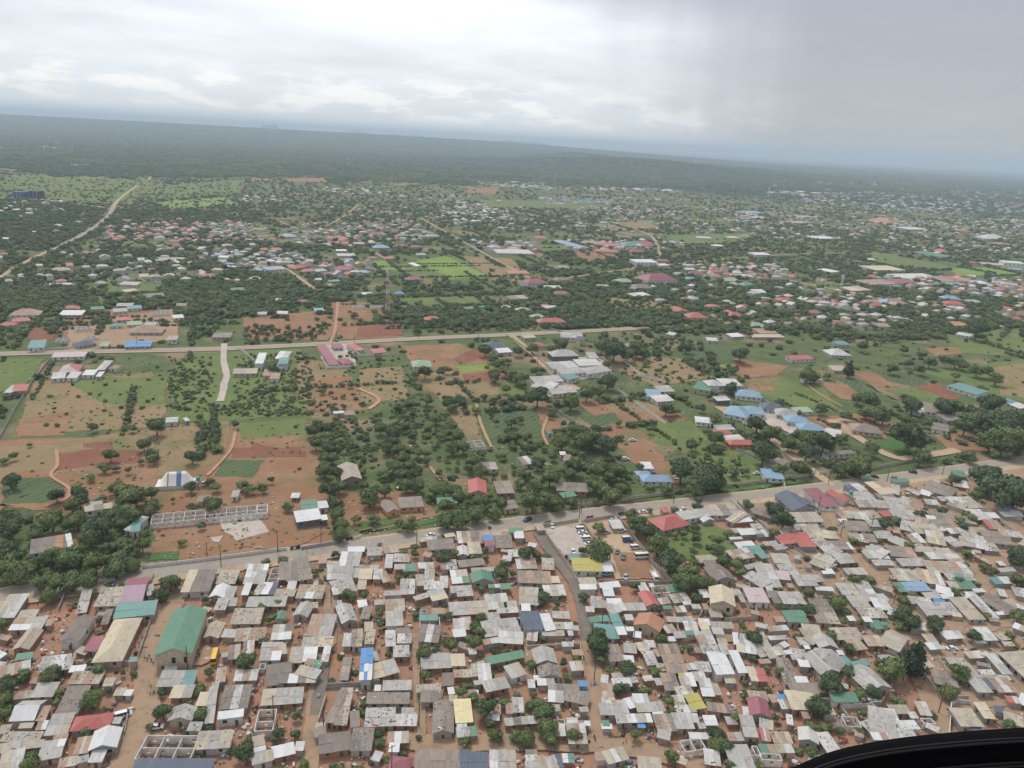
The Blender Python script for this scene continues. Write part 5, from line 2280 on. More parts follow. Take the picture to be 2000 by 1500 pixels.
S tree 1.4 5 920,665 960,670 1030,750 1050,790 1000,775 960,740
S tree 1.04 5 840,785 1070,780 1070,795 850,800
S bush 0.8 3 1200,700 1400,700 1400,750 1250,755
S tree 1.04 5 1160,650 1300,645 1400,690 1440,720 1450,750 1380,740 1330,710 1260,700 1180,690
S bush 0.5 3 1300,880 1450,840 1560,930 1500,950 1380,960
S tree 0.8 5 1360,870 1420,780 1450,800 1420,860 1400,900
S tree 1.0 5 1560,830 1640,850 1700,930 1620,925 1560,870
S tree 0.6 6 1850,800 2040,780 2040,880 1950,885 1890,840
S bush 0.25 3 1600,680 2010,650 2010,800 1800,740
S tree 0.8 5 1500,640 1760,640 1800,660 1700,680 1560,660
S tree 1.2 5 1400,560 1560,570 1640,640 1480,660 1400,640
S tree 1.10 5 1130,560 1290,540 1400,570 1440,640 1330,635 1200,650 1120,620
S tree 1.17 5 780,610 900,600 1000,620 1050,640 1040,650 800,655
S tree 1.04 5 350,570 500,560 500,600 420,640 350,620
S tree 1.4 5 380,640 420,650 400,670 360,660
S tree 1.17 5 -20,600 40,640 60,690 -20,690
S tree 1.04 5 30,540 200,520 230,590 110,600 30,620
S tree 1.17 5 90,480 330,500 350,570 250,540 100,530
S tree 1.23 5 360,530 520,530 500,570 380,570
S tree 1.2 4 480,640 640,640 640,665 480,670
S bush 0.8 3 340,585 650,560 650,590 480,620
S tree 0.98 5 780,540 900,550 900,580 780,570
S tree 1.3 4 850,560 1060,540 1060,555 900,575
S tree 1.04 4 540,510 640,500 640,530 560,520
S tree 1.4 5 1640,560 1800,560 1830,600 1700,600
S tree 1.2 5 1800,560 2020,560 2020,600 1850,590
S tree 1.3 5 1000,530 1250,520 1300,540 1130,560 1020,545
S bush 0.8 3 930,540 1100,545 1080,580 960,575
S tree 1.10 5 1880,940 2050,960 2060,1010 1960,1010
S tree 1.3 6 1260,1005 1320,1010 1330,1080 1400,1120 1330,1130 1280,1070
S bush 0.8 3 1320,1050 1440,1040 1450,1090 1340,1100'''
# ---------------------------------------------------------------- terrain height
HILLS = [(1235, 331, 1000, 800, 85), (1130, 318, 500, 420, 75), (1420, 335, 900, 700, 35), (1700, 331, 900, 500, 22), (100, 247, 8000, 3300, 138), (900, 291, 4500, 3000, 45), (1000, 296, 2500, 1000, 30)]
HG = []
for px, py, wx, wy, h in HILLS:
    g = G(px, py); HG.append((g.x, g.y, wx, wy, h))
def H(x, y):
    z = 0*x
    for a, b, wx, wy, h in HG: z = z + h*np.exp(-((x-a)/wx)**2-((y-b)/wy)**2)
    d = np.hypot(x, y)
    return z*np.clip((d-2900)/900, 0, 1)
# ---------------------------------------------------------------- ground sheet
def ground_mat():
    s = MT('open ground'); p = s.pos(); f = s.attr('forest').outputs['Fac']
    nb = s.noise(p, .012, 6, .6); nm = s.noise(p, .06, 5, .65); ns = s.noise(p, .5, 4, .7)
    g = s.mix(s.ramp(nm, .35, .65), (.085, .125, .05), (.135, .155, .07))
    g = s.mix(s.ramp(ns, .45, .75), g, (.06, .085, .035))
    e = s.mix(s.ramp(nm, .4, .7), (.27, .19, .125), (.21, .18, .11))
    c = s.mix(s.ramp(nb, .50, .63), g, e)
    fo = s.mix(s.ramp(s.noise(p, .004, 6, .65), .4, .65), (.035, .06, .04), (.055, .08, .045))
    c = s.mix(f, c, fo)
    return s.bsdf(c, .95, 0, .1)
rad = [0]+list(np.geomspace(60, 70000, 110)); NS = 288
V = [(0, 0, 0)]; FA = [0]
for r_ in rad[1:]:
    for i in range(NS):
        t = 2*math.pi*i/NS; x, y = r_*math.sin(t), r_*math.cos(t); V.append((x, y, 0))
Va = np.array(V); Va[:, 2] = H(Va[:, 0], Va[:, 1]); dd = np.hypot(Va[:, 0], Va[:, 1])
FAC = np.clip((dd-3300)/500, 0, 1)
F = [(0, 1+(i+1) % NS, 1+i) for i in range(NS)]
for k in range(len(rad)-2):
    b = 1+k*NS
    F += [(b+i, b+(i+1) % NS, b+NS+(i+1) % NS, b+NS+i) for i in range(NS)]
F = [tuple(reversed(f)) for f in F[:NS]]+[tuple(reversed(f)) for f in F[NS:]]
me = mesh('ground', [tuple(v) for v in Va], F, smooth=True); a = me.attributes.new('forest', 'FLOAT', 'POINT'); a.data.foreach_set('value', FAC.astype(np.float32))
go = link('ground', me, None, ground_mat()); go['kind'] = 'structure'; go['label'] = 'open ground of grass, scrub and red earth reaching the horizon'
# ---------------------------------------------------------------- ground patches
GC = dict(trail=((.40,.245,.16),(.44,.28,.19),(.33,.2,.13)), settle=((.37,.205,.13),(.30,.18,.125),(.22,.155,.115)), red=((.27,.135,.08),(.33,.19,.125),(.19,.17,.085)), dry=((.25,.19,.105),(.30,.20,.125),(.17,.18,.075)),
 green=((.115,.165,.055),(.16,.195,.07),(.20,.18,.10)), bright=((.175,.255,.065),(.22,.29,.08),(.14,.19,.065)), plow=((.215,.09,.06),(.26,.12,.08),(.20,.11,.07)),
 crop=((.05,.11,.05),(.075,.14,.055),(.15,.13,.08)), gravel=((.42,.37,.32),(.50,.45,.40),(.34,.25,.19)), sand=((.42,.30,.20),(.46,.35,.24),(.36,.23,.15)),
 lawn=((.07,.14,.045),(.09,.17,.05),(.12,.16,.07)), court=((.24,.28,.29),(.2,.25,.26),(.2,.24,.24)), courtg=((.12,.33,.22),(.14,.35,.24),(.1,.3,.2)),
 asphalt=((.315,.28,.24),(.28,.25,.215),(.36,.30,.24)), verge=((.46,.36,.25),(.42,.32,.22),(.30,.25,.14)), mud=((.20,.175,.15),(.16,.145,.125),(.27,.20,.15)), dirt=((.37,.255,.17),(.31,.22,.15),(.23,.165,.125)))
GL = dict(trail='narrow trodden orange footpath', settle='bare trodden earth between the houses', red='bare red soil', dry='dry grass over reddish soil', green='green grass and weeds', bright='bright fresh green grass', plow='freshly ploughed dark red soil',
 crop='planted rows of green crop', gravel='pale gravel and crushed stone', sand='pale sandy track', lawn='mown dark green lawn', court='grey sports court', courtg='green sports court', asphalt='worn grey tarred road',
 verge='sandy verge beside the tarred road', mud='dark muddy lane', dirt='rutted brown dirt lane')
GNAME = dict(trail='footpath_path', settle='earth_ground', red='red_field', dry='dry_field', green='grass_field', bright='grass_field', plow='ploughed_field', crop='crop_field', gravel='gravel_ground', sand='sandy_path', lawn='lawn',
 court='court_ground', courtg='court_ground', asphalt='road', verge='verge_ground', mud='lane_path', dirt='lane_path')
def patch_mat(k):
    if 'g_'+k in MATS: return MATS['g_'+k]
    s = MT('earth '+k); a, b, c = GC[k]; p = s.pos()
    n1 = s.noise(p, .045, 6, .65); n2 = s.noise(p, .22, 5, .7); n3 = s.noise(p, 1.3, 4, .75)
    col = s.mix(s.ramp(n1, .35, .68), a, b); col = s.mix(s.math('MULTIPLY', s.ramp(n2, .5, .68), .8), col, c)
    col = s.mix(s.math('MULTIPLY', s.ramp(n3, .5, .75), .45), col, tuple(v*.6 for v in a))
    col = s.mix(s.math('MULTIPLY', s.ramp(n3, .42, .25), .35), col, tuple(min(1, v*1.35) for v in b))
    if k in ('red', 'dry', 'plow'):
        n4 = s.noise(p, .03, 7, .7)
        col = s.mix(s.math('MULTIPLY', s.ramp(n4, .5, .66), .75 if k != 'plow' else .2), col, (.13, .15, .06))
    if k in ('crop', 'plow', 'red'):
        mp = s.n('ShaderNodeMapping'); s.put(mp.inputs[0], p); mp.inputs['Rotation'].default_value = (0, 0, .5 if k == 'crop' else 1.9)
        wv = s.n('ShaderNodeTexWave', wave_type='BANDS'); s.t.links.new(mp.outputs[0], wv.inputs[0]); wv.inputs['Scale'].default_value = .075; wv.inputs['Distortion'].default_value = 1.0
        col = s.mix(s.math('MULTIPLY', wv.outputs['Fac'], .6 if k == 'crop' else .18), col, c)
    if k == 'asphalt':
        col = s.mix(s.math('MULTIPLY', s.ramp(n2, .4, .7), .3), col, (.36, .30, .23))
    e = s.attr('edge').outputs['Fac']
    al = s.ramp(s.math('ADD', e, s.math('MULTIPLY', s.math('SUBTRACT', n2, .5), 1.1)), .30, .62) if k not in ('asphalt', 'court', 'courtg') else s.ramp(s.math('ADD', e, s.math('MULTIPLY', s.math('SUBTRACT', n2, .5), .5)), .2, .3)
    m_ = s.bsdf(col, .95 if k != 'asphalt' else .8, 0, .12, s.bump(n3, .5, .15), al); MATS['g_'+k] = m_; return m_
ZL = [0.02]
def soft_patch(k, pts, ew):
    P = [Vector((q.x, q.y)) for q in pts]; area = sum(P[i].x*P[(i+1) % len(P)].y-P[(i+1) % len(P)].x*P[i].y for i in range(len(P)))
    if area < 0: P.reverse()
    Q = []
    for i in range(len(P)):
        a, b = P[i], P[(i+1) % len(P)]; n = max(1, min(60, int((b-a).length/(ew*2.2))))
        nrm = Vector((-(b-a).y, (b-a).x)); nrm = nrm.normalized() if nrm.length > 0 else nrm
        for j in range(n):
            Q.append(a.lerp(b, j/n)+nrm*(rnd.uniform(-.45, .45)*ew if j else 0))
    z = ZL[0]; ZL[0] += 0.004
    n = len(Q); inn = []
    for i in range(n):
        t1 = (Q[i]-Q[i-1]); t2 = (Q[(i+1) % n]-Q[i]); t = (t1.normalized()+t2.normalized()); nn = Vector((-t.y, t.x)); nn = nn.normalized() if nn.length > 1e-6 else Vector((0, 0))
        inn.append(Q[i]+nn*ew)
    V = [(q.x-nn_.x*0, q.y, z) for q, nn_ in zip(Q, Q)]+[(q.x, q.y, z) for q in inn]
    F = [(i, (i+1) % n, n+(i+1) % n, n+i) for i in range(n)]
    for tri in tessellate_polygon([[Vector((q.x, q.y, 0)) for q in inn]]): F.append(tuple(n+i for i in tri))
    me = mesh(GNAME[k], V, F); a = me.attributes.new('edge', 'FLOAT', 'POINT'); a.data.foreach_set('value', np.array([0.]*n+[1.]*n, dtype=np.float32))
    o = link(GNAME[k], me, None, patch_mat(k)); o['kind'] = 'structure'; o['label'] = GL[k]; return o
OCC = set()
def occ_line(P, w):
    for a, b in zip(P[:-1], P[1:]):
        n = max(1, int((b-a).length/1.5))
        if n > 2000: continue
        for j in range(n+1):
            c = a.lerp(b, j/n); k = int(w/4)+1
            for i in range(-k, k+1):
                for l in range(-k, k+1): OCC.add((int(c.x//2)+i, int(c.y//2)+l))
def road(k, w, P):
    z = ZL[0]; ZL[0] += 0.004
    S = []
    for i in range(len(P)-1):
        p0 = P[max(0, i-1)]; p1 = P[i]; p2 = P[i+1]; p3 = P[min(len(P)-1, i+2)]
        for j in range(6):
            t = j/6; S.append(.5*((2*p1)+(p2-p0)*t+(2*p0-5*p1+4*p2-p3)*t*t+(3*p1-p0-3*p2+p3)*t**3))
    S.append(P[-1]); V = []; F = []; E = []
    ewid = min(1.2, w*.16) if k != 'asphalt' else .35
    for i, c in enumerate(S):
        t = (S[min(i+1, len(S)-1)]-S[max(i-1, 0)]); t.z = 0; t.normalize(); nrm = Vector((-t.y, t.x, 0))
        ww = w*(1+(rnd.uniform(-.12, .12) if k not in ('asphalt', 'verge') else 0))
        for off, e in ((-ww/2-ewid, 0), (-ww/2+ewid, 1), (ww/2-ewid, 1), (ww/2+ewid, 0)):
            q = c+nrm*off; V.append((q.x, q.y, z)); E.append(e)
    for i in range(len(S)-1):
        b = i*4
        for j in range(3): F.append((b+j, b+j+1, b+5+j, b+4+j))
    F = [tuple(reversed(f)) for f in F]
    me = mesh(GNAME[k], V, F); a = me.attributes.new('edge', 'FLOAT', 'POINT'); a.data.foreach_set('value', np.array(E, dtype=np.float32))
    o = link(GNAME[k], me, None, patch_mat(k)); o['kind'] = 'structure'; o['label'] = GL[k]
    occ_line(S, w)
POLYS = []; ITEMS = dict(W=[], U=[], M=[], V=[], K=[], G=[], S=[])
def pts(ts): return [tuple(float(v) for v in t.split(',')) for t in ts]
for ln in GROUND.strip().split('\n'):
    p = ln.split()
    if p[0] == 'P':
        q = pts(p[2:]); POLYS.append((p[1], q)); W3 = [G(*a) for a in q]
        dist = sum(v.length for v in W3)/len(W3)
        soft_patch(p[1], W3, 2.4 if dist < 900 else dist/380)
    elif p[0] == 'R': road('trail' if float(p[2]) <= 3 else p[1], float(p[2]), [G(*a) for a in pts(p[3:])])
    elif p[0] in ITEMS: ITEMS[p[0]].append(p[1:])
def inpoly(x, y, q):
    c = False; j = len(q)-1
    for i in range(len(q)):
        if (q[i][1] > y) != (q[j][1] > y) and x < (q[j][0]-q[i][0])*(y-q[i][1])/(q[j][1]-q[i][1])+q[i][0]: c = not c
        j = i
    return c
def inpolyN(x, y, q):
    c = np.zeros(len(x), bool); j = len(q)-1
    for i in range(len(q)):
        dy_ = (q[j][1]-q[i][1]) or 1e-9
        c ^= ((q[i][1] > y) != (q[j][1] > y)) & (x < (q[j][0]-q[i][0])*(y-q[i][1])/dy_+q[i][0]); j = i
    return c
# ---------------------------------------------------------------- landmarks used to say where a thing stands
LM_S = [(355,1230,'the big green hall'),(712,1300,'the blue and white roof'),(1135,1118,'the yellow roofed office'),(1320,1020,'the broad red roof'),(1410,1170,'the tall cream warehouse'),
 (1410,1300,'the stepped white roof'),(1485,1385,'the maroon ridge roof'),(1790,1270,'the tall dark fir'),(1795,1147,'the bright blue roof'),(330,1460,'the roofless block rooms'),(235,1245,'the cream hipped roof'),
 (185,1412,'the red hipped roof'),(990,1290,'the long green roof'),(907,1390,'the pale yellow roof'),(1165,1245,'the round tree by the alley'),(1545,1055,'the pinkish red roof'),(1600,965,'the long maroon roof'),
 (1262,1240,'the orange brown roof'),(680,1375,'the long brown barn'),(1050,1190,'the slate blue roof'),(1555,1215,'the wide teal green roof'),(1890,1300,'the bare fir'),(545,1430,'the white sloping roof'),
 (1170,1455,'the lane crossing'),(1850,1045,'the eastern lane bend'),(1650,1165,'the long brown shed'),(940,1120,'the small green ridge roof'),(600,1330,'the tilted tan roof'),(1740,1400,'the double grey barn'),(1910,1430,'the walled olive roof'),(60,1340,'the western lane trees'),(1860,1180,'the cream long roof'),(1720,1010,'the roadside roofs')]
LM_N = [(335,942,'the striped marquee'),(410,1015,'the roofless block row'),(605,1005,'the white flat roofed villa'),(790,990,'the orange walled house'),(925,950,'the red ridge roof'),(685,920,'the grey open shed'),(1280,935,'the pale blue roof'),
 (1130,720,'the white terraces'),(650,695,'the long maroon block'),(757,580,'the near red and white mast'),(435,740,'the white stone track'),(160,660,'the roofless rows'),(270,672,'the blue strip roof'),(1470,815,'the pale blue villas'),
 (1690,845,'the sandy drive villa'),(1880,760,'the long teal roof'),(1570,700,'the low red roof'),(1000,825,'the maize field'),(1360,615,'the pair of red roofs'),(1300,545,'the purple block'),(1080,632,'the brick red villa'),
 (930,610,'the sports court'),(1634,590,'the eastern lattice mast'),(1780,550,'the big red school roof'),(350,560,'the walled villa plot'),(20,620,'the western red roofs'),(620,480,'the central suburb'),(930,500,'the green meadow'),(1250,510,'the white modern villa'),(1500,420,'the outer suburb'),(1770,805,'the big dark tree'),(230,450,'the purple roofed estate'),
 (120,1060,'the brown farmhouse'),(1110,830,'the wall corner'),(1500,535,'the eastern roof row'),(830,710,'the olive green roof'),(500,700,'the white roofed workshops'),(1450,860,'the red roofed villa')]
REG = {}
ORD = ['', 'second ', 'third ', 'fourth ', 'fifth ', 'sixth ', 'seventh ', 'eighth ', 'ninth ', 'tenth ']
def relate(px, py, lms, self_excl=14):
    best = None
    for lx, ly, nm in lms:
        d = math.hypot(px-lx, (py-ly)*1.7)
        if d < self_excl: continue
        if best is None or d < best[0]: best = (d, lx, ly, nm)
    d, lx, ly, nm = best
    ddx, ddy = px-lx, (py-ly)*1.7
    if abs(ddx) > 1.3*abs(ddy): rel = 'right of' if ddx > 0 else 'left of'
    elif abs(ddy) > 1.3*abs(ddx): rel = 'in front of' if ddy > 0 else 'behind'
    else: rel = ('front ' if ddy > 0 else 'back ')+('right of' if ddx > 0 else 'left of')
    return d, rel, nm
PENDING = []
def want(o, desc, px, py, lms, ex=14):
    d, rel, nm = relate(px, py, lms, ex); PENDING.append((desc, rel, nm, d, o))
def settle_labels():
    bk = {}
    for q in PENDING: bk.setdefault((q[0], q[1], q[2]), []).append(q)
    for (desc, rel, nm), qs in bk.items():
        qs.sort(key=lambda q: q[3])
        for i, q in enumerate(qs):
            rl = rel.replace('front right of', 'in front, right of').replace('front left of', 'in front, left of').replace('back right of', 'behind, right of').replace('back left of', 'behind, left of')
            if len(qs) == 1: q[4]['label'] = f'{desc} {rl} {nm}'
            elif i < len(ORD): q[4]['label'] = (f'{desc}, {ORD[i]}one ' if i else f'{desc}, nearest ')+f'{rl} {nm}'
            else: q[4]['label'] = f'{desc}, {i+1}th {rl} {nm}'
def shorten():
    for q in PENDING:
        o = q[4]; l = o['label']
        for a, b in ((' sloping roof', ' roof'), (' hipped roof', ' roof'), (' ridged roof', ' roof'), ('weathered brown', 'brown'), ('nearest ', ''), (' sloping', ''), (' top walking', ' top'), (' running', '')):
            if len(l.replace(',', ' ').split()) > 16: l = l.replace(a, b, 1)
        if len(l.replace(',', ' ').split()) > 16: l = l.replace('roofless block', 'unfinished').replace(' without a roof', ''); l = l.replace('with a sandy drive', '')
        o['label'] = l
# ---------------------------------------------------------------- buildings
def parse_roofs(txt):
    out = []
    for ln in txt.strip().split('\n'):
        p = ln.split(); n = [float(v) for v in p[:6]]
        cols, shp = p[6].split('/'); h = float(p[7]) if len(p) > 7 else 0; wl = p[8] if len(p) > 8 else None
        area = abs((n[2]-n[0])*(n[5]-n[3])-(n[4]-n[2])*(n[3]-n[1]))
        out.append(dict(p=n, cols=cols.split('^'), shp=shp, h=h, wall=wl, area=area))
    return out
def frame(d, h, north=False):
    A = G(d['p'][0], d['p'][1], h); B = G(d['p'][2], d['p'][3], h); C = G(d['p'][4], d['p'][5], h)
    u = B-A; Ln = u.length; u.normalize(); v = Vector((-u.y, u.x, 0))
    Wd = (C-B).dot(v)
    if Wd < 0: Wd = -Wd; v = -v
    Ln = max(Ln, 1.6); Wd = min(max(Wd, 1.6), 60)
    if north and d['p'][1] < 680 and len(d['cols']) < 3: Wd = min(Wd, max(8, .62*Ln)) if d['p'][1] < 600 else min(Wd, max(9, .8*Ln))
    return A, u, v, Ln, Wd
def sheets(d, Ln, Wd, h):
    """roof sheets in the local frame (x along the front eave, y to the back)"""
    cols, shp = d['cols'], d['shp']; out = []; th = .06; ov = .25
    nr = len(cols)
    if shp == 'm' and nr == 1 and Wd > 6: cols = [cols[0], cols[0]]; nr = 2
    if shp in 'bk' and nr < 2 and shp == 'b': cols = [cols[0]]*2; nr = 2
    def zf(x, y):
        if shp == 'm': return h+min(.10*Wd, 1.1)*(y/Wd)
        if shp == 'b': return h+min(.22*Wd, 2.2)*(1-abs(2*y/Wd-1))
        if shp == 'k': return h+min(.20*Ln, 2.6)*(1-abs(2*x/Ln-1))
        return h
    if shp == 'h':
        hh = h+min(Ln, Wd)*.24; i = min(Ln, Wd)*.5
        if Ln >= Wd: r1, r2 = (i, Wd/2, hh), (Ln-i, Wd/2, hh)
        else: r1, r2 = (Ln/2, i, hh), (Ln/2, Wd-i, hh)
        a, b, c, e = (-ov, -ov, h), (Ln+ov, -ov, h), (Ln+ov, Wd+ov, h), (-ov, Wd+ov, h)
        fs = [[a, b, r2, r1], [b, c, r2], [c, e, r1, r2], [e, a, r1]] if Ln >= Wd else [[a, b, r1], [b, c, r2, r1], [c, e, r2], [e, a, r1, r2]]
        cc = cols[0]
        for n_, f in enumerate(fs):
            mb = MB(); m_ = roof_mat(cc[min(n_, len(cc)-1)])
            mb.poly(f, m_); dn = [(q[0], q[1], q[2]-.1) for q in f]; mb.poly(list(reversed(dn)), m_)
            for k in range(len(f)):
                a_, b_ = f[k], f[(k+1) % len(f)]; mb.poly([dn[k], dn[(k+1) % len(f)], b_, a_], m_)
            out.append((mb, cc[min(n_, len(cc)-1)]))
        return out
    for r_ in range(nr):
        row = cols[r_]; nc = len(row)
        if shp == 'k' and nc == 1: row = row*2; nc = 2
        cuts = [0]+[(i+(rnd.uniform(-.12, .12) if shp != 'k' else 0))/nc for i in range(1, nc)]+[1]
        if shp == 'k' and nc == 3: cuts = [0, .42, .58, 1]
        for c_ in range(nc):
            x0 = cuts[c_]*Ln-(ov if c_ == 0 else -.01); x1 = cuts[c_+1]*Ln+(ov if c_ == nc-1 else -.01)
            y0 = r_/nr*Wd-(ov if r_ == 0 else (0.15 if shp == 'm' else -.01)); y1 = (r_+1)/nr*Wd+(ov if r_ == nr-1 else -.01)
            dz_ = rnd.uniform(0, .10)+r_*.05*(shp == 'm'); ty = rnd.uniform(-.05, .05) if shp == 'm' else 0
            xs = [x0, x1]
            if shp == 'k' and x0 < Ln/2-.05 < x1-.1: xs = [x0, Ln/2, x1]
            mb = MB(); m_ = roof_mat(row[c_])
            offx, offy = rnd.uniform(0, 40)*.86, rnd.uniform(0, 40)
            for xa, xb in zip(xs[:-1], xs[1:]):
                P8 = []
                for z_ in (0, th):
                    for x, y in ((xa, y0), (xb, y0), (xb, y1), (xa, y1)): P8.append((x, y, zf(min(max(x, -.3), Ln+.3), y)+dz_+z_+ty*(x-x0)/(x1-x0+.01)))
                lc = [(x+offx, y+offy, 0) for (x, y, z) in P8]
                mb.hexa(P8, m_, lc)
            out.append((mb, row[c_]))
    return out
def walls(d, Ln, Wd, h, wm):
    mb = MB(); i = .3 if min(Ln, Wd) > 3 else .15; shp = d['shp']
    x0, x1, y0, y1 = i, Ln-i, i, Wd-i
    def top(x, y):
        if shp == 'm': return h-.03+min(.10*Wd, 1.1)*(y/Wd)
        if shp == 'b': return h-.03+min(.22*Wd, 2.2)*(1-abs(2*y/Wd-1))
        if shp == 'k': return h-.03+min(.20*Ln, 2.6)*(1-abs(2*x/Ln-1))
        return h-.03
    Pb = [(x0, y0), (x1, y0), (x1, y1), (x0, y1)]
    for k in range(4):
        a, b = Pb[k], Pb[(k+1) % 4]; mid = ((a[0]+b[0])/2, (a[1]+b[1])/2)
        f = [(a[0], a[1], 0), (b[0], b[1], 0), (b[0], b[1], top(*b))]
        if (shp == 'b' and k in (1, 3)) or (shp == 'k' and k in (0, 2)): f.append((mid[0], mid[1], top(*mid)))
        f.append((a[0], a[1], top(*a))); mb.poly(f, wm)
    return mb, i
def openings(Ln, Wd, h, i, rs, far=False):
    """(kind, mesh builder) list: windows and a door, set 3 cm proud of the wall faces"""
    res = []; n = int(max(1, min(5, Ln//3.6)))
    dk = rs.randrange(n) if n > 1 else 0
    fr = plain('window frame paint', (.55, .54, .5), .5)
    for k in range(n):
        x = i+(Ln-2*i)*(k+.5)/n; mb = MB()
        if k == dk and h > 1.9 and not far:
            mb.box(x-.45, x+.45, i-.05, i-.01, .02, min(2.0, h-.2), WOODD); res.append(('door', mb))
        else:
            w_ = rs.uniform(.45, .75); z0 = h*.42; z1 = h*.78
            mb.box(x-w_-.07, x+w_+.07, i-.05, i-.012, z0-.07, z1+.07, fr); mb.box(x-w_, x+w_, i-.07, i-.052, z0, z1, GLASS); res.append(('window', mb))
    if Wd > 4:
        for side in (0, 1):
            if rs.random() < .6:
                y = Wd*rs.uniform(.3, .7); x = i if side == 0 else Ln-i; s_ = -1 if side == 0 else 1; mb = MB()
                a, b = sorted((x+s_*.012, x+s_*.05)); c, e = sorted((x+s_*.052, x+s_*.07))
                mb.box(a, b, y-.6, y+.6, h*.42-.07, h*.78+.07, fr); mb.box(c, e, y-.53, y+.53, h*.42, h*.78, GLASS); res.append(('window', mb))
    return res
def roofless(d, Ln, Wd, h, wm):
    mb = MB(); t = .2
    def wall(x0, y0, x1, y1, hh, holes=True):
        Lw = math.hypot(x1-x0, y1-y0); ux, uy = (x1-x0)/Lw, (y1-y0)/Lw; n = max(1, int(Lw/3.2)); bay = Lw/n
        def seg(a, b, z0, z1):
            P8 = []
            for z in (z0, z1):
                for s_, o in ((a, -t/2), (b, -t/2), (b, t/2), (a, t/2)): P8.append((x0+ux*s_-uy*o, y0+uy*s_+ux*o, z))
            mb.hexa(P8, wm)
        for k in range(n):
            a, b = k*bay, (k+1)*bay
            if holes and bay > 2.2:
                m_ = (a+b)/2; seg(a, m_-.55, 0, hh); seg(m_+.55, b, 0, hh); seg(m_-.55, m_+.55, 0, .9); seg(m_-.55, m_+.55, 2.05, hh)
            else: seg(a, b, 0, hh)
    wall(0, 0, Ln, 0, h); wall(Ln, 0, Ln, Wd, h+.003); wall(Ln, Wd, 0, Wd, h); wall(0, Wd, 0, 0, h+.003)
    nx = max(1, round(Ln/4.5)); ny = max(1, round(Wd/4.5))
    for k in range(1, nx): wall(Ln*k/nx, .1, Ln*k/nx, Wd-.1, h-rnd.uniform(.01, .5), False)
    for k in range(1, ny): wall(.1, Wd*k/ny+.013, Ln-.1, Wd*k/ny+.013, h-rnd.uniform(.02, .6), True)
    return mb
def cname(d):
    from collections import Counter
    c = Counter(''.join(d['cols'])).most_common(2); a = COLN.get(c[0][0], 'grey')
    if len(c) > 1 and c[1][0] != c[0][0]: return a, COLN.get(c[1][0], 'grey')
    return a, None
HOUSES = []
def build(d, north, individual, stuff_mb):
    shp = d['shp']; h = d['h'] or (2.8 if north else rnd.uniform(2.25, 2.75)); h += rnd.uniform(-.06, .06)
    A, u, v, Ln, Wd = frame(d, h, north)
    M4 = Matrix(((u.x, v.x, 0, A.x), (u.y, v.y, 0, A.y), (0, 0, 1, 0), (0, 0, 0, 1)))
    if (u.x*v.y-u.y*v.x) < 0:
        B_ = A+u*Ln; M4 = Matrix(((-u.x, v.x, 0, B_.x), (-u.y, v.y, 0, B_.y), (0, 0, 1, 0), (0, 0, 0, 1))); d['cols'] = [c[::-1] for c in d['cols']]
    wl = d['wall'] or (rnd.choices('wcls', (5, 2, 2, 2))[0] if north else rnd.choices('gtrls', (40, 18, 20, 12, 10))[0])
    wm = wall_mat(wl)
    c0 = A+u*Ln/2+v*Wd/2
    for a_ in np.arange(0, Ln+1, 1.4):
        for b_ in np.arange(0, Wd+1, 1.4):
            q = A+u*float(a_)+v*float(b_); OCC.add((int(q.x//2), int(q.y//2)))
    HOUSES.append((M4, Ln, Wd, h, north, shp, d['cols'][0][0]))
    px, py = PX((c0.x, c0.y, h)); big = Ln*Wd
    if shp == 'u': parts = []; wmb = roofless(d, Ln, Wd, d['h'] or 2.7, wall_mat('q'))
    else: parts = sheets(d, Ln, Wd, h); wmb, i = walls(d, Ln, Wd, h, wm)
    if not individual:
        stuff_mb.add(wmb, M4)
        for mb, c in parts: stuff_mb.add(mb, M4)
        return
    kind = ('bungalow' if north else 'tin_roof_house') if shp != 'u' else 'roofless_house'
    o = link(kind, wmb.me(kind)); o.matrix_world = M4
    asp = max(Ln, Wd)/min(Ln, Wd); size = 'small ' if big < (26 if not north else 60) else ('long ' if asp > 2.3 else ('large ' if big > (110 if not north else 260) else ''))
    a, b = cname(d)
    if shp == 'u':
        desc = size+'unfinished block building without a roof'; cat = 'building shell'; grp = 'roofless block buildings under construction'
    else:
        sh = {'m': 'sloping', 'b': 'ridged', 'k': 'ridged', 'h': 'hipped'}[shp]
        wn_ = {'w': 'white walled', 'O': 'orange walled', 'N': 'dark walled', 'r': 'brick walled', 'c': 'cream walled'}.get(wl, '')
        desc = f'{size}{a} {sh} roof house' if not b else f'{size}{a} and {b} {sh} roof house'
        if not b and wn_ : desc = f'{size}{wn_} house with {a} {sh} roof'
        cat = 'bungalow' if north else 'house'; grp = 'bungalows and villas beyond the tarred road' if north else 'tin roofed houses of the dense settlement'
    tag(o, 'x', cat, grp); want(o, desc, px, py, LM_N if north else LM_S)
    for mb, c in parts: link('roof_sheet' if shp != 'h' else 'roof_slope', mb.me('roof_sheet'), o)
    if shp != 'u':
        for k, mb in openings(Ln, Wd, h, i, rnd, far=north and py < 560): link(k, mb.me(k), o)
S_ = parse_roofs(SOUTH); S_.sort(key=lambda d: -d['area'])
N_ = parse_roofs(NORTH); N_.sort(key=lambda d: -d['area'])
def inview(d):
    p = d['p']; x = (p[0]+p[4])/2; y = (p[1]+p[5])/2
    if x > 1560 and y > 1500-(x-1540)*.17-30 and y > 1420: return False
    return -20 < x < 2020 and y < 1505
small = MB(); k = 0
for d in S_:
    ind = inview(d) and k < 300; k += ind; build(d, False, ind, small)
smallN = MB(); k = 0
for d in N_:
    ind = k < 296; k += 1; build(d, True, ind, smallN)
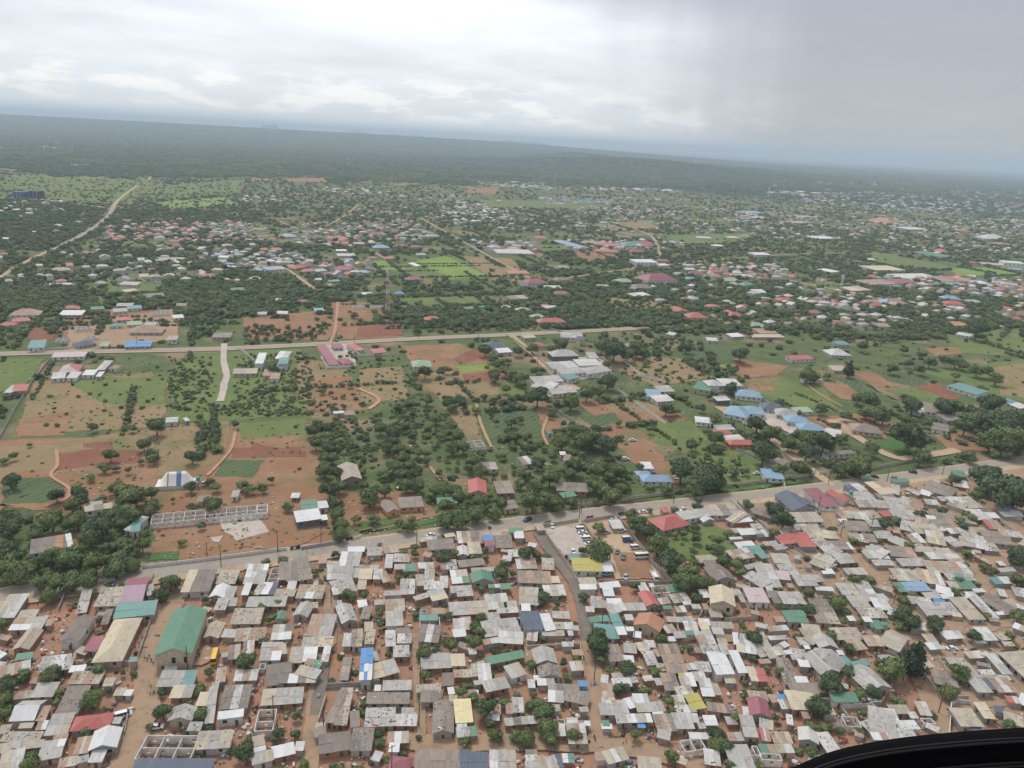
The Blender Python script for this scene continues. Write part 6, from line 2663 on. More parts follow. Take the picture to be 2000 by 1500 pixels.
# ---------------------------------------------------------------- more small sheds in the gaps of the settlement
SETTLE = POLYS[0][1]
OPEN = [[(60,1165),(170,1150),(185,1160),(150,1230),(125,1280),(60,1280)], [(190,1300),(280,1290),(275,1390),(150,1400),(160,1360),(210,1320)], [(1385,1335),(1445,1330),(1460,1400),(1400,1395)], [(1505,1290),(1540,1290),(1545,1360),(1510,1350)], [(1715,1310),(1790,1320),(1800,1370),(1740,1380)], [(905,1380),(940,1380),(945,1440),(905,1440)], [(760,1130),(800,1120),(800,1170),(770,1170)], [(355,1240),(400,1240),(440,1290),(400,1300),(360,1290)], [(700,1130),(745,1140),(740,1190),(705,1180)], [(1480,1190),(1660,1200),(1640,1240),(1480,1230)], [(860,1195),(880,1195),(880,1245),(860,1245)], [(1020,1160),(1120,1170),(1120,1240),(1090,1240)], [(1610,1270),(1690,1260),(1700,1300),(1620,1310)]]
SVIS = [(-60, 1180), (400, 1120), (800, 1066), (1040, 1040), (1050, 1060), (1190, 1260), (1320, 1145), (1500, 1110), (1440, 1000), (1640, 968), (2040, 912), (2060, 1520), (-60, 1520)]
def free(x, y, r_=0):
    X, Y = int(x//2), int(y//2)
    for i in range(-r_, r_+1):
        for j in range(-r_, r_+1):
            if (X+i, Y+j) in OCC: return False
    return True
nsh = 0
for _ in range(6000):
    px, py = rnd.uniform(-20, 2020), rnd.uniform(930, 1500)
    if not inpoly(px, py, SVIS) or any(inpoly(px, py, q_) for q_ in OPEN) or (310 < px < 470 and 1240 < py < 1310) or (1050 < px < 1320 and 1010 < py < 1150): continue
    g = G(px, py)
    if not free(g.x, g.y, 1): continue
    ln, wd = rnd.uniform(1.8, 5), rnd.uniform(1.6, 3.2); hh = rnd.uniform(1.8, 2.4); ang = rnd.choice([.08, .08, -.3])+rnd.uniform(-.1, .1)
    c = ''.join(rnd.choices('grtlow', (4, 4, 4, 3, 3, 1), k=rnd.choice([1, 1, 2]))); dd_ = dict(cols=[c], shp='m')
    M4 = Matrix.Translation((g.x, g.y, 0)) @ Matrix.Rotation(ang, 4, 'Z')
    for mb, _c in sheets(dd_, ln, wd, hh): small.add(mb, M4)
    wmb, _i = walls(dd_, ln, wd, hh, wall_mat(rnd.choice('grtl'))); small.add(wmb, M4)
    for a_ in range(-1, 2):
        for b_ in range(-1, 2): OCC.add((int(g.x//2)+a_, int(g.y//2)+b_))
    nsh += 1
    if nsh > 130: break
so_ = link('small_shacks', small.me('small_shacks')); so_['kind'] = 'stuff'; so_['label'] = 'crowd of small tin roofed shacks and sheds filling the settlement'
# ---------------------------------------------------------------- far suburbs: closely set roofs beyond the traced bungalows
FAR = [("RMMpR",14,"195,447 350,432 470,455 480,474 330,476 200,470"),("RrgpR",12,"420,432 500,440 560,468 480,474"),("glbrw",14,"380,490 560,488 600,518 560,530 470,530 400,508"),
("MRgGcl",12,"560,440 800,430 850,466 740,488 560,478"),("RvlM",10,"600,518 720,518 700,543 620,540"),("wlgw",14,"850,405 960,400 1010,430 880,440"),("gblR",14,"920,475 1050,475 1050,493 960,490"),
("bgb",22,"1040,388 1180,388 1230,400 1080,401"),("wcw",30,"900,354 1060,358 1100,371 1000,369"),("wcpw",26,"1060,363 1320,372 1320,377 1100,371"),("glrp",14,"1150,405 1330,410 1330,424 1180,420"),("rcp",12,"1170,385 1300,390 1280,399"),
("Rgbpl",14,"1090,470 1330,475 1330,490 1110,490"),("Rplgv",14,"1330,520 1510,520 1560,545 1400,548"),("wcw",30,"1590,357 1780,360 1780,363 1600,361"),("wcw",30,"1500,374 1600,377 1600,380 1500,378"),
("Rpclg",5,"1550,380 1700,375 1900,390 2000,400 2000,420 1800,420 1600,410"),("glRcb",7,"1420,418 1600,418 1600,438 1450,435"),("glRcp",5,"1650,428 2000,430 2000,452 1700,445"),("clwg",10,"1760,480 1850,488 1840,500"),
("Rbln",7,"1700,540 2000,545 2000,590 1750,570"),("glRcM",6,"1560,590 1800,588 1900,600 1640,610"),("cprl",14,"455,383 560,390 540,400 470,396"),("wlc",5,"620,366 760,370 760,385 640,380"),
("wlcg",2,"700,380 900,380 1000,400 850,398"),("wgl",2.5,"0,268 150,272 160,296 0,292"),("wcn",3,"190,276 310,280 300,286 190,284"),("wcpl",9,"1330,318 1480,326 1450,334 1340,328"),("glpc",6,"1480,322 1760,341 1700,348 1500,336"),("w",20,"130,320 185,321 180,325 130,324"),
("clg",1.2,"1300,385 2000,395 2000,500 1500,470 1300,460"),("lcRg",1.0,"600,400 1300,400 1300,470 700,430"),("glcR",.8,"0,500 500,480 500,560 0,560"),("glcR",.7,"1200,560 2000,540 2000,640 1400,640"),("wpc",.5,"0,385 180,400 120,470 0,480"),("wcR",2.5,"1780,360 2000,372 2000,392 1800,380"),("clwR",.9,"1500,350 2000,365 2000,385 1500,375")]
farb = MB()
for pal, dens, ps in FAR:
    q = [tuple(float(v) for v in t.split(',')) for t in ps.split()]; xs = [a[0] for a in q]; ys = [a[1] for a in q]
    ar = abs(sum(q[i][0]*q[(i+1) % len(q)][1]-q[(i+1) % len(q)][0]*q[i][1] for i in range(len(q))))/2; n = int(ar*dens/1000*(1.7 if dens > 7.5 else 3.2))+1; t_ = 0
    while n > 0 and t_ < 9000:
        t_ += 1; px, py = rnd.uniform(min(xs), max(xs)), rnd.uniform(min(ys), max(ys))
        if not inpoly(px, py, q): continue
        n -= 1; g = G(px, py)
        if not free(g.x, g.y, 2): continue
        c = rnd.choice(pal); c = rnd.choice('rptR') if c in 'RM' and rnd.random() < .5 else c; big = rnd.random(); ln = rnd.uniform(8, 14)*(1 if g.length < 3500 else 1.5); wd = ln*rnd.uniform(.5, .9); hh = 3 if big < .8 else 5.5
        if dens >= 20: ln *= 2.2; wd *= .8
        dd_ = dict(cols=[c], shp=rnd.choice('hhk') if c not in 'w' else rnd.choice('hm'))
        M4 = Matrix.Translation((g.x, g.y, float(H(np.float64(g.x), np.float64(g.y))))) @ Matrix.Rotation(rnd.choice([0.05, 2.2, 0.63])+rnd.uniform(-.08, .08), 4, 'Z')
        if dd_['shp'] == 'h' or g.length > 1500:
            for mb, _c in sheets(dd_, ln, wd, hh)[:4]: farb.add(mb, M4)
        else:
            for mb, _c in sheets(dd_, ln, wd, hh): farb.add(mb, M4)
        wmb, _i = walls(dd_, ln, wd, hh, wall_mat(rnd.choice('wwlc'))); farb.add(wmb, M4)
        if rnd.random() < .55 and dens < 20:
            wb_ = MB(); e_ = rnd.uniform(5, 12); f2 = rnd.uniform(6, 18); wq = wall_mat(rnd.choice('lwss')); wb_.box(-e_, ln+e_, -f2-.15, -f2+.15, 0, 2.1, wq); wb_.box(-e_-.15, -e_+.15, -f2+.16, wd+f2, 0, 2.1, wq); farb.add(wb_, M4)
        for a_ in range(-3, 4):
            for b_ in range(-3, 4): OCC.add((int(g.x//2)+a_, int(g.y//2)+b_))
farb.add(smallN, Matrix.Identity(4))
fo_ = link('far_suburb_houses', farb.me('far_suburb_houses')); fo_['kind'] = 'stuff'; fo_['label'] = 'mass of far suburban houses too small to tell apart'
# ---------------------------------------------------------------- trees
def leaf_mat(name, c1, c2, c3):
    s = MT(name); obr = s.n('ShaderNodeObjectInfo').outputs['Random']; isl = s.n('ShaderNodeNewGeometry').outputs['Random Per Island']; p = s.pos()
    c = s.mix(obr, c1, c2); c = s.mix(s.math('MULTIPLY', isl, .55), c, c3); c = s.mix(s.ramp(s.noise(p, .35, 3), .35, .7), c, tuple(v*.7 for v in c1))
    return s.bsdf(c, .75, 0, .2)
LEAF = dict(m=leaf_mat('leaves mid green', (.105, .16, .06), (.165, .195, .075), (.225, .255, .12)), d=leaf_mat('leaves deep green', (.075, .118, .055), (.105, .142, .07), (.16, .195, .10)),
 l=leaf_mat('leaves yellow green', (.13, .185, .06), (.16, .195, .075), (.22, .25, .11)), f=leaf_mat('leaves blue green', (.045, .07, .042), (.06, .085, .05), (.09, .11, .07)))
BARK = plain('tree bark', (.12, .09, .065), .9)
def crown_mesh(seed, leaf, fir=False, nl=520):
    r_ = random.Random(seed); V = []; F = []
    lobes = []
    if fir:
        for k in range(9): z = .28+k*.08; q = .30*(1-(k/11)**1.3)+r_.uniform(-.05, .05); lobes.append((r_.uniform(-.12, .12), r_.uniform(-.12, .12), z, q, q*.6))
    else:
        lobes.append((0, 0, .62, .33, .27))
        for k in range(r_.randint(6, 9)):
            t = k*2.399+r_.uniform(-.4, .4); q = r_.uniform(.12, .34); s_ = r_.uniform(.15, .27); lobes.append((q*math.cos(t), q*math.sin(t), r_.uniform(.42, .80), s_, s_*.8))
    for (x, y, z, a, b) in lobes:                      # inner mass of each lobe
        base = len(V); nu, nv = 7, 4
        for j in range(1, nv):
            ph = math.pi*j/nv
            for i in range(nu):
                th = 2*math.pi*i/nu; w_ = r_.uniform(.68, .92); V.append((x+a*w_*math.sin(ph)*math.cos(th), y+a*w_*math.sin(ph)*math.sin(th), z+b*w_*math.cos(ph)))
        V.append((x, y, z+b*.85)); V.append((x, y, z-b*.8)); T_, B_ = len(V)-2, len(V)-1
        for i in range(nu): F.append((base+i, base+(i+1) % nu, T_)); F.append((base+(nv-2)*nu+(i+1) % nu, base+(nv-2)*nu+i, B_))
        for j in range(nv-2):
            for i in range(nu): F.append((base+j*nu+i, base+(j+1)*nu+i, base+(j+1)*nu+(i+1) % nu, base+j*nu+(i+1) % nu))
    ws = [l[3]**2 for l in lobes]
    for _ in range(nl):                                # leaf sprays over and through the lobes
        x, y, z, a, b = r_.choices(lobes, ws)[0]; n = Vector((r_.gauss(0, 1), r_.gauss(0, 1), r_.gauss(.25, 1))).normalized()
        k = r_.uniform(.85, 1.18); c = Vector((x+a*n.x*k, y+a*n.y*k, z+b*n.z*k))
        t1 = (n+Vector((r_.gauss(0, .6), r_.gauss(0, .6), r_.gauss(0, .6)))).orthogonal().normalized(); t2 = n.cross(t1)+Vector((0, 0, r_.uniform(-.5, .5))); s_ = r_.uniform(.025, .06)
        b_ = len(V); V += [tuple(c+t1*s_), tuple(c+t2*s_*.9), tuple(c-t1*s_*r_.uniform(.5, 1)), tuple(c-t2*s_)]; F.append((b_, b_+1, b_+2, b_+3))
    me = mesh('crown', V, F); me.materials.append(LEAF[leaf]); return me
def trunk_mesh(seed, fir=False):
    r_ = random.Random(seed); mb = MB(); mb.tube((0, 0, -.02), (r_.uniform(-.02, .02), r_.uniform(-.02, .02), .4), .035, .022, BARK, 7)
    if fir: mb.tube((0, 0, .4), (0, 0, .95), .022, .005, BARK, 5)
    for k in range(5):
        t = k*1.26+r_.uniform(-.3, .3); mb.tube((0, 0, r_.uniform(.28, .4)), (.24*math.cos(t), .24*math.sin(t), r_.uniform(.5, .68)), .015, .006, BARK, 5)
    return mb.me('trunk')
CR = {k: [crown_mesh(100*i+ord(k), k) for i in range(4)] for k in 'mdl'}; CR['f'] = [crown_mesh(900+i, 'f', True, 800) for i in range(2)]
BIG = {k: [crown_mesh(50*i+ord(k), k, False, 1400) for i in range(2)] for k in 'mdl'}
TK = [trunk_mesh(i) for i in range(4)]; TKF = [trunk_mesh(8, True)]
SCAT = []      # x, y, z, sx, sz, rot, variant
VARS = [('m', 0), ('m', 1), ('m', 2), ('m', 3), ('d', 0), ('d', 1), ('d', 2), ('d', 3), ('l', 0), ('l', 1), ('l', 2), ('l', 3)]
T_ = []
for ln in TREES.strip().split('\n'):
    p = ln.split(); x, y, w = float(p[0]), float(p[1]), float(p[2]); T_.append((w, x, y, p[3] if len(p) > 3 else 'm'))
T_ = [(w, x, y-(9 if x < 300 and 1080 < y < 1128 else 0), k_) for w, x, y, k_ in T_]
T_.sort(key=lambda t: -t[0]*(1 if t[2] < 1520 else 0)); nt_ = 0; TL = LM_S+LM_N
for w, x, y, kd in T_:
    g = G(x, y, 0); dist = (g-Vector((0, 0, ALT))).length; wm_ = w/FPX*dist*1.02; hgt = wm_*(1.0 if kd != 'f' else 1.5)
    g = G(x, y, hgt*.58); wm_ = w/FPX*(g-Vector((0, 0, ALT))).length*1.02; hgt = max(2.5, wm_*(.92 if kd != 'f' else 1.2))
    occ_line([Vector((g.x, g.y, 0)), Vector((g.x+.1, g.y, 0))], max(2, wm_*.5))
    if nt_ < 300:
        nt_ += 1; tk = rnd.choice(TKF if kd == 'f' else TK); cr = rnd.choice(CR['f'] if kd == 'f' else (BIG[kd] if w > 27 else CR[kd]))
        nm = 'fir_tree' if kd == 'f' else 'leafy_tree'
        o = link(nm, tk); o.location = (g.x, g.y, 0); o.scale = (wm_*1.05, wm_*1.05, hgt); o.rotation_euler = (0, 0, rnd.uniform(0, 6.28))
        c = link('crown', cr, o)
        sz = 'large ' if w > 30 else ('small ' if w < 20 else ''); desc = sz+{'m': 'green', 'd': 'dark green', 'l': 'yellowish green', 'f': 'dark feathery'}[kd]+(' tree' if kd != 'f' else ' fir like tree')
        tag(o, 'x', 'tree', 'trees standing among the houses and fields'); want(o, desc, x, y, LM_S if inpoly(x, y, SETTLE) else LM_N, 8)
    else:
        kk = 'm' if kd == 'f' else kd; SCAT.append((g.x, g.y, 0, wm_*1.05, hgt, rnd.uniform(0, 6.28), VARS.index((kk, rnd.randrange(4)))))
# scattered trees and bushes in zones
def vpick(): return rnd.choices(range(12), (4, 4, 4, 4, 3, 3, 3, 3, 1.3, 1.3, 1.3, 1.3))[0]
for it in ITEMS['S']:
    kind, dens, size = it[0], float(it[1]), float(it[2]); q = pts(it[3:]); xs = [a[0] for a in q]; ys = [a[1] for a in q]
    ar = abs(sum(q[i][0]*q[(i+1) % len(q)][1]-q[(i+1) % len(q)][0]*q[i][1] for i in range(len(q))))/2
    for _ in range(int(ar*dens/100*6)):
        px, py = rnd.uniform(min(xs), max(xs)), rnd.uniform(min(ys), max(ys))
        if rnd.random() > .33 or not inpoly(px, py, q): continue
        g = G(px, py)
        if not free(g.x, g.y, 2 if kind == 'tree' else 1): continue
        s_ = size*rnd.uniform(.5, 1.5)*(1.0 if kind == 'tree' else .9); z = -.30*s_*(rnd.uniform(.2, 1) if kind == 'tree' else 1)
        SCAT.append((g.x, g.y, z, s_*1.12, s_*(1.05 if kind == 'tree' else .95), rnd.uniform(0, 6.28), vpick()))
# lines of trees along plot boundaries, small bushes in the settlement
for _ in range(2200):
    px, py = rnd.uniform(-30, 2030), rnd.uniform(930, 1510)
    if not inpoly(px, py, SVIS) or (any(inpoly(px, py, q_) for q_ in OPEN) and rnd.random() < .8): continue
    g = G(px, py)
    if not free(g.x, g.y): continue
    s_ = rnd.uniform(1.0, 3.2)**1.0; SCAT.append((g.x, g.y, -.35*s_, s_*1.3, s_, rnd.uniform(0, 6.28), vpick()))
    if len(SCAT) > 99999: break
# bushes over the open fields
FIELDS = [q for k_, q in POLYS if k_ in ('red', 'dry', 'green', 'plow', 'crop', 'bright', 'sand', 'gravel', 'court', 'courtg', 'lawn')]
for _ in range(1900):
    px, py = rnd.uniform(-40, 2040), rnd.uniform(600, 1130)
    if inpoly(px, py, SETTLE): continue
    g = G(px, py)
    if not free(g.x, g.y): continue
    inf = any(inpoly(px, py, q) for q in FIELDS)
    if inf and rnd.random() < .94: continue
    s_ = rnd.uniform(.9, 2.8) if inf else rnd.uniform(1.5, 6.5); SCAT.append((g.x, g.y, -.3*s_, s_*1.3, s_, rnd.uniform(0, 6.28), vpick()))
for _ in range(4500):
    px, py = rnd.uniform(-40, 2040), rnd.uniform(690, 1130)
    if inpoly(px, py, SETTLE): continue
    g = G(px, py)
    if not free(g.x, g.y) or math.sin(g.x*.05+2*math.sin(g.y*.03))+math.sin(g.y*.07+g.x*.02) < rnd.uniform(-1.6, 1): continue
    s_ = rnd.uniform(.5, 1.4); SCAT.append((g.x, g.y, -.4*s_, s_*1.7, s_, rnd.uniform(0, 6.28), rnd.choice((0, 1, 2, 8, 9, 10, 11))))
# middle distance: trees of the suburbs, thicker in clumps
n = 36000; px = NR.uniform(-80, 2080, n); py = 346+NR.uniform(0, 1, n)**1.0*(640-346); py += (px-1000)*.03
xy = GN(px, py)
def vnoise(x, y, s):
    x = x/s; y = y/s; xi = np.floor(x).astype(int); yi = np.floor(y).astype(int); fx = x-xi; fy = y-yi; fx = fx*fx*(3-2*fx); fy = fy*fy*(3-2*fy)
    h_ = lambda a, b: (np.sin(a*127.1+b*311.7)*43758.5453) % 1
    return (h_(xi, yi)*(1-fx)+h_(xi+1, yi)*fx)*(1-fy)+(h_(xi, yi+1)*(1-fx)+h_(xi+1, yi+1)*fx)*fy
cl_ = vnoise(xy[:, 0], xy[:, 1], 130)*.6+vnoise(xy[:, 0]+900, xy[:, 1], 40)*.4
keep = cl_ > np.where(py < 520, .36, .43)
keep |= NR.uniform(0, 1, n) < .13
for q in FIELDS: keep &= ~(inpolyN(px, py, q) & (NR.uniform(0, 1, n) < .93))
for i in np.nonzero(keep)[0]:
    x, y = xy[i]
    if (int(x//2), int(y//2)) in OCC: continue
    d_ = math.hypot(x, y); s_ = rnd.uniform(3, 9)*(1+max(0, d_-2000)/5000)
    SCAT.append((x, y, -.2*s_, s_*1.25, s_*.95, rnd.uniform(0, 6.28), vpick()))
d1 = (G(1000, 655)-G(400, 684)).normalized(); d2 = (G(1245, 755)-G(1120, 680)).normalized(); A1 = math.atan2(d1.y, d1.x); A2 = math.atan2(d2.y, d2.x)
for hn in range(250):
    px, py = rnd.uniform(-60, 2060), (350+rnd.random()**.8*290 if hn > 22 else rnd.uniform(640, 900)); g = G(px, py); dv = rnd.choice((d1, d2, d2)); ln = rnd.uniform(60, 200); s0 = rnd.uniform(2.5, 6)
    if inpoly(px, py, SETTLE): continue
    k_ = -ln/2
    while k_ < ln/2:
        q = g+dv*k_+Vector((rnd.uniform(-1.5, 1.5), rnd.uniform(-1.5, 1.5), 0)); k_ += s0*rnd.uniform(.4, 1.1)
        if not free(q.x, q.y, 1): continue
        s_ = s0*rnd.uniform(.6, 1.3); SCAT.append((q.x, q.y, -.22*s_, s_*1.15, s_, rnd.uniform(0, 6.28), vpick()))
# shrub land at the left, young trees
n = 5200; px = NR.uniform(-60, 500, n); py = NR.uniform(338, 480, n); xy = GN(px, py)
for i in range(n):
    x, y = xy[i]
    if (int(x//2), int(y//2)) in OCC: continue
    if any(inpoly(px[i], py[i], q) for q in FIELDS) and rnd.random() < .55: continue
    s_ = rnd.uniform(2.5, 6); SCAT.append((x, y, -.25*s_, s_*1.5, s_, rnd.uniform(0, 6.28), vpick()))
# forest to the horizon
n = 52000; px = NR.uniform(-150, 2150, n); f_ = NR.uniform(0, 1, n)**1.25; hz = 273+(px-1000)*math.tan(ROLL)
ybot = 352+8*(vnoise(px, px*0+3, 60)-.5)*2+5*(vnoise(px, px*0+9, 17)-.5)*2+np.interp(px, [-150, 300, 500, 900, 1400, 1700, 2150], [-20, -8, 0, 5, 18, 22, 20]); py = hz+5+f_*(ybot-hz-5); xy = GN(px, py)
band = vnoise(xy[:, 0]*.35, xy[:, 1], 420)*.6+vnoise(xy[:, 0], xy[:, 1]+77, 130)*.4
cl2 = vnoise(xy[:, 0], xy[:, 1], 700)*.5+vnoise(xy[:, 0], xy[:, 1], 220)*.5
for i in range(n):
    x, y = xy[i]; d_ = math.hypot(x, y)
    if d_ > 26000: continue
    if cl2[i] < .25 and rnd.random() < .7: continue
    if 1440 < px[i] and 322+(px[i]-1440)*.05 < py[i] < 345+(px[i]-1440)*.03 and rnd.random() < .5: continue
    s_ = max(10, 8.0*d_/FPX)*rnd.uniform(.7, 1.4); hh = min(s_, rnd.uniform(9, 15)); z = float(H(np.float64(x), np.float64(y)))
    SCAT.append((x, y, z-.45*hh, s_*1.35, hh, rnd.uniform(0, 6.28), rnd.randrange(4)+(4 if band[i] > .30 else 0)))
def scatter(name, label, data, objs):
    A = np.array(data); me = bpy.data.meshes.new(name); me.vertices.add(len(A)); me.vertices.foreach_set('co', A[:, :3].astype(np.float32).ravel())
    a = me.attributes.new('sc', 'FLOAT_VECTOR', 'POINT'); SX = A[:, [3, 3, 4]]*np.stack([NR.uniform(.8, 1.2, len(A)), NR.uniform(.8, 1.2, len(A)), NR.uniform(.85, 1.1, len(A))], 1); a.data.foreach_set('vector', SX.astype(np.float32).ravel())
    a = me.attributes.new('rot', 'FLOAT_VECTOR', 'POINT'); z0 = np.zeros(len(A)); a.data.foreach_set('vector', np.stack([z0, z0, A[:, 5]], 1).astype(np.float32).ravel())
    a = me.attributes.new('var', 'INT', 'POINT'); a.data.foreach_set('value', A[:, 6].astype(np.int32)); me.update()
    o = link(name, me); o['kind'] = 'stuff'; o['label'] = label
    t = bpy.data.node_groups.new(name, 'GeometryNodeTree'); t.interface.new_socket('Geometry', in_out='INPUT', socket_type='NodeSocketGeometry'); t.interface.new_socket('Geometry', in_out='OUTPUT', socket_type='NodeSocketGeometry')
    gi = t.nodes.new('NodeGroupInput'); go_ = t.nodes.new('NodeGroupOutput'); jn = t.nodes.new('GeometryNodeJoinGeometry')
    for ob in reversed(objs):
        oi = t.nodes.new('GeometryNodeObjectInfo'); oi.inputs['Object'].default_value = ob; oi.inputs['As Instance'].default_value = True; t.links.new(oi.outputs['Geometry'], jn.inputs[0])
    ip = t.nodes.new('GeometryNodeInstanceOnPoints'); t.links.new(gi.outputs[0], ip.inputs['Points']); t.links.new(jn.outputs[0], ip.inputs['Instance']); ip.inputs['Pick Instance'].default_value = True
    for nm, dt, sk in (('sc', 'FLOAT_VECTOR', 'Scale'), ('rot', 'FLOAT_VECTOR', 'Rotation'), ('var', 'INT', 'Instance Index')):
        na = t.nodes.new('GeometryNodeInputNamedAttribute'); na.data_type = dt; na.inputs['Name'].default_value = nm; t.links.new(na.outputs[0], ip.inputs[sk])
    t.links.new(ip.outputs[0], go_.inputs[0]); md = o.modifiers.new('scatter', 'NODES'); md.node_group = t
    return o
# one bush of each kind, grown in the scrub by the main road; the scatter repeats their crowns
SRC = []
BUSHPX = [(70, 1112), (95, 1108), (120, 1112), (150, 1106), (180, 1102), (210, 1098), (240, 1095), (265, 1088), (30, 1118), (50, 1100), (255, 1075), (20, 1090)]
for (k_, i), (bx, by) in zip(VARS, BUSHPX):
    g = G(bx, by); o = link('bush', CR[k_][i]); o.location = (g.x, g.y, -.8); o.scale = (5.5, 5.5, 4.2); SRC.append(o)
    tag(o, 'x', 'bush', 'bushes in the thicket beside the main road'); want(o, {'m': 'green', 'd': 'dark green', 'l': 'yellow green'}[k_]+' bush in the roadside thicket', bx, by, LM_N, 5)
scatter('woodland_vegetation', 'trees and bushes of the gardens, scrub and forest reaching the horizon', SCAT, SRC)
# ---------------------------------------------------------------- litter, stones and scrap (uncountable)
def boxes_mesh(name, C, S, A, mats, mi, zt=None):
    n = len(C); u_ = np.array([[-1,-1,0],[1,-1,0],[1,1,0],[-1,1,0],[-1,-1,1],[1,-1,1],[1,1,1],[-1,1,1]], float)*np.array([.5, .5, 1])
    P = u_[None]*S[:, None, :]; c, s_ = np.cos(A)[:, None], np.sin(A)[:, None]; x = P[:, :, 0]*c-P[:, :, 1]*s_; y = P[:, :, 0]*s_+P[:, :, 1]*c
    P = np.stack([x, y, P[:, :, 2]], 2)+C[:, None, :]; V_ = P.reshape(-1, 3)
    f = np.array([(4,5,6,7),(0,1,5,4),(1,2,6,5),(2,3,7,6),(3,0,4,7)]); Fm = (f[None]+np.arange(n)[:, None, None]*8).reshape(-1, 4)
    me = bpy.data.meshes.new(name); me.vertices.add(len(V_)); me.vertices.foreach_set('co', V_.astype(np.float32).ravel()); me.loops.add(Fm.size); me.loops.foreach_set('vertex_index', Fm.ravel().astype(np.int32))
    me.polygons.add(len(Fm)); me.polygons.foreach_set('loop_start', np.arange(0, Fm.size, 4).astype(np.int32)); me.polygons.foreach_set('loop_total', np.full(len(Fm), 4, np.int32))
    me.polygons.foreach_set('material_index', np.repeat(mi, 5).astype(np.int32)); me.update(); me.validate()
    for q in mats: me.materials.append(q)
    return me
lit_m = [plain('pale scrap', (.62, .6, .56), .7), plain('grey stone', (.28, .26, .24), .9), plain('brown scrap', (.2, .13, .09), .9), plain('blue cloth', (.08, .15, .35), .8), plain('red cloth', (.4, .08, .07), .8), plain('dark scrap', (.05, .045, .04), .8)]
C_, S2, A_, M_ = [], [], [], []
for M4, Ln, Wd, h, north, shp, c00 in HOUSES:
    if north or shp in 'uh' or h > 2.9 or c00 in 'GRMBTYyNcwPp' or rnd.random() < .3: continue
    for _ in range(int(Ln*Wd*rnd.choice([.05, .15, .3, .55]))):
        x, y = rnd.uniform(.2, Ln-.2), rnd.uniform(.2, Wd-.2)
        z = h+(min(.10*Wd, 1.1)*y/Wd if shp == 'm' else (min(.22*Wd, 2.2)*(1-abs(2*y/Wd-1)) if shp == 'b' else (min(.20*Ln, 2.6)*(1-abs(2*x/Ln-1)) if shp == 'k' else .3)))+.08
        q = M4 @ Vector((x, y, z)); C_.append(tuple(q)); e = rnd.random()
        S2.append((rnd.uniform(.18, .5), rnd.uniform(.18, .4), rnd.uniform(.1, .3)) if e < .8 else (rnd.uniform(.8, 2.2), rnd.uniform(.08, .5), .07)); A_.append(rnd.uniform(0, 3.14)); M_.append(rnd.choices(range(6), (4, 6, 4, .2, .2, .8))[0])
me = boxes_mesh('roof_stones', np.array(C_), np.array(S2), np.array(A_), lit_m, np.array(M_)); o = link('roof_stones_litter', me); o['kind'] = 'stuff'; o['label'] = 'stones, planks and scrap weighing down the tin roofs'
C_, S2, A_, M_ = [], [], [], []
for _ in range(26000):
    px, py = rnd.uniform(-30, 2030), rnd.uniform(930, 1510)
    if not inpoly(px, py, SVIS): continue
    g = G(px, py)
    if not free(g.x, g.y) and rnd.random() < .93: continue
    e = rnd.random(); C_.append((g.x, g.y, .3)); S2.append((rnd.uniform(.15, .6), rnd.uniform(.15, .5), rnd.uniform(.1, .5)) if e < .75 else (rnd.uniform(.6, 2.0), rnd.uniform(.3, 1.2), rnd.uniform(.1, .9)))
    A_.append(rnd.uniform(0, 3.14)); M_.append(rnd.choices(range(6), (6, 4, 4, .6, .6, 1.6))[0])
for _ in range(2500):
    px, py = rnd.uniform(0, 1900), rnd.uniform(700, 1100)
    if inpoly(px, py, SETTLE): continue
    g = G(px, py)
    if vnoise(np.array([g.x]), np.array([g.y]), 25)[0] < .6: continue
    C_.append((g.x, g.y, .3)); S2.append((rnd.uniform(.3, 1.2), rnd.uniform(.3, .7), rnd.uniform(.1, .3))); A_.append(rnd.uniform(0, 3.14)); M_.append(rnd.choice([0, 0, 1]))
me = boxes_mesh('litter', np.array(C_), np.array(S2), np.array(A_), lit_m, np.array(M_)); o = link('yard_litter', me); o['kind'] = 'stuff'; o['label'] = 'scraps, stones and rubbish scattered over the bare yards'
# ---------------------------------------------------------------- walls, gates, poles, tanks, masts
WN = dict(w='white', g='grey', s='sandy', c='cream')
for it in ITEMS['W']:
    h = float(it[0]); q = pts(it[2:]); P = [G(*a) for a in q]; mb = MB(); m_ = wall_mat(it[1])
    for a, b in zip(P[:-1], P[1:]):
        Lw = (b-a).length; u = (b-a).normalized(); v = Vector((-u.y, u.x, 0)); n = max(1, int(Lw/3.5))
        for k_ in range(n):
            p0, p1 = a+u*(Lw*k_/n), a+u*(Lw*(k_+1)/n); hh = h+rnd.uniform(-.05, .05)
            mb.hexa([tuple(c+v*o_+Vector((0, 0, z))) for z in (0, hh) for c, o_ in ((p0, -.11), (p1, -.11), (p1, .11), (p0, .11))], m_)
            mb.hexa([tuple(c+v*o_+Vector((0, 0, z))) for z in (0, hh+.2) for c, o_ in ((p0-u*.17, -.18), (p0+u*.17, -.18), (p0+u*.17, .18), (p0-u*.17, .18))], m_)
    o = link('boundary_wall', mb.me('boundary_wall')); mid = q[len(q)//2]; occ_line(P, 1); o['label'] = 'x'
    tag(o, 'x', 'wall', 'boundary walls round the plots'); want(o, WN[it[1]]+' block boundary wall', mid[0], mid[1], LM_S if inpoly(mid[0], mid[1], SETTLE) else LM_N, 5)
GCOL = dict(navy=(.03, .035, .09), black=(.03, .03, .03), maroon=(.2, .04, .04), red=(.5, .1, .07), grey=(.25, .28, .27), darkgreen=(.04, .14, .1), brown=(.22, .1, .07))
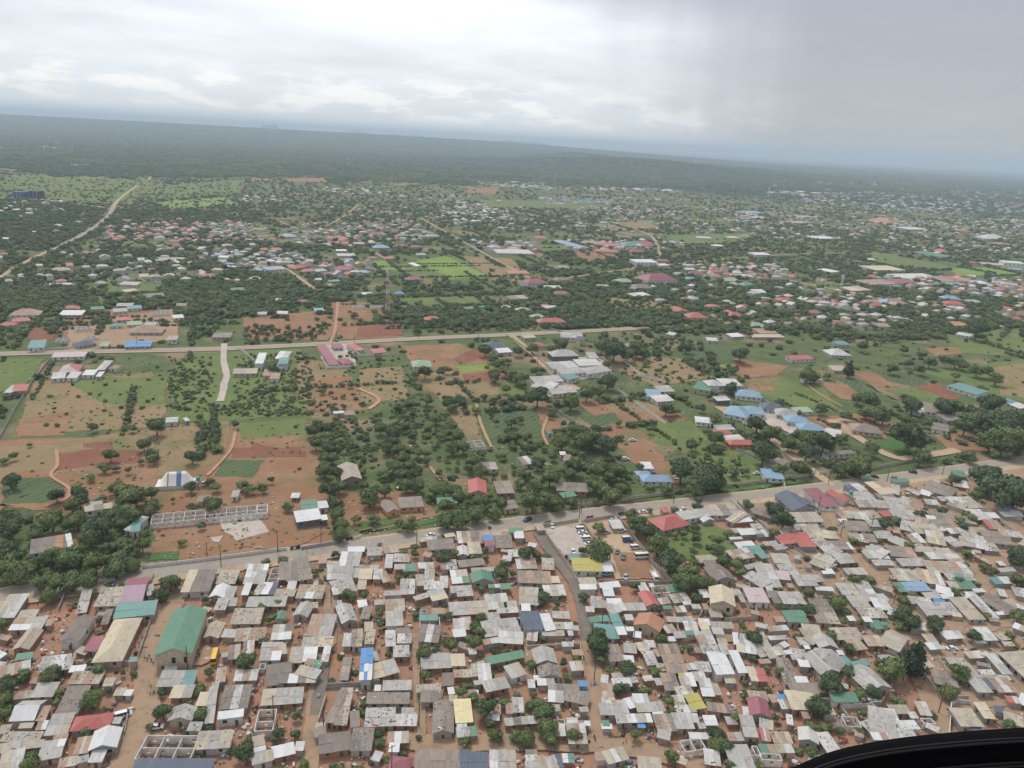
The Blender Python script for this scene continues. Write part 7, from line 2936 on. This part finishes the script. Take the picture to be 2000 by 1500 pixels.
for x, y, x2, y2, h, c in [(float(i[0].split(',')[0]), float(i[0].split(',')[1]), float(i[1].split(',')[0]), float(i[1].split(',')[1]), float(i[2]), i[3]) for i in ITEMS['G']]:
    a, b = G(x, y), G(x2, y2); Lw = (b-a).length; u = (b-a).normalized(); mt = plain(c+' gate paint', GCOL[c], .5)
    o = bpy.data.objects.new('gate', None); COL.objects.link(o); o.matrix_world = Matrix(((u.x, -u.y, 0, a.x), (u.y, u.x, 0, a.y), (0, 0, 1, 0), (0, 0, 0, 1)))
    for k_ in range(2):
        mb = MB(); mb.box(Lw/2*k_+.08, Lw/2*(k_+1)-.08, -.04, .04, .12, h, mt); mb.box(Lw/2*k_+.05, Lw/2*(k_+1)-.05, -.07, .07, h*.5-.05, h*.5+.05, mt); link('gate_leaf', mb.me('gate_leaf'), o)
    for xx in (-.25, Lw+.05):
        mb = MB(); mb.box(xx, xx+.2, -.15, .15, 0, h+.2, wall_mat('l')); link('gate_post', mb.me('gate_post'), o)
    if c == 'navy' and x < 600:
        mb = MB(); mb.box(Lw*.28, Lw*.55, -.10, -.075, .5, h-.4, plain('pale notice board', (.6, .6, .62), .5)); link('notice_panel', mb.me('notice_panel'), o)
    tag(o, 'x', 'gate', 'gates in the boundary walls'); want(o, c.replace('darkgreen', 'dark green')+' double leaf metal gate', x, y, LM_S if inpoly(x, y, SETTLE) else LM_N, 5)
POLEM = plain('tarred timber pole', (.09, .07, .055), .9); INS = plain('porcelain insulator', (.3, .28, .26), .4)
for it in ITEMS['U']:
    x, y = [float(v) for v in it[0].split(',')]; h = float(it[1])
    if h < 2: continue
    g = G(x, y); mb = MB(); mb.tube((0, 0, -.1), (rnd.uniform(-.2, .2), 0, h), .19, .13, POLEM, 8); o = link('utility_pole', mb.me('utility_pole')); o.location = g; o.rotation_euler = (0, 0, rnd.uniform(0, 3))
    mb = MB(); mb.box(-1.1, 1.1, -.07, .07, h-.8, h-.66, POLEM); link('crossarm', mb.me('crossarm'), o)
    for xx in (-1, 0, 1):
        mb = MB(); mb.tube((xx, 0, h-.66), (xx, 0, h-.4), .06, .04, INS, 6); link('insulator', mb.me('insulator'), o)
    tag(o, 'x', 'pole', 'power poles along the roads and lanes'); want(o, 'tarred timber power pole', x, y, LM_S if inpoly(x, y, SETTLE) else LM_N, 4)
TC = dict(green=(.07, .38, .26), blue=(.15, .35, .5)); STEEL = plain('painted steel stand', (.3, .3, .3), .5)
for it in ITEMS['K']:
    x, y = [float(v) for v in it[0].split(',')]; h = float(it[1]); g = G(x, y); o = bpy.data.objects.new('water_tank', None); COL.objects.link(o); o.location = g
    for sx in (-.9, .9):
        for sy in (-.9, .9):
            mb = MB(); mb.tube((sx, sy, 0), (sx*.85, sy*.85, h), .09, .09, STEEL, 5); link('stand_leg', mb.me('stand_leg'), o)
    mb = MB(); mb.box(-1.1, 1.1, -1.1, 1.1, h, h+.12, STEEL); link('platform', mb.me('platform'), o)
    mb = MB(); tm = plain(it[2]+' plastic tank', TC[it[2]], .4)
    for z0, z1, r1, r2 in ((.12, .5, .98, 1.05), (.5, 1.0, 1.05, 1.0), (1.0, 1.5, 1.0, 1.05), (1.5, 1.9, 1.05, .95), (1.9, 2.25, .95, .35), (2.25, 2.4, .35, .3)): mb.tube((0, 0, h+z0), (0, 0, h+z1), r1, r2, tm, 14)
    link('tank', mb.me('tank'), o); tag(o, 'x', 'water tank', 'plastic water tanks on stands'); want(o, it[2]+' plastic water tank on a steel stand', x, y, LM_S if inpoly(x, y, SETTLE) else LM_N, 5)
RED = plain('red mast paint', (.5, .09, .06), .5); WHT = plain('white mast paint', (.75, .74, .72), .5); GRY = plain('galvanised lattice', (.45, .44, .42), .5)
for it in ITEMS['M']:
    x, y = [float(v) for v in it[0].split(',')]; h = float(it[1]); g = G(x, y); dist = g.length; o = bpy.data.objects.new('lattice_mast', None); COL.objects.link(o); o.location = g
    nS = 7; w0, w1 = h*.042, h*.014; fat = max(1.0, dist/1400)
    for k_ in range(nS):
        mb = MB(); m_ = (RED if k_ % 2 == 0 else WHT) if it[2] == 'rw' else GRY; z0, z1 = h*k_/nS, h*(k_+1)/nS
        if k_ == nS-1 and it[2] == 'rw': m_ = WHT
        sub = 3
        for q_ in range(sub):
            za, zb = z0+(z1-z0)*q_/sub, z0+(z1-z0)*(q_+1)/sub; wa, wb = w0+(w1-w0)*za/h, w0+(w1-w0)*zb/h
            ca = [(wa, wa), (-wa, wa), (-wa, -wa), (wa, -wa)]; cb = [(wb, wb), (-wb, wb), (-wb, -wb), (wb, -wb)]
            for e in range(4):
                f_ = (e+1) % 4; r_ = .085*fat
                mb.tube((*ca[e], za), (*cb[e], zb), r_, r_, m_, 4); mb.tube((*ca[e], za), (*cb[f_], zb), r_*.55, r_*.55, m_, 4); mb.tube((*ca[f_], za), (*cb[e], zb), r_*.55, r_*.55, m_, 4); mb.tube((*cb[e], zb), (*cb[f_], zb), r_*.5, r_*.5, m_, 4)
        link('lattice_section', mb.me('lattice_section'), o)
    if it[2] == 'rw':
        for zz in (.93, .88, .62):
            for e in range(3):
                t = e*2.09; mb = MB(); mb.box(-.25, .25, -.15, .15, 0, 2.2, WHT); q_ = link('antenna_panel', mb.me('antenna_panel'), o); ww = (w0+(w1-w0)*zz)*1.6+.3; q_.location = (ww*math.cos(t), ww*math.sin(t), h*zz); q_.rotation_euler = (0, 0, t+1.57)
    tag(o, 'x', 'mast', 'telecom masts above the suburbs'); want(o, ('red and white' if it[2] == 'rw' else 'grey')+' lattice telecom mast', x, y, LM_N, 12)
# ---------------------------------------------------------------- vehicles
VC = dict(white=(.75, .75, .75), silver=(.42, .43, .44), grey=(.2, .2, .21), dark=(.03, .035, .045), navy=(.025, .03, .12), darkblue=(.03, .07, .13), yellow=(.75, .42, .03), teal=(.12, .4, .42))
TYRE = plain('black tyre rubber', (.02, .02, .02), .8); LAMP = plain('lamp glass', (.6, .55, .5), .2)
PROF = dict(sedan=(4.4, 1.75, [(-2.2,.35),(2.15,.35),(2.2,.7),(1.35,.92),(-1.55,.98),(-2.2,.85)], [(1.3,.9),(.55,1.42),(-.85,1.44),(-1.65,.96)]),
 suv=(4.7, 1.85, [(-2.35,.4),(2.3,.4),(2.35,.95),(1.3,1.12),(-2.3,1.12)], [(1.25,1.1),(.55,1.75),(-2.1,1.78),(-2.32,1.1)]),
 van=(5.2, 1.9, [(-2.6,.35),(2.55,.35),(2.6,.95),(2.2,1.2),(-2.6,1.2)], [(2.15,1.18),(1.4,2.05),(-2.5,2.08),(-2.6,1.18)]),
 pickup=(5.1, 1.8, [(-2.55,.45),(2.5,.45),(2.55,.95),(1.4,1.1),(-2.55,1.1)], [(1.35,1.08),(.75,1.7),(-.55,1.72),(-.85,1.08)]),
 bus=(7.2, 2.2, [(-3.6,.4),(3.5,.4),(3.6,1.1),(3.5,1.4),(-3.6,1.4)], [(3.48,1.38),(3.1,2.6),(-3.5,2.62),(-3.58,1.38)]),
 truck=(7.6, 2.3, [(-3.8,.7),(1.7,.7),(1.7,1.0),(-3.8,1.0)], [(3.6,.6),(3.5,1.4),(3.0,2.5),(1.75,2.5),(1.75,.6)]))
VMESH = {}
def extr(mb, prof, w0, w1, m_, zmid):
    n = len(prof); b = len(mb.V)
    for s_ in (-1, 1):
        for (x, z) in prof: q = (x, s_*(w0 if z <= zmid else w1), z); mb.V.append(q); mb.Lc.append(q)
    mb.F.append(tuple(b+i for i in range(n))); mb.M.append(mb.mi(m_)); mb.F.append(tuple(b+n+n-1-i for i in range(n))); mb.M.append(mb.mi(m_))
    for i in range(n): mb.F.append((b+i, b+n+i, b+n+(i+1) % n, b+(i+1) % n)); mb.M.append(mb.mi(m_))
DUMMY = plain('vehicle paint', (.5, .5, .5), .3)
for k_, (ln, w, body, cab) in PROF.items():
    mb = MB(); extr(mb, body, w/2, w/2, DUMMY, 9)
    if k_ == 'truck': extr(mb, cab, w/2-.05, w/2-.12, DUMMY, 1.5); mb.box(-3.8, 1.6, -1.15, -1.05, 1.0, 1.6, DUMMY); mb.box(-3.8, 1.6, 1.05, 1.15, 1.0, 1.6, DUMMY); mb.box(-3.82, -3.72, -1.05, 1.05, 1.0, 1.6, DUMMY); mb.box(1.5, 1.6, -1.05, 1.05, 1.0, 1.9, DUMMY)
    else:
        zt = max(z for x, z in cab); rf = [(x*.97, z) for x, z in cab if z > zt-.1]; xs = [x for x, z in rf]
        mb.hexa([(min(xs)-.05, -w/2*.80, zt-.05), (max(xs)+.05, -w/2*.80, zt-.05), (max(xs)+.05, w/2*.80, zt-.05), (min(xs)-.05, w/2*.80, zt-.05), (min(xs), -w/2*.74, zt+.06), (max(xs), -w/2*.74, zt+.06), (max(xs), w/2*.74, zt+.06), (min(xs), w/2*.74, zt+.06)], DUMMY)
        if k_ == 'pickup': mb.box(-2.5, -.95, -.88, -.8, 1.1, 1.3, DUMMY); mb.box(-2.5, -.95, .8, .88, 1.1, 1.3, DUMMY)
        npil = 3 if k_ in ('sedan', 'suv', 'pickup') else (5 if k_ == 'van' else 7); x0, x1 = cab[-1][0], cab[0][0]; zt0 = cab[0][1]
        for j in range(1, npil):
            xx = x0+(x1-x0)*j/npil; mb.hexa([(xq, s*w/2*a, z) for z, a in ((zt0, 1.0), (zt, .83)) for xq, s in ((xx-.05, -1), (xx+.05, -1), (xx+.05, 1), (xx-.05, 1))], DUMMY)
    bm = mb.me('body'); gb = MB()
    if k_ == 'truck': gb.box(3.3, 3.62, -.95, .95, 1.5, 2.2, GLASS)
    else: extr(gb, cab, w/2*.985, w/2*.81, GLASS, cab[0][1]+.02)
    wb = MB(); wb.tube((0, -.11, 0), (0, .11, 0), .36, .36, TYRE, 12); wb.tube((0, -.12, 0), (0, .12, 0), .18, .18, STEEL, 8)
    lb = MB(); lb.box(ln/2-.02, ln/2+.015, -.18, .18, .6, .75, LAMP)
    VMESH[k_] = (bm, gb.me('windows'), wb.me('wheel'), lb.me('headlight'), ln, w)
VN = dict(sedan='parked_car', suv='parked_car', van='minibus', pickup='pickup_truck', bus='minibus', truck='flatbed_truck'); VLN = dict(sedan='car', suv='off-road car', van='van', pickup='pickup', bus='long minibus', truck='flatbed truck')
for it in ITEMS['V']:
    k_ = it[0]; x, y = [float(v) for v in it[1].split(',')]; hd = R(float(it[2])); c = it[3]; bm, gm, wm_, lm_, ln, w = VMESH[k_]; g = G(x, y); e = G(x+6*math.cos(hd), y-6*math.sin(hd)); dv = e-g; an = math.atan2(dv.y, dv.x)
    o = link(VN[k_], bm); o.location = (g.x, g.y, .35); o.rotation_euler = (0, 0, an); pm = plain(c+' car paint', VC[c], .25, 0, .6, .05)
    for q_, s_ in enumerate(o.material_slots):
        if s_.material == DUMMY: s_.link = 'OBJECT'; s_.material = pm
    link('windows', gm, o)
    for sx in (-.31, .31):
        for sy in (-1, 1): q_ = link('wheel', wm_, o); q_.location = (ln*sx, sy*(w/2-.1), .36)
    for sy in (-1, 1):
        q_ = link('headlight', lm_, o); q_.location = (-.04, sy*w*.34, .1)
    kindv = VLN[k_]; tag(o, 'x', 'car' if k_ in ('sedan', 'suv') else ('van' if k_ in ('van', 'bus') else 'truck'), 'vehicles on the road and in the yards'); want(o, {'dark': 'dark', 'darkblue': 'dark blue', 'navy': 'navy blue'}.get(c, c)+' '+kindv+' standing', x, y, LM_S if inpoly(x, y, SETTLE) else LM_N, 4)
# ---------------------------------------------------------------- striped marquee
tA, tB, tC = G(303, 951, 2.2), G(384, 947, 2.2), G(377, 937, 2.2); u = (tB-tA); Ln = u.length; u.normalize(); v = Vector((-u.y, u.x, 0)); Wd = max(9, (tC-tB).dot(v))
o = bpy.data.objects.new('marquee_tent', None); COL.objects.link(o); o.matrix_world = Matrix(((u.x, v.x, 0, tA.x), (u.y, v.y, 0, tA.y), (0, 0, 1, 0), (0, 0, 0, 1)))
canv = {'w': plain('white canvas', (.78, .74, .70), .7), 'B': plain('blue canvas', (.12, .2, .42), .7), 'd': plain('grey canvas seam', (.22, .22, .24), .7)}
def tz(x, y):
    e = min(x, Ln-x)/(Ln*.27); e = min(1, max(0, e)); f_ = 1-abs(2*y/Wd-1); return 2.2+(6.0)*min(e**1.25, 1)*f_**1.15+.0
for c, a, b in (('w', 0, .14), ('w', .14, .28), ('d', .28, .31), ('w', .31, .5), ('B', .5, .62), ('w', .62, .75), ('w', .75, .88), ('w', .88, 1)):
    V = []; F = []; nx, ny = 4, 10
    for i in range(nx+1):
        for j in range(ny+1): x = Ln*(a+(b-a)*i/nx); y = Wd*j/ny; V.append((x, y, tz(x, y)))
    nn = len(V); V += [(x, y, z-.06) for x, y, z in V]
    for i in range(nx):
        for j in range(ny): q = i*(ny+1)+j; F.append((q, q+ny+1, q+ny+2, q+1)); F.append((nn+q+1, nn+q+ny+2, nn+q+ny+1, nn+q))
    link('canvas_panel', mesh('canvas_panel', V, F, smooth=True), o, canv[c])
mb = MB(); side = plain('side canvas', (.55, .54, .52), .7)
for a, b in (((.1, .1), (Ln-.1, .1)), ((Ln-.1, .1), (Ln-.1, Wd-.1)), ((Ln-.1, Wd-.1), (.1, Wd-.1)), ((.1, Wd-.1), (.1, .1))):
    mb.poly([(a[0], a[1], 0), (b[0], b[1], 0), (b[0], b[1], 2.17), (a[0], a[1], 2.17)], side)
link('side_wall', mb.me('side_wall'), o); tag(o, 'white canvas marquee with one blue stripe standing on red soil', 'tent')
# goal frame by the building site
a, b = G(496, 1079), G(512, 1076); o = bpy.data.objects.new('goal_frame', None); COL.objects.link(o)
for p_, q_ in ((a, a+Vector((0, 0, 2.4))), (b, b+Vector((0, 0, 2.4))), (a+Vector((0, 0, 2.4)), b+Vector((0, 0, 2.4)))):
    mb = MB(); mb.tube(p_, q_, .09, .09, WHT, 6); link('goal_post', mb.me('goal_post'), o)
tag(o, 'white goal frame on red ground beside the building site wall', 'goal')
# ---------------------------------------------------------------- people
def person_mesh(seed, top, leg, skin):
    r_ = random.Random(seed); me = bpy.data.meshes.new('person'); s_ = r_.uniform(.12, .3)
    Vv = [(0,0,.95),(0,0,1.2),(0,.01,1.42),(0,.02,1.52),(0,.03,1.66),(-.1,0,.88),(-.11,s_*.4,.48),(-.1,s_,.06),(-.1,s_+.12,.03),(.1,0,.88),(.11,-s_*.3,.48),(.1,-s_,.06),(.1,-s_+.12,.03),(-.19,0,1.40),(-.24,-.08,1.12),(-.22,.06,.88),(.19,0,1.40),(.24,.08,1.12),(.22,.02,.88)]
    E_ = [(0,1),(1,2),(2,3),(3,4),(0,5),(5,6),(6,7),(7,8),(0,9),(9,10),(10,11),(11,12),(2,13),(13,14),(14,15),(2,16),(16,17),(17,18)]
    rr = [.15,.15,.16,.06,.11,.1,.075,.05,.045,.1,.075,.05,.045,.07,.05,.04,.07,.05,.04]
    me.from_pydata(Vv, E_, []); ob = bpy.data.objects.new('tmp', me); COL.objects.link(ob); md = ob.modifiers.new('s', 'SKIN'); sv = me.skin_vertices[0].data
    for i, q in enumerate(rr): sv[i].radius = (q, q*.8 if i < 3 else q)
    sv[0].use_root = True; md2 = ob.modifiers.new('b', 'SUBSURF'); md2.levels = 1
    dg = bpy.context.evaluated_depsgraph_get(); m2 = bpy.data.meshes.new_from_object(ob.evaluated_get(dg)); bpy.data.objects.remove(ob)
    m2.materials.clear()
    for q in (top, leg, skin): m2.materials.append(q)
    for p_ in m2.polygons: z = p_.center.z; xx = abs(p_.center.x); p_.material_index = 2 if z > 1.47 or z < .07 or (xx > .19 and z < 1.05) else (0 if z > .92 else 1); p_.use_smooth = True
    return m2
skin = plain('brown skin', (.10, .055, .035), .6)
PC = [('white', (.7, .7, .7)), ('red', (.45, .06, .06)), ('blue', (.07, .12, .35)), ('dark', (.05, .05, .06)), ('yellow', (.6, .45, .08)), ('green', (.08, .25, .12))]
PM = [person_mesh(i, plain(n_+' shirt', c_, .8), plain('trousers '+str(i), (.05+.03*i, .05+.02*i, .08), .8), skin) for i, (n_, c_) in enumerate(PC)]
PP = "599,1081 612,1084 590,1076 283,1290 288,1293 292,1287 296,1295 300,1301 305,1292 385,1280 390,1285 388,1276 384,1290 278,1250 272,1262 268,1240 276,1236 280,1230 265,1270 294,1360 300,1358 302,1356 295,1345 263,1390 657,1272 660,1285 545,1180 1160,1340 1154,1343 1162,1450 1160,1445 1145,1300 1147,1275 1020,1460 1352,1205 1357,1203 1352,1195 1345,1215 1720,1170 1830,1233 1858,1216 1912,1216 1740,1345 1749,1348 1802,1340 1395,1450 1216,1455 1222,1452 1275,1440 1268,1446 980,1140 986,1142 992,1141 1000,1143 1010,1144 1020,1145 1030,1147 1585,1325 1580,1328 1590,1330 1572,1322 1235,1462 925,1190 1090,1245 560,1240 1630,1130 1770,1100 1205,1490 1190,1440 447,1200 830,1120 1500,1230 1465,1290 1450,1288 1640,1290 1780,1100 1345,1000 1700,1230"
for _ in range(400):
    px, py = rnd.uniform(0, 1950), rnd.uniform(1060, 1480)
    g = G(px, py)
    if inpoly(px, py, SVIS) and free(g.x, g.y) and len(PP) < 1500: PP += ' %d,%d' % (px, py)
for t in PP.split():
    x, y = [float(v) for v in t.split(',')]; g = G(x, y)
    i = rnd.randrange(6); o = link('person', PM[i]); o.location = (g.x, g.y, .28); o.scale = (1.08,)*3; o.rotation_euler = (0, 0, rnd.uniform(0, 6.28)); tag(o, 'x', 'person', 'people walking and standing in the lanes')
    want(o, 'person in a '+PC[i][0]+' top walking', x, y, LM_S if inpoly(x, y, SETTLE) else LM_N, 3)
settle_labels(); shorten()
# ---------------------------------------------------------------- far hill on the skyline
def hill(px, dist, w, h, nm):
    g = G(px, 400); d = Vector((g.x, g.y, 0)).normalized()*dist; V = []; F = []; n = 24
    for i in range(n+1):
        for j in range(n+1):
            a, b = i/n*2-1, j/n*2-1; k_ = max(0, 1-(a*a+b*b)); z = h*(k_**1.4)*(1+.15*math.sin(a*7+px)*math.cos(b*5)); V.append((d.x+a*w, d.y+b*w*.7, z-3))
    for i in range(n):
        for j in range(n): q = i*(n+1)+j; F.append((q, q+n+1, q+n+2, q+1))
    s = MT('wooded hillside'); o = link(nm, mesh(nm, V, F, smooth=True), None, s.bsdf(s.mix(s.ramp(s.noise(s.pos(), .004, 6), .4, .6), (.04, .065, .04), (.07, .09, .05)), .95, 0, .1)); o['kind'] = 'structure'; o['label'] = 'low blue wooded hill on the far skyline'
hill(533, 21000, 400, 245, 'hill'); hill(700, 24000, 1000, 196, 'hill'); hill(790, 27000, 1100, 190, 'hill'); hill(1010, 21000, 1300, 172, 'hill')
# white greenhouse roofs on the far plain
mb = MB(); wmt = plain('far white sheeting', (.8, .8, .8), .6)
for px, py, n in ((500, 257.5, 5), (460, 255.5, 4), (430, 254.5, 3), (705, 275, 3)):
    g = G(px, py)
    for i in range(n): mb.box(g.x+i*190-300, g.x+i*190-140, g.y+i*60, g.y+i*60+500, 8, 22, wmt)
o = link('far_greenhouses', mb.me('far_greenhouses')); o['kind'] = 'stuff'; o['label'] = 'distant pale greenhouse roofs near the skyline'
# dark wrapped blue building block at the left
for (xa, ya, xb, yb, h, c, nm, lb) in ((25, 387, 50, 387, 14, (.05, .12, .3), 'blue_building', 'blue sheeted building frame in the scrub behind the dirt road'), (57, 387, 81, 387, 16, (.06, .07, .1), 'grey_building', 'dark grey building frame beside the blue sheeted one')):
    a, b = G(xa, ya), G(xb, yb); mb = MB(); cm = plain(nm, c, .6); Lw = (b-a).length; mb.box(0, Lw, 0, 20, 0, h, cm); o = link(nm, mb.me(nm)); o.location = a
    for fl in range(4):
        for q in range(6):
            mb = MB(); mb.box(Lw*(q+.2)/6, Lw*(q+.8)/6, -.1, -.02, fl*h/4+1, fl*h/4+2.6, GLASS if q % 2 else plain('light panel', (.3, .35, .42), .6)); link('window', mb.me('window'), o)
    tag(o, lb, 'building')
# ---------------------------------------------------------------- curved rim of the aircraft window close to the camera
CAMP = Vector((0, 0, ALT))
def near(px, py, d): return CAMP+(fw+RX*((px-1000)/FPX)+UX*((750-py)/FPX))*d
rim = [(1380, 1590), (1460, 1540), (1540, 1502), (1620, 1469), (1700, 1450), (1790, 1437), (1900, 1427), (2000, 1421), (2120, 1418), (2300, 1424)]
prof = [(0, .52, 0), (8, .50, 0), (16, .495, 0), (24, .487, 1), (29, .487, 1), (36, .495, 0), (66, .492, 0), (72, .485, 2), (76, .485, 2), (84, .50, 0), (240, .50, 0), (260, .60, 0)]
black = plain('black window rim rubber', (.005, .005, .006), .9, 0, .03); edge = plain('paler rim ridge', (.03, .026, .026), .8, 0, .1)  # edge: the raised ridges, coloured paler than the rest of the rim
S = []
for i in range(len(rim)-1):
    for j in range(6): t = j/6; S.append((rim[i][0]*(1-t)+rim[i+1][0]*t, None, i+t))
def cat(i, t):
    p = [rim[max(0, min(len(rim)-1, i+k_))] for k_ in (-1, 0, 1, 2)]
    return [.5*((2*p[1][a])+(p[2][a]-p[0][a])*t+(2*p[0][a]-5*p[1][a]+4*p[2][a]-p[3][a])*t*t+(3*p[1][a]-p[0][a]-3*p[2][a]+p[3][a])*t**3) for a in (0, 1)]
V = []; F = []; MI = []; ns = 0
for i in range(len(rim)-1):
    for j in range(6):
        x, y = cat(i, j/6); ns += 1
        for off, d, mm in prof: V.append(tuple(near(x+off*.25, y+off, d)))
np_ = len(prof)
for i in range(ns-1):
    for j in range(np_-1): F.append((i*np_+j, i*np_+j+1, (i+1)*np_+j+1, (i+1)*np_+j)); MI.append(1 if prof[j][2] and prof[j+1][2] else 0)
me = mesh('aircraft_window_rim', V, F, MI, smooth=True); o = link('aircraft_window_rim', me, None, [black, edge]); sm = o.modifiers.new('t', 'SOLIDIFY'); sm.thickness = .004
tag(o, 'black curved rubber rim of the aircraft window close to the camera', 'window rim')
# ---------------------------------------------------------------- haze
mb = MB(); s = MT('haze air'); pv = s.n('ShaderNodeVolumePrincipled'); pv.inputs['Color'].default_value = (.66, .785, .925, 1); pv.inputs['Density'].default_value = 0.00009; pv.inputs['Anisotropy'].default_value = 0.1
s.t.links.new(pv.outputs[0], s.o.inputs['Volume'])
zmin = -1.0; mb.box(-75000, 75000, -75000, 75000, zmin, 330, s.m); hz_ = link('haze', mb.me('haze')); hz_['kind'] = 'stuff'; hz_['label'] = 'pale humid air over the whole town'
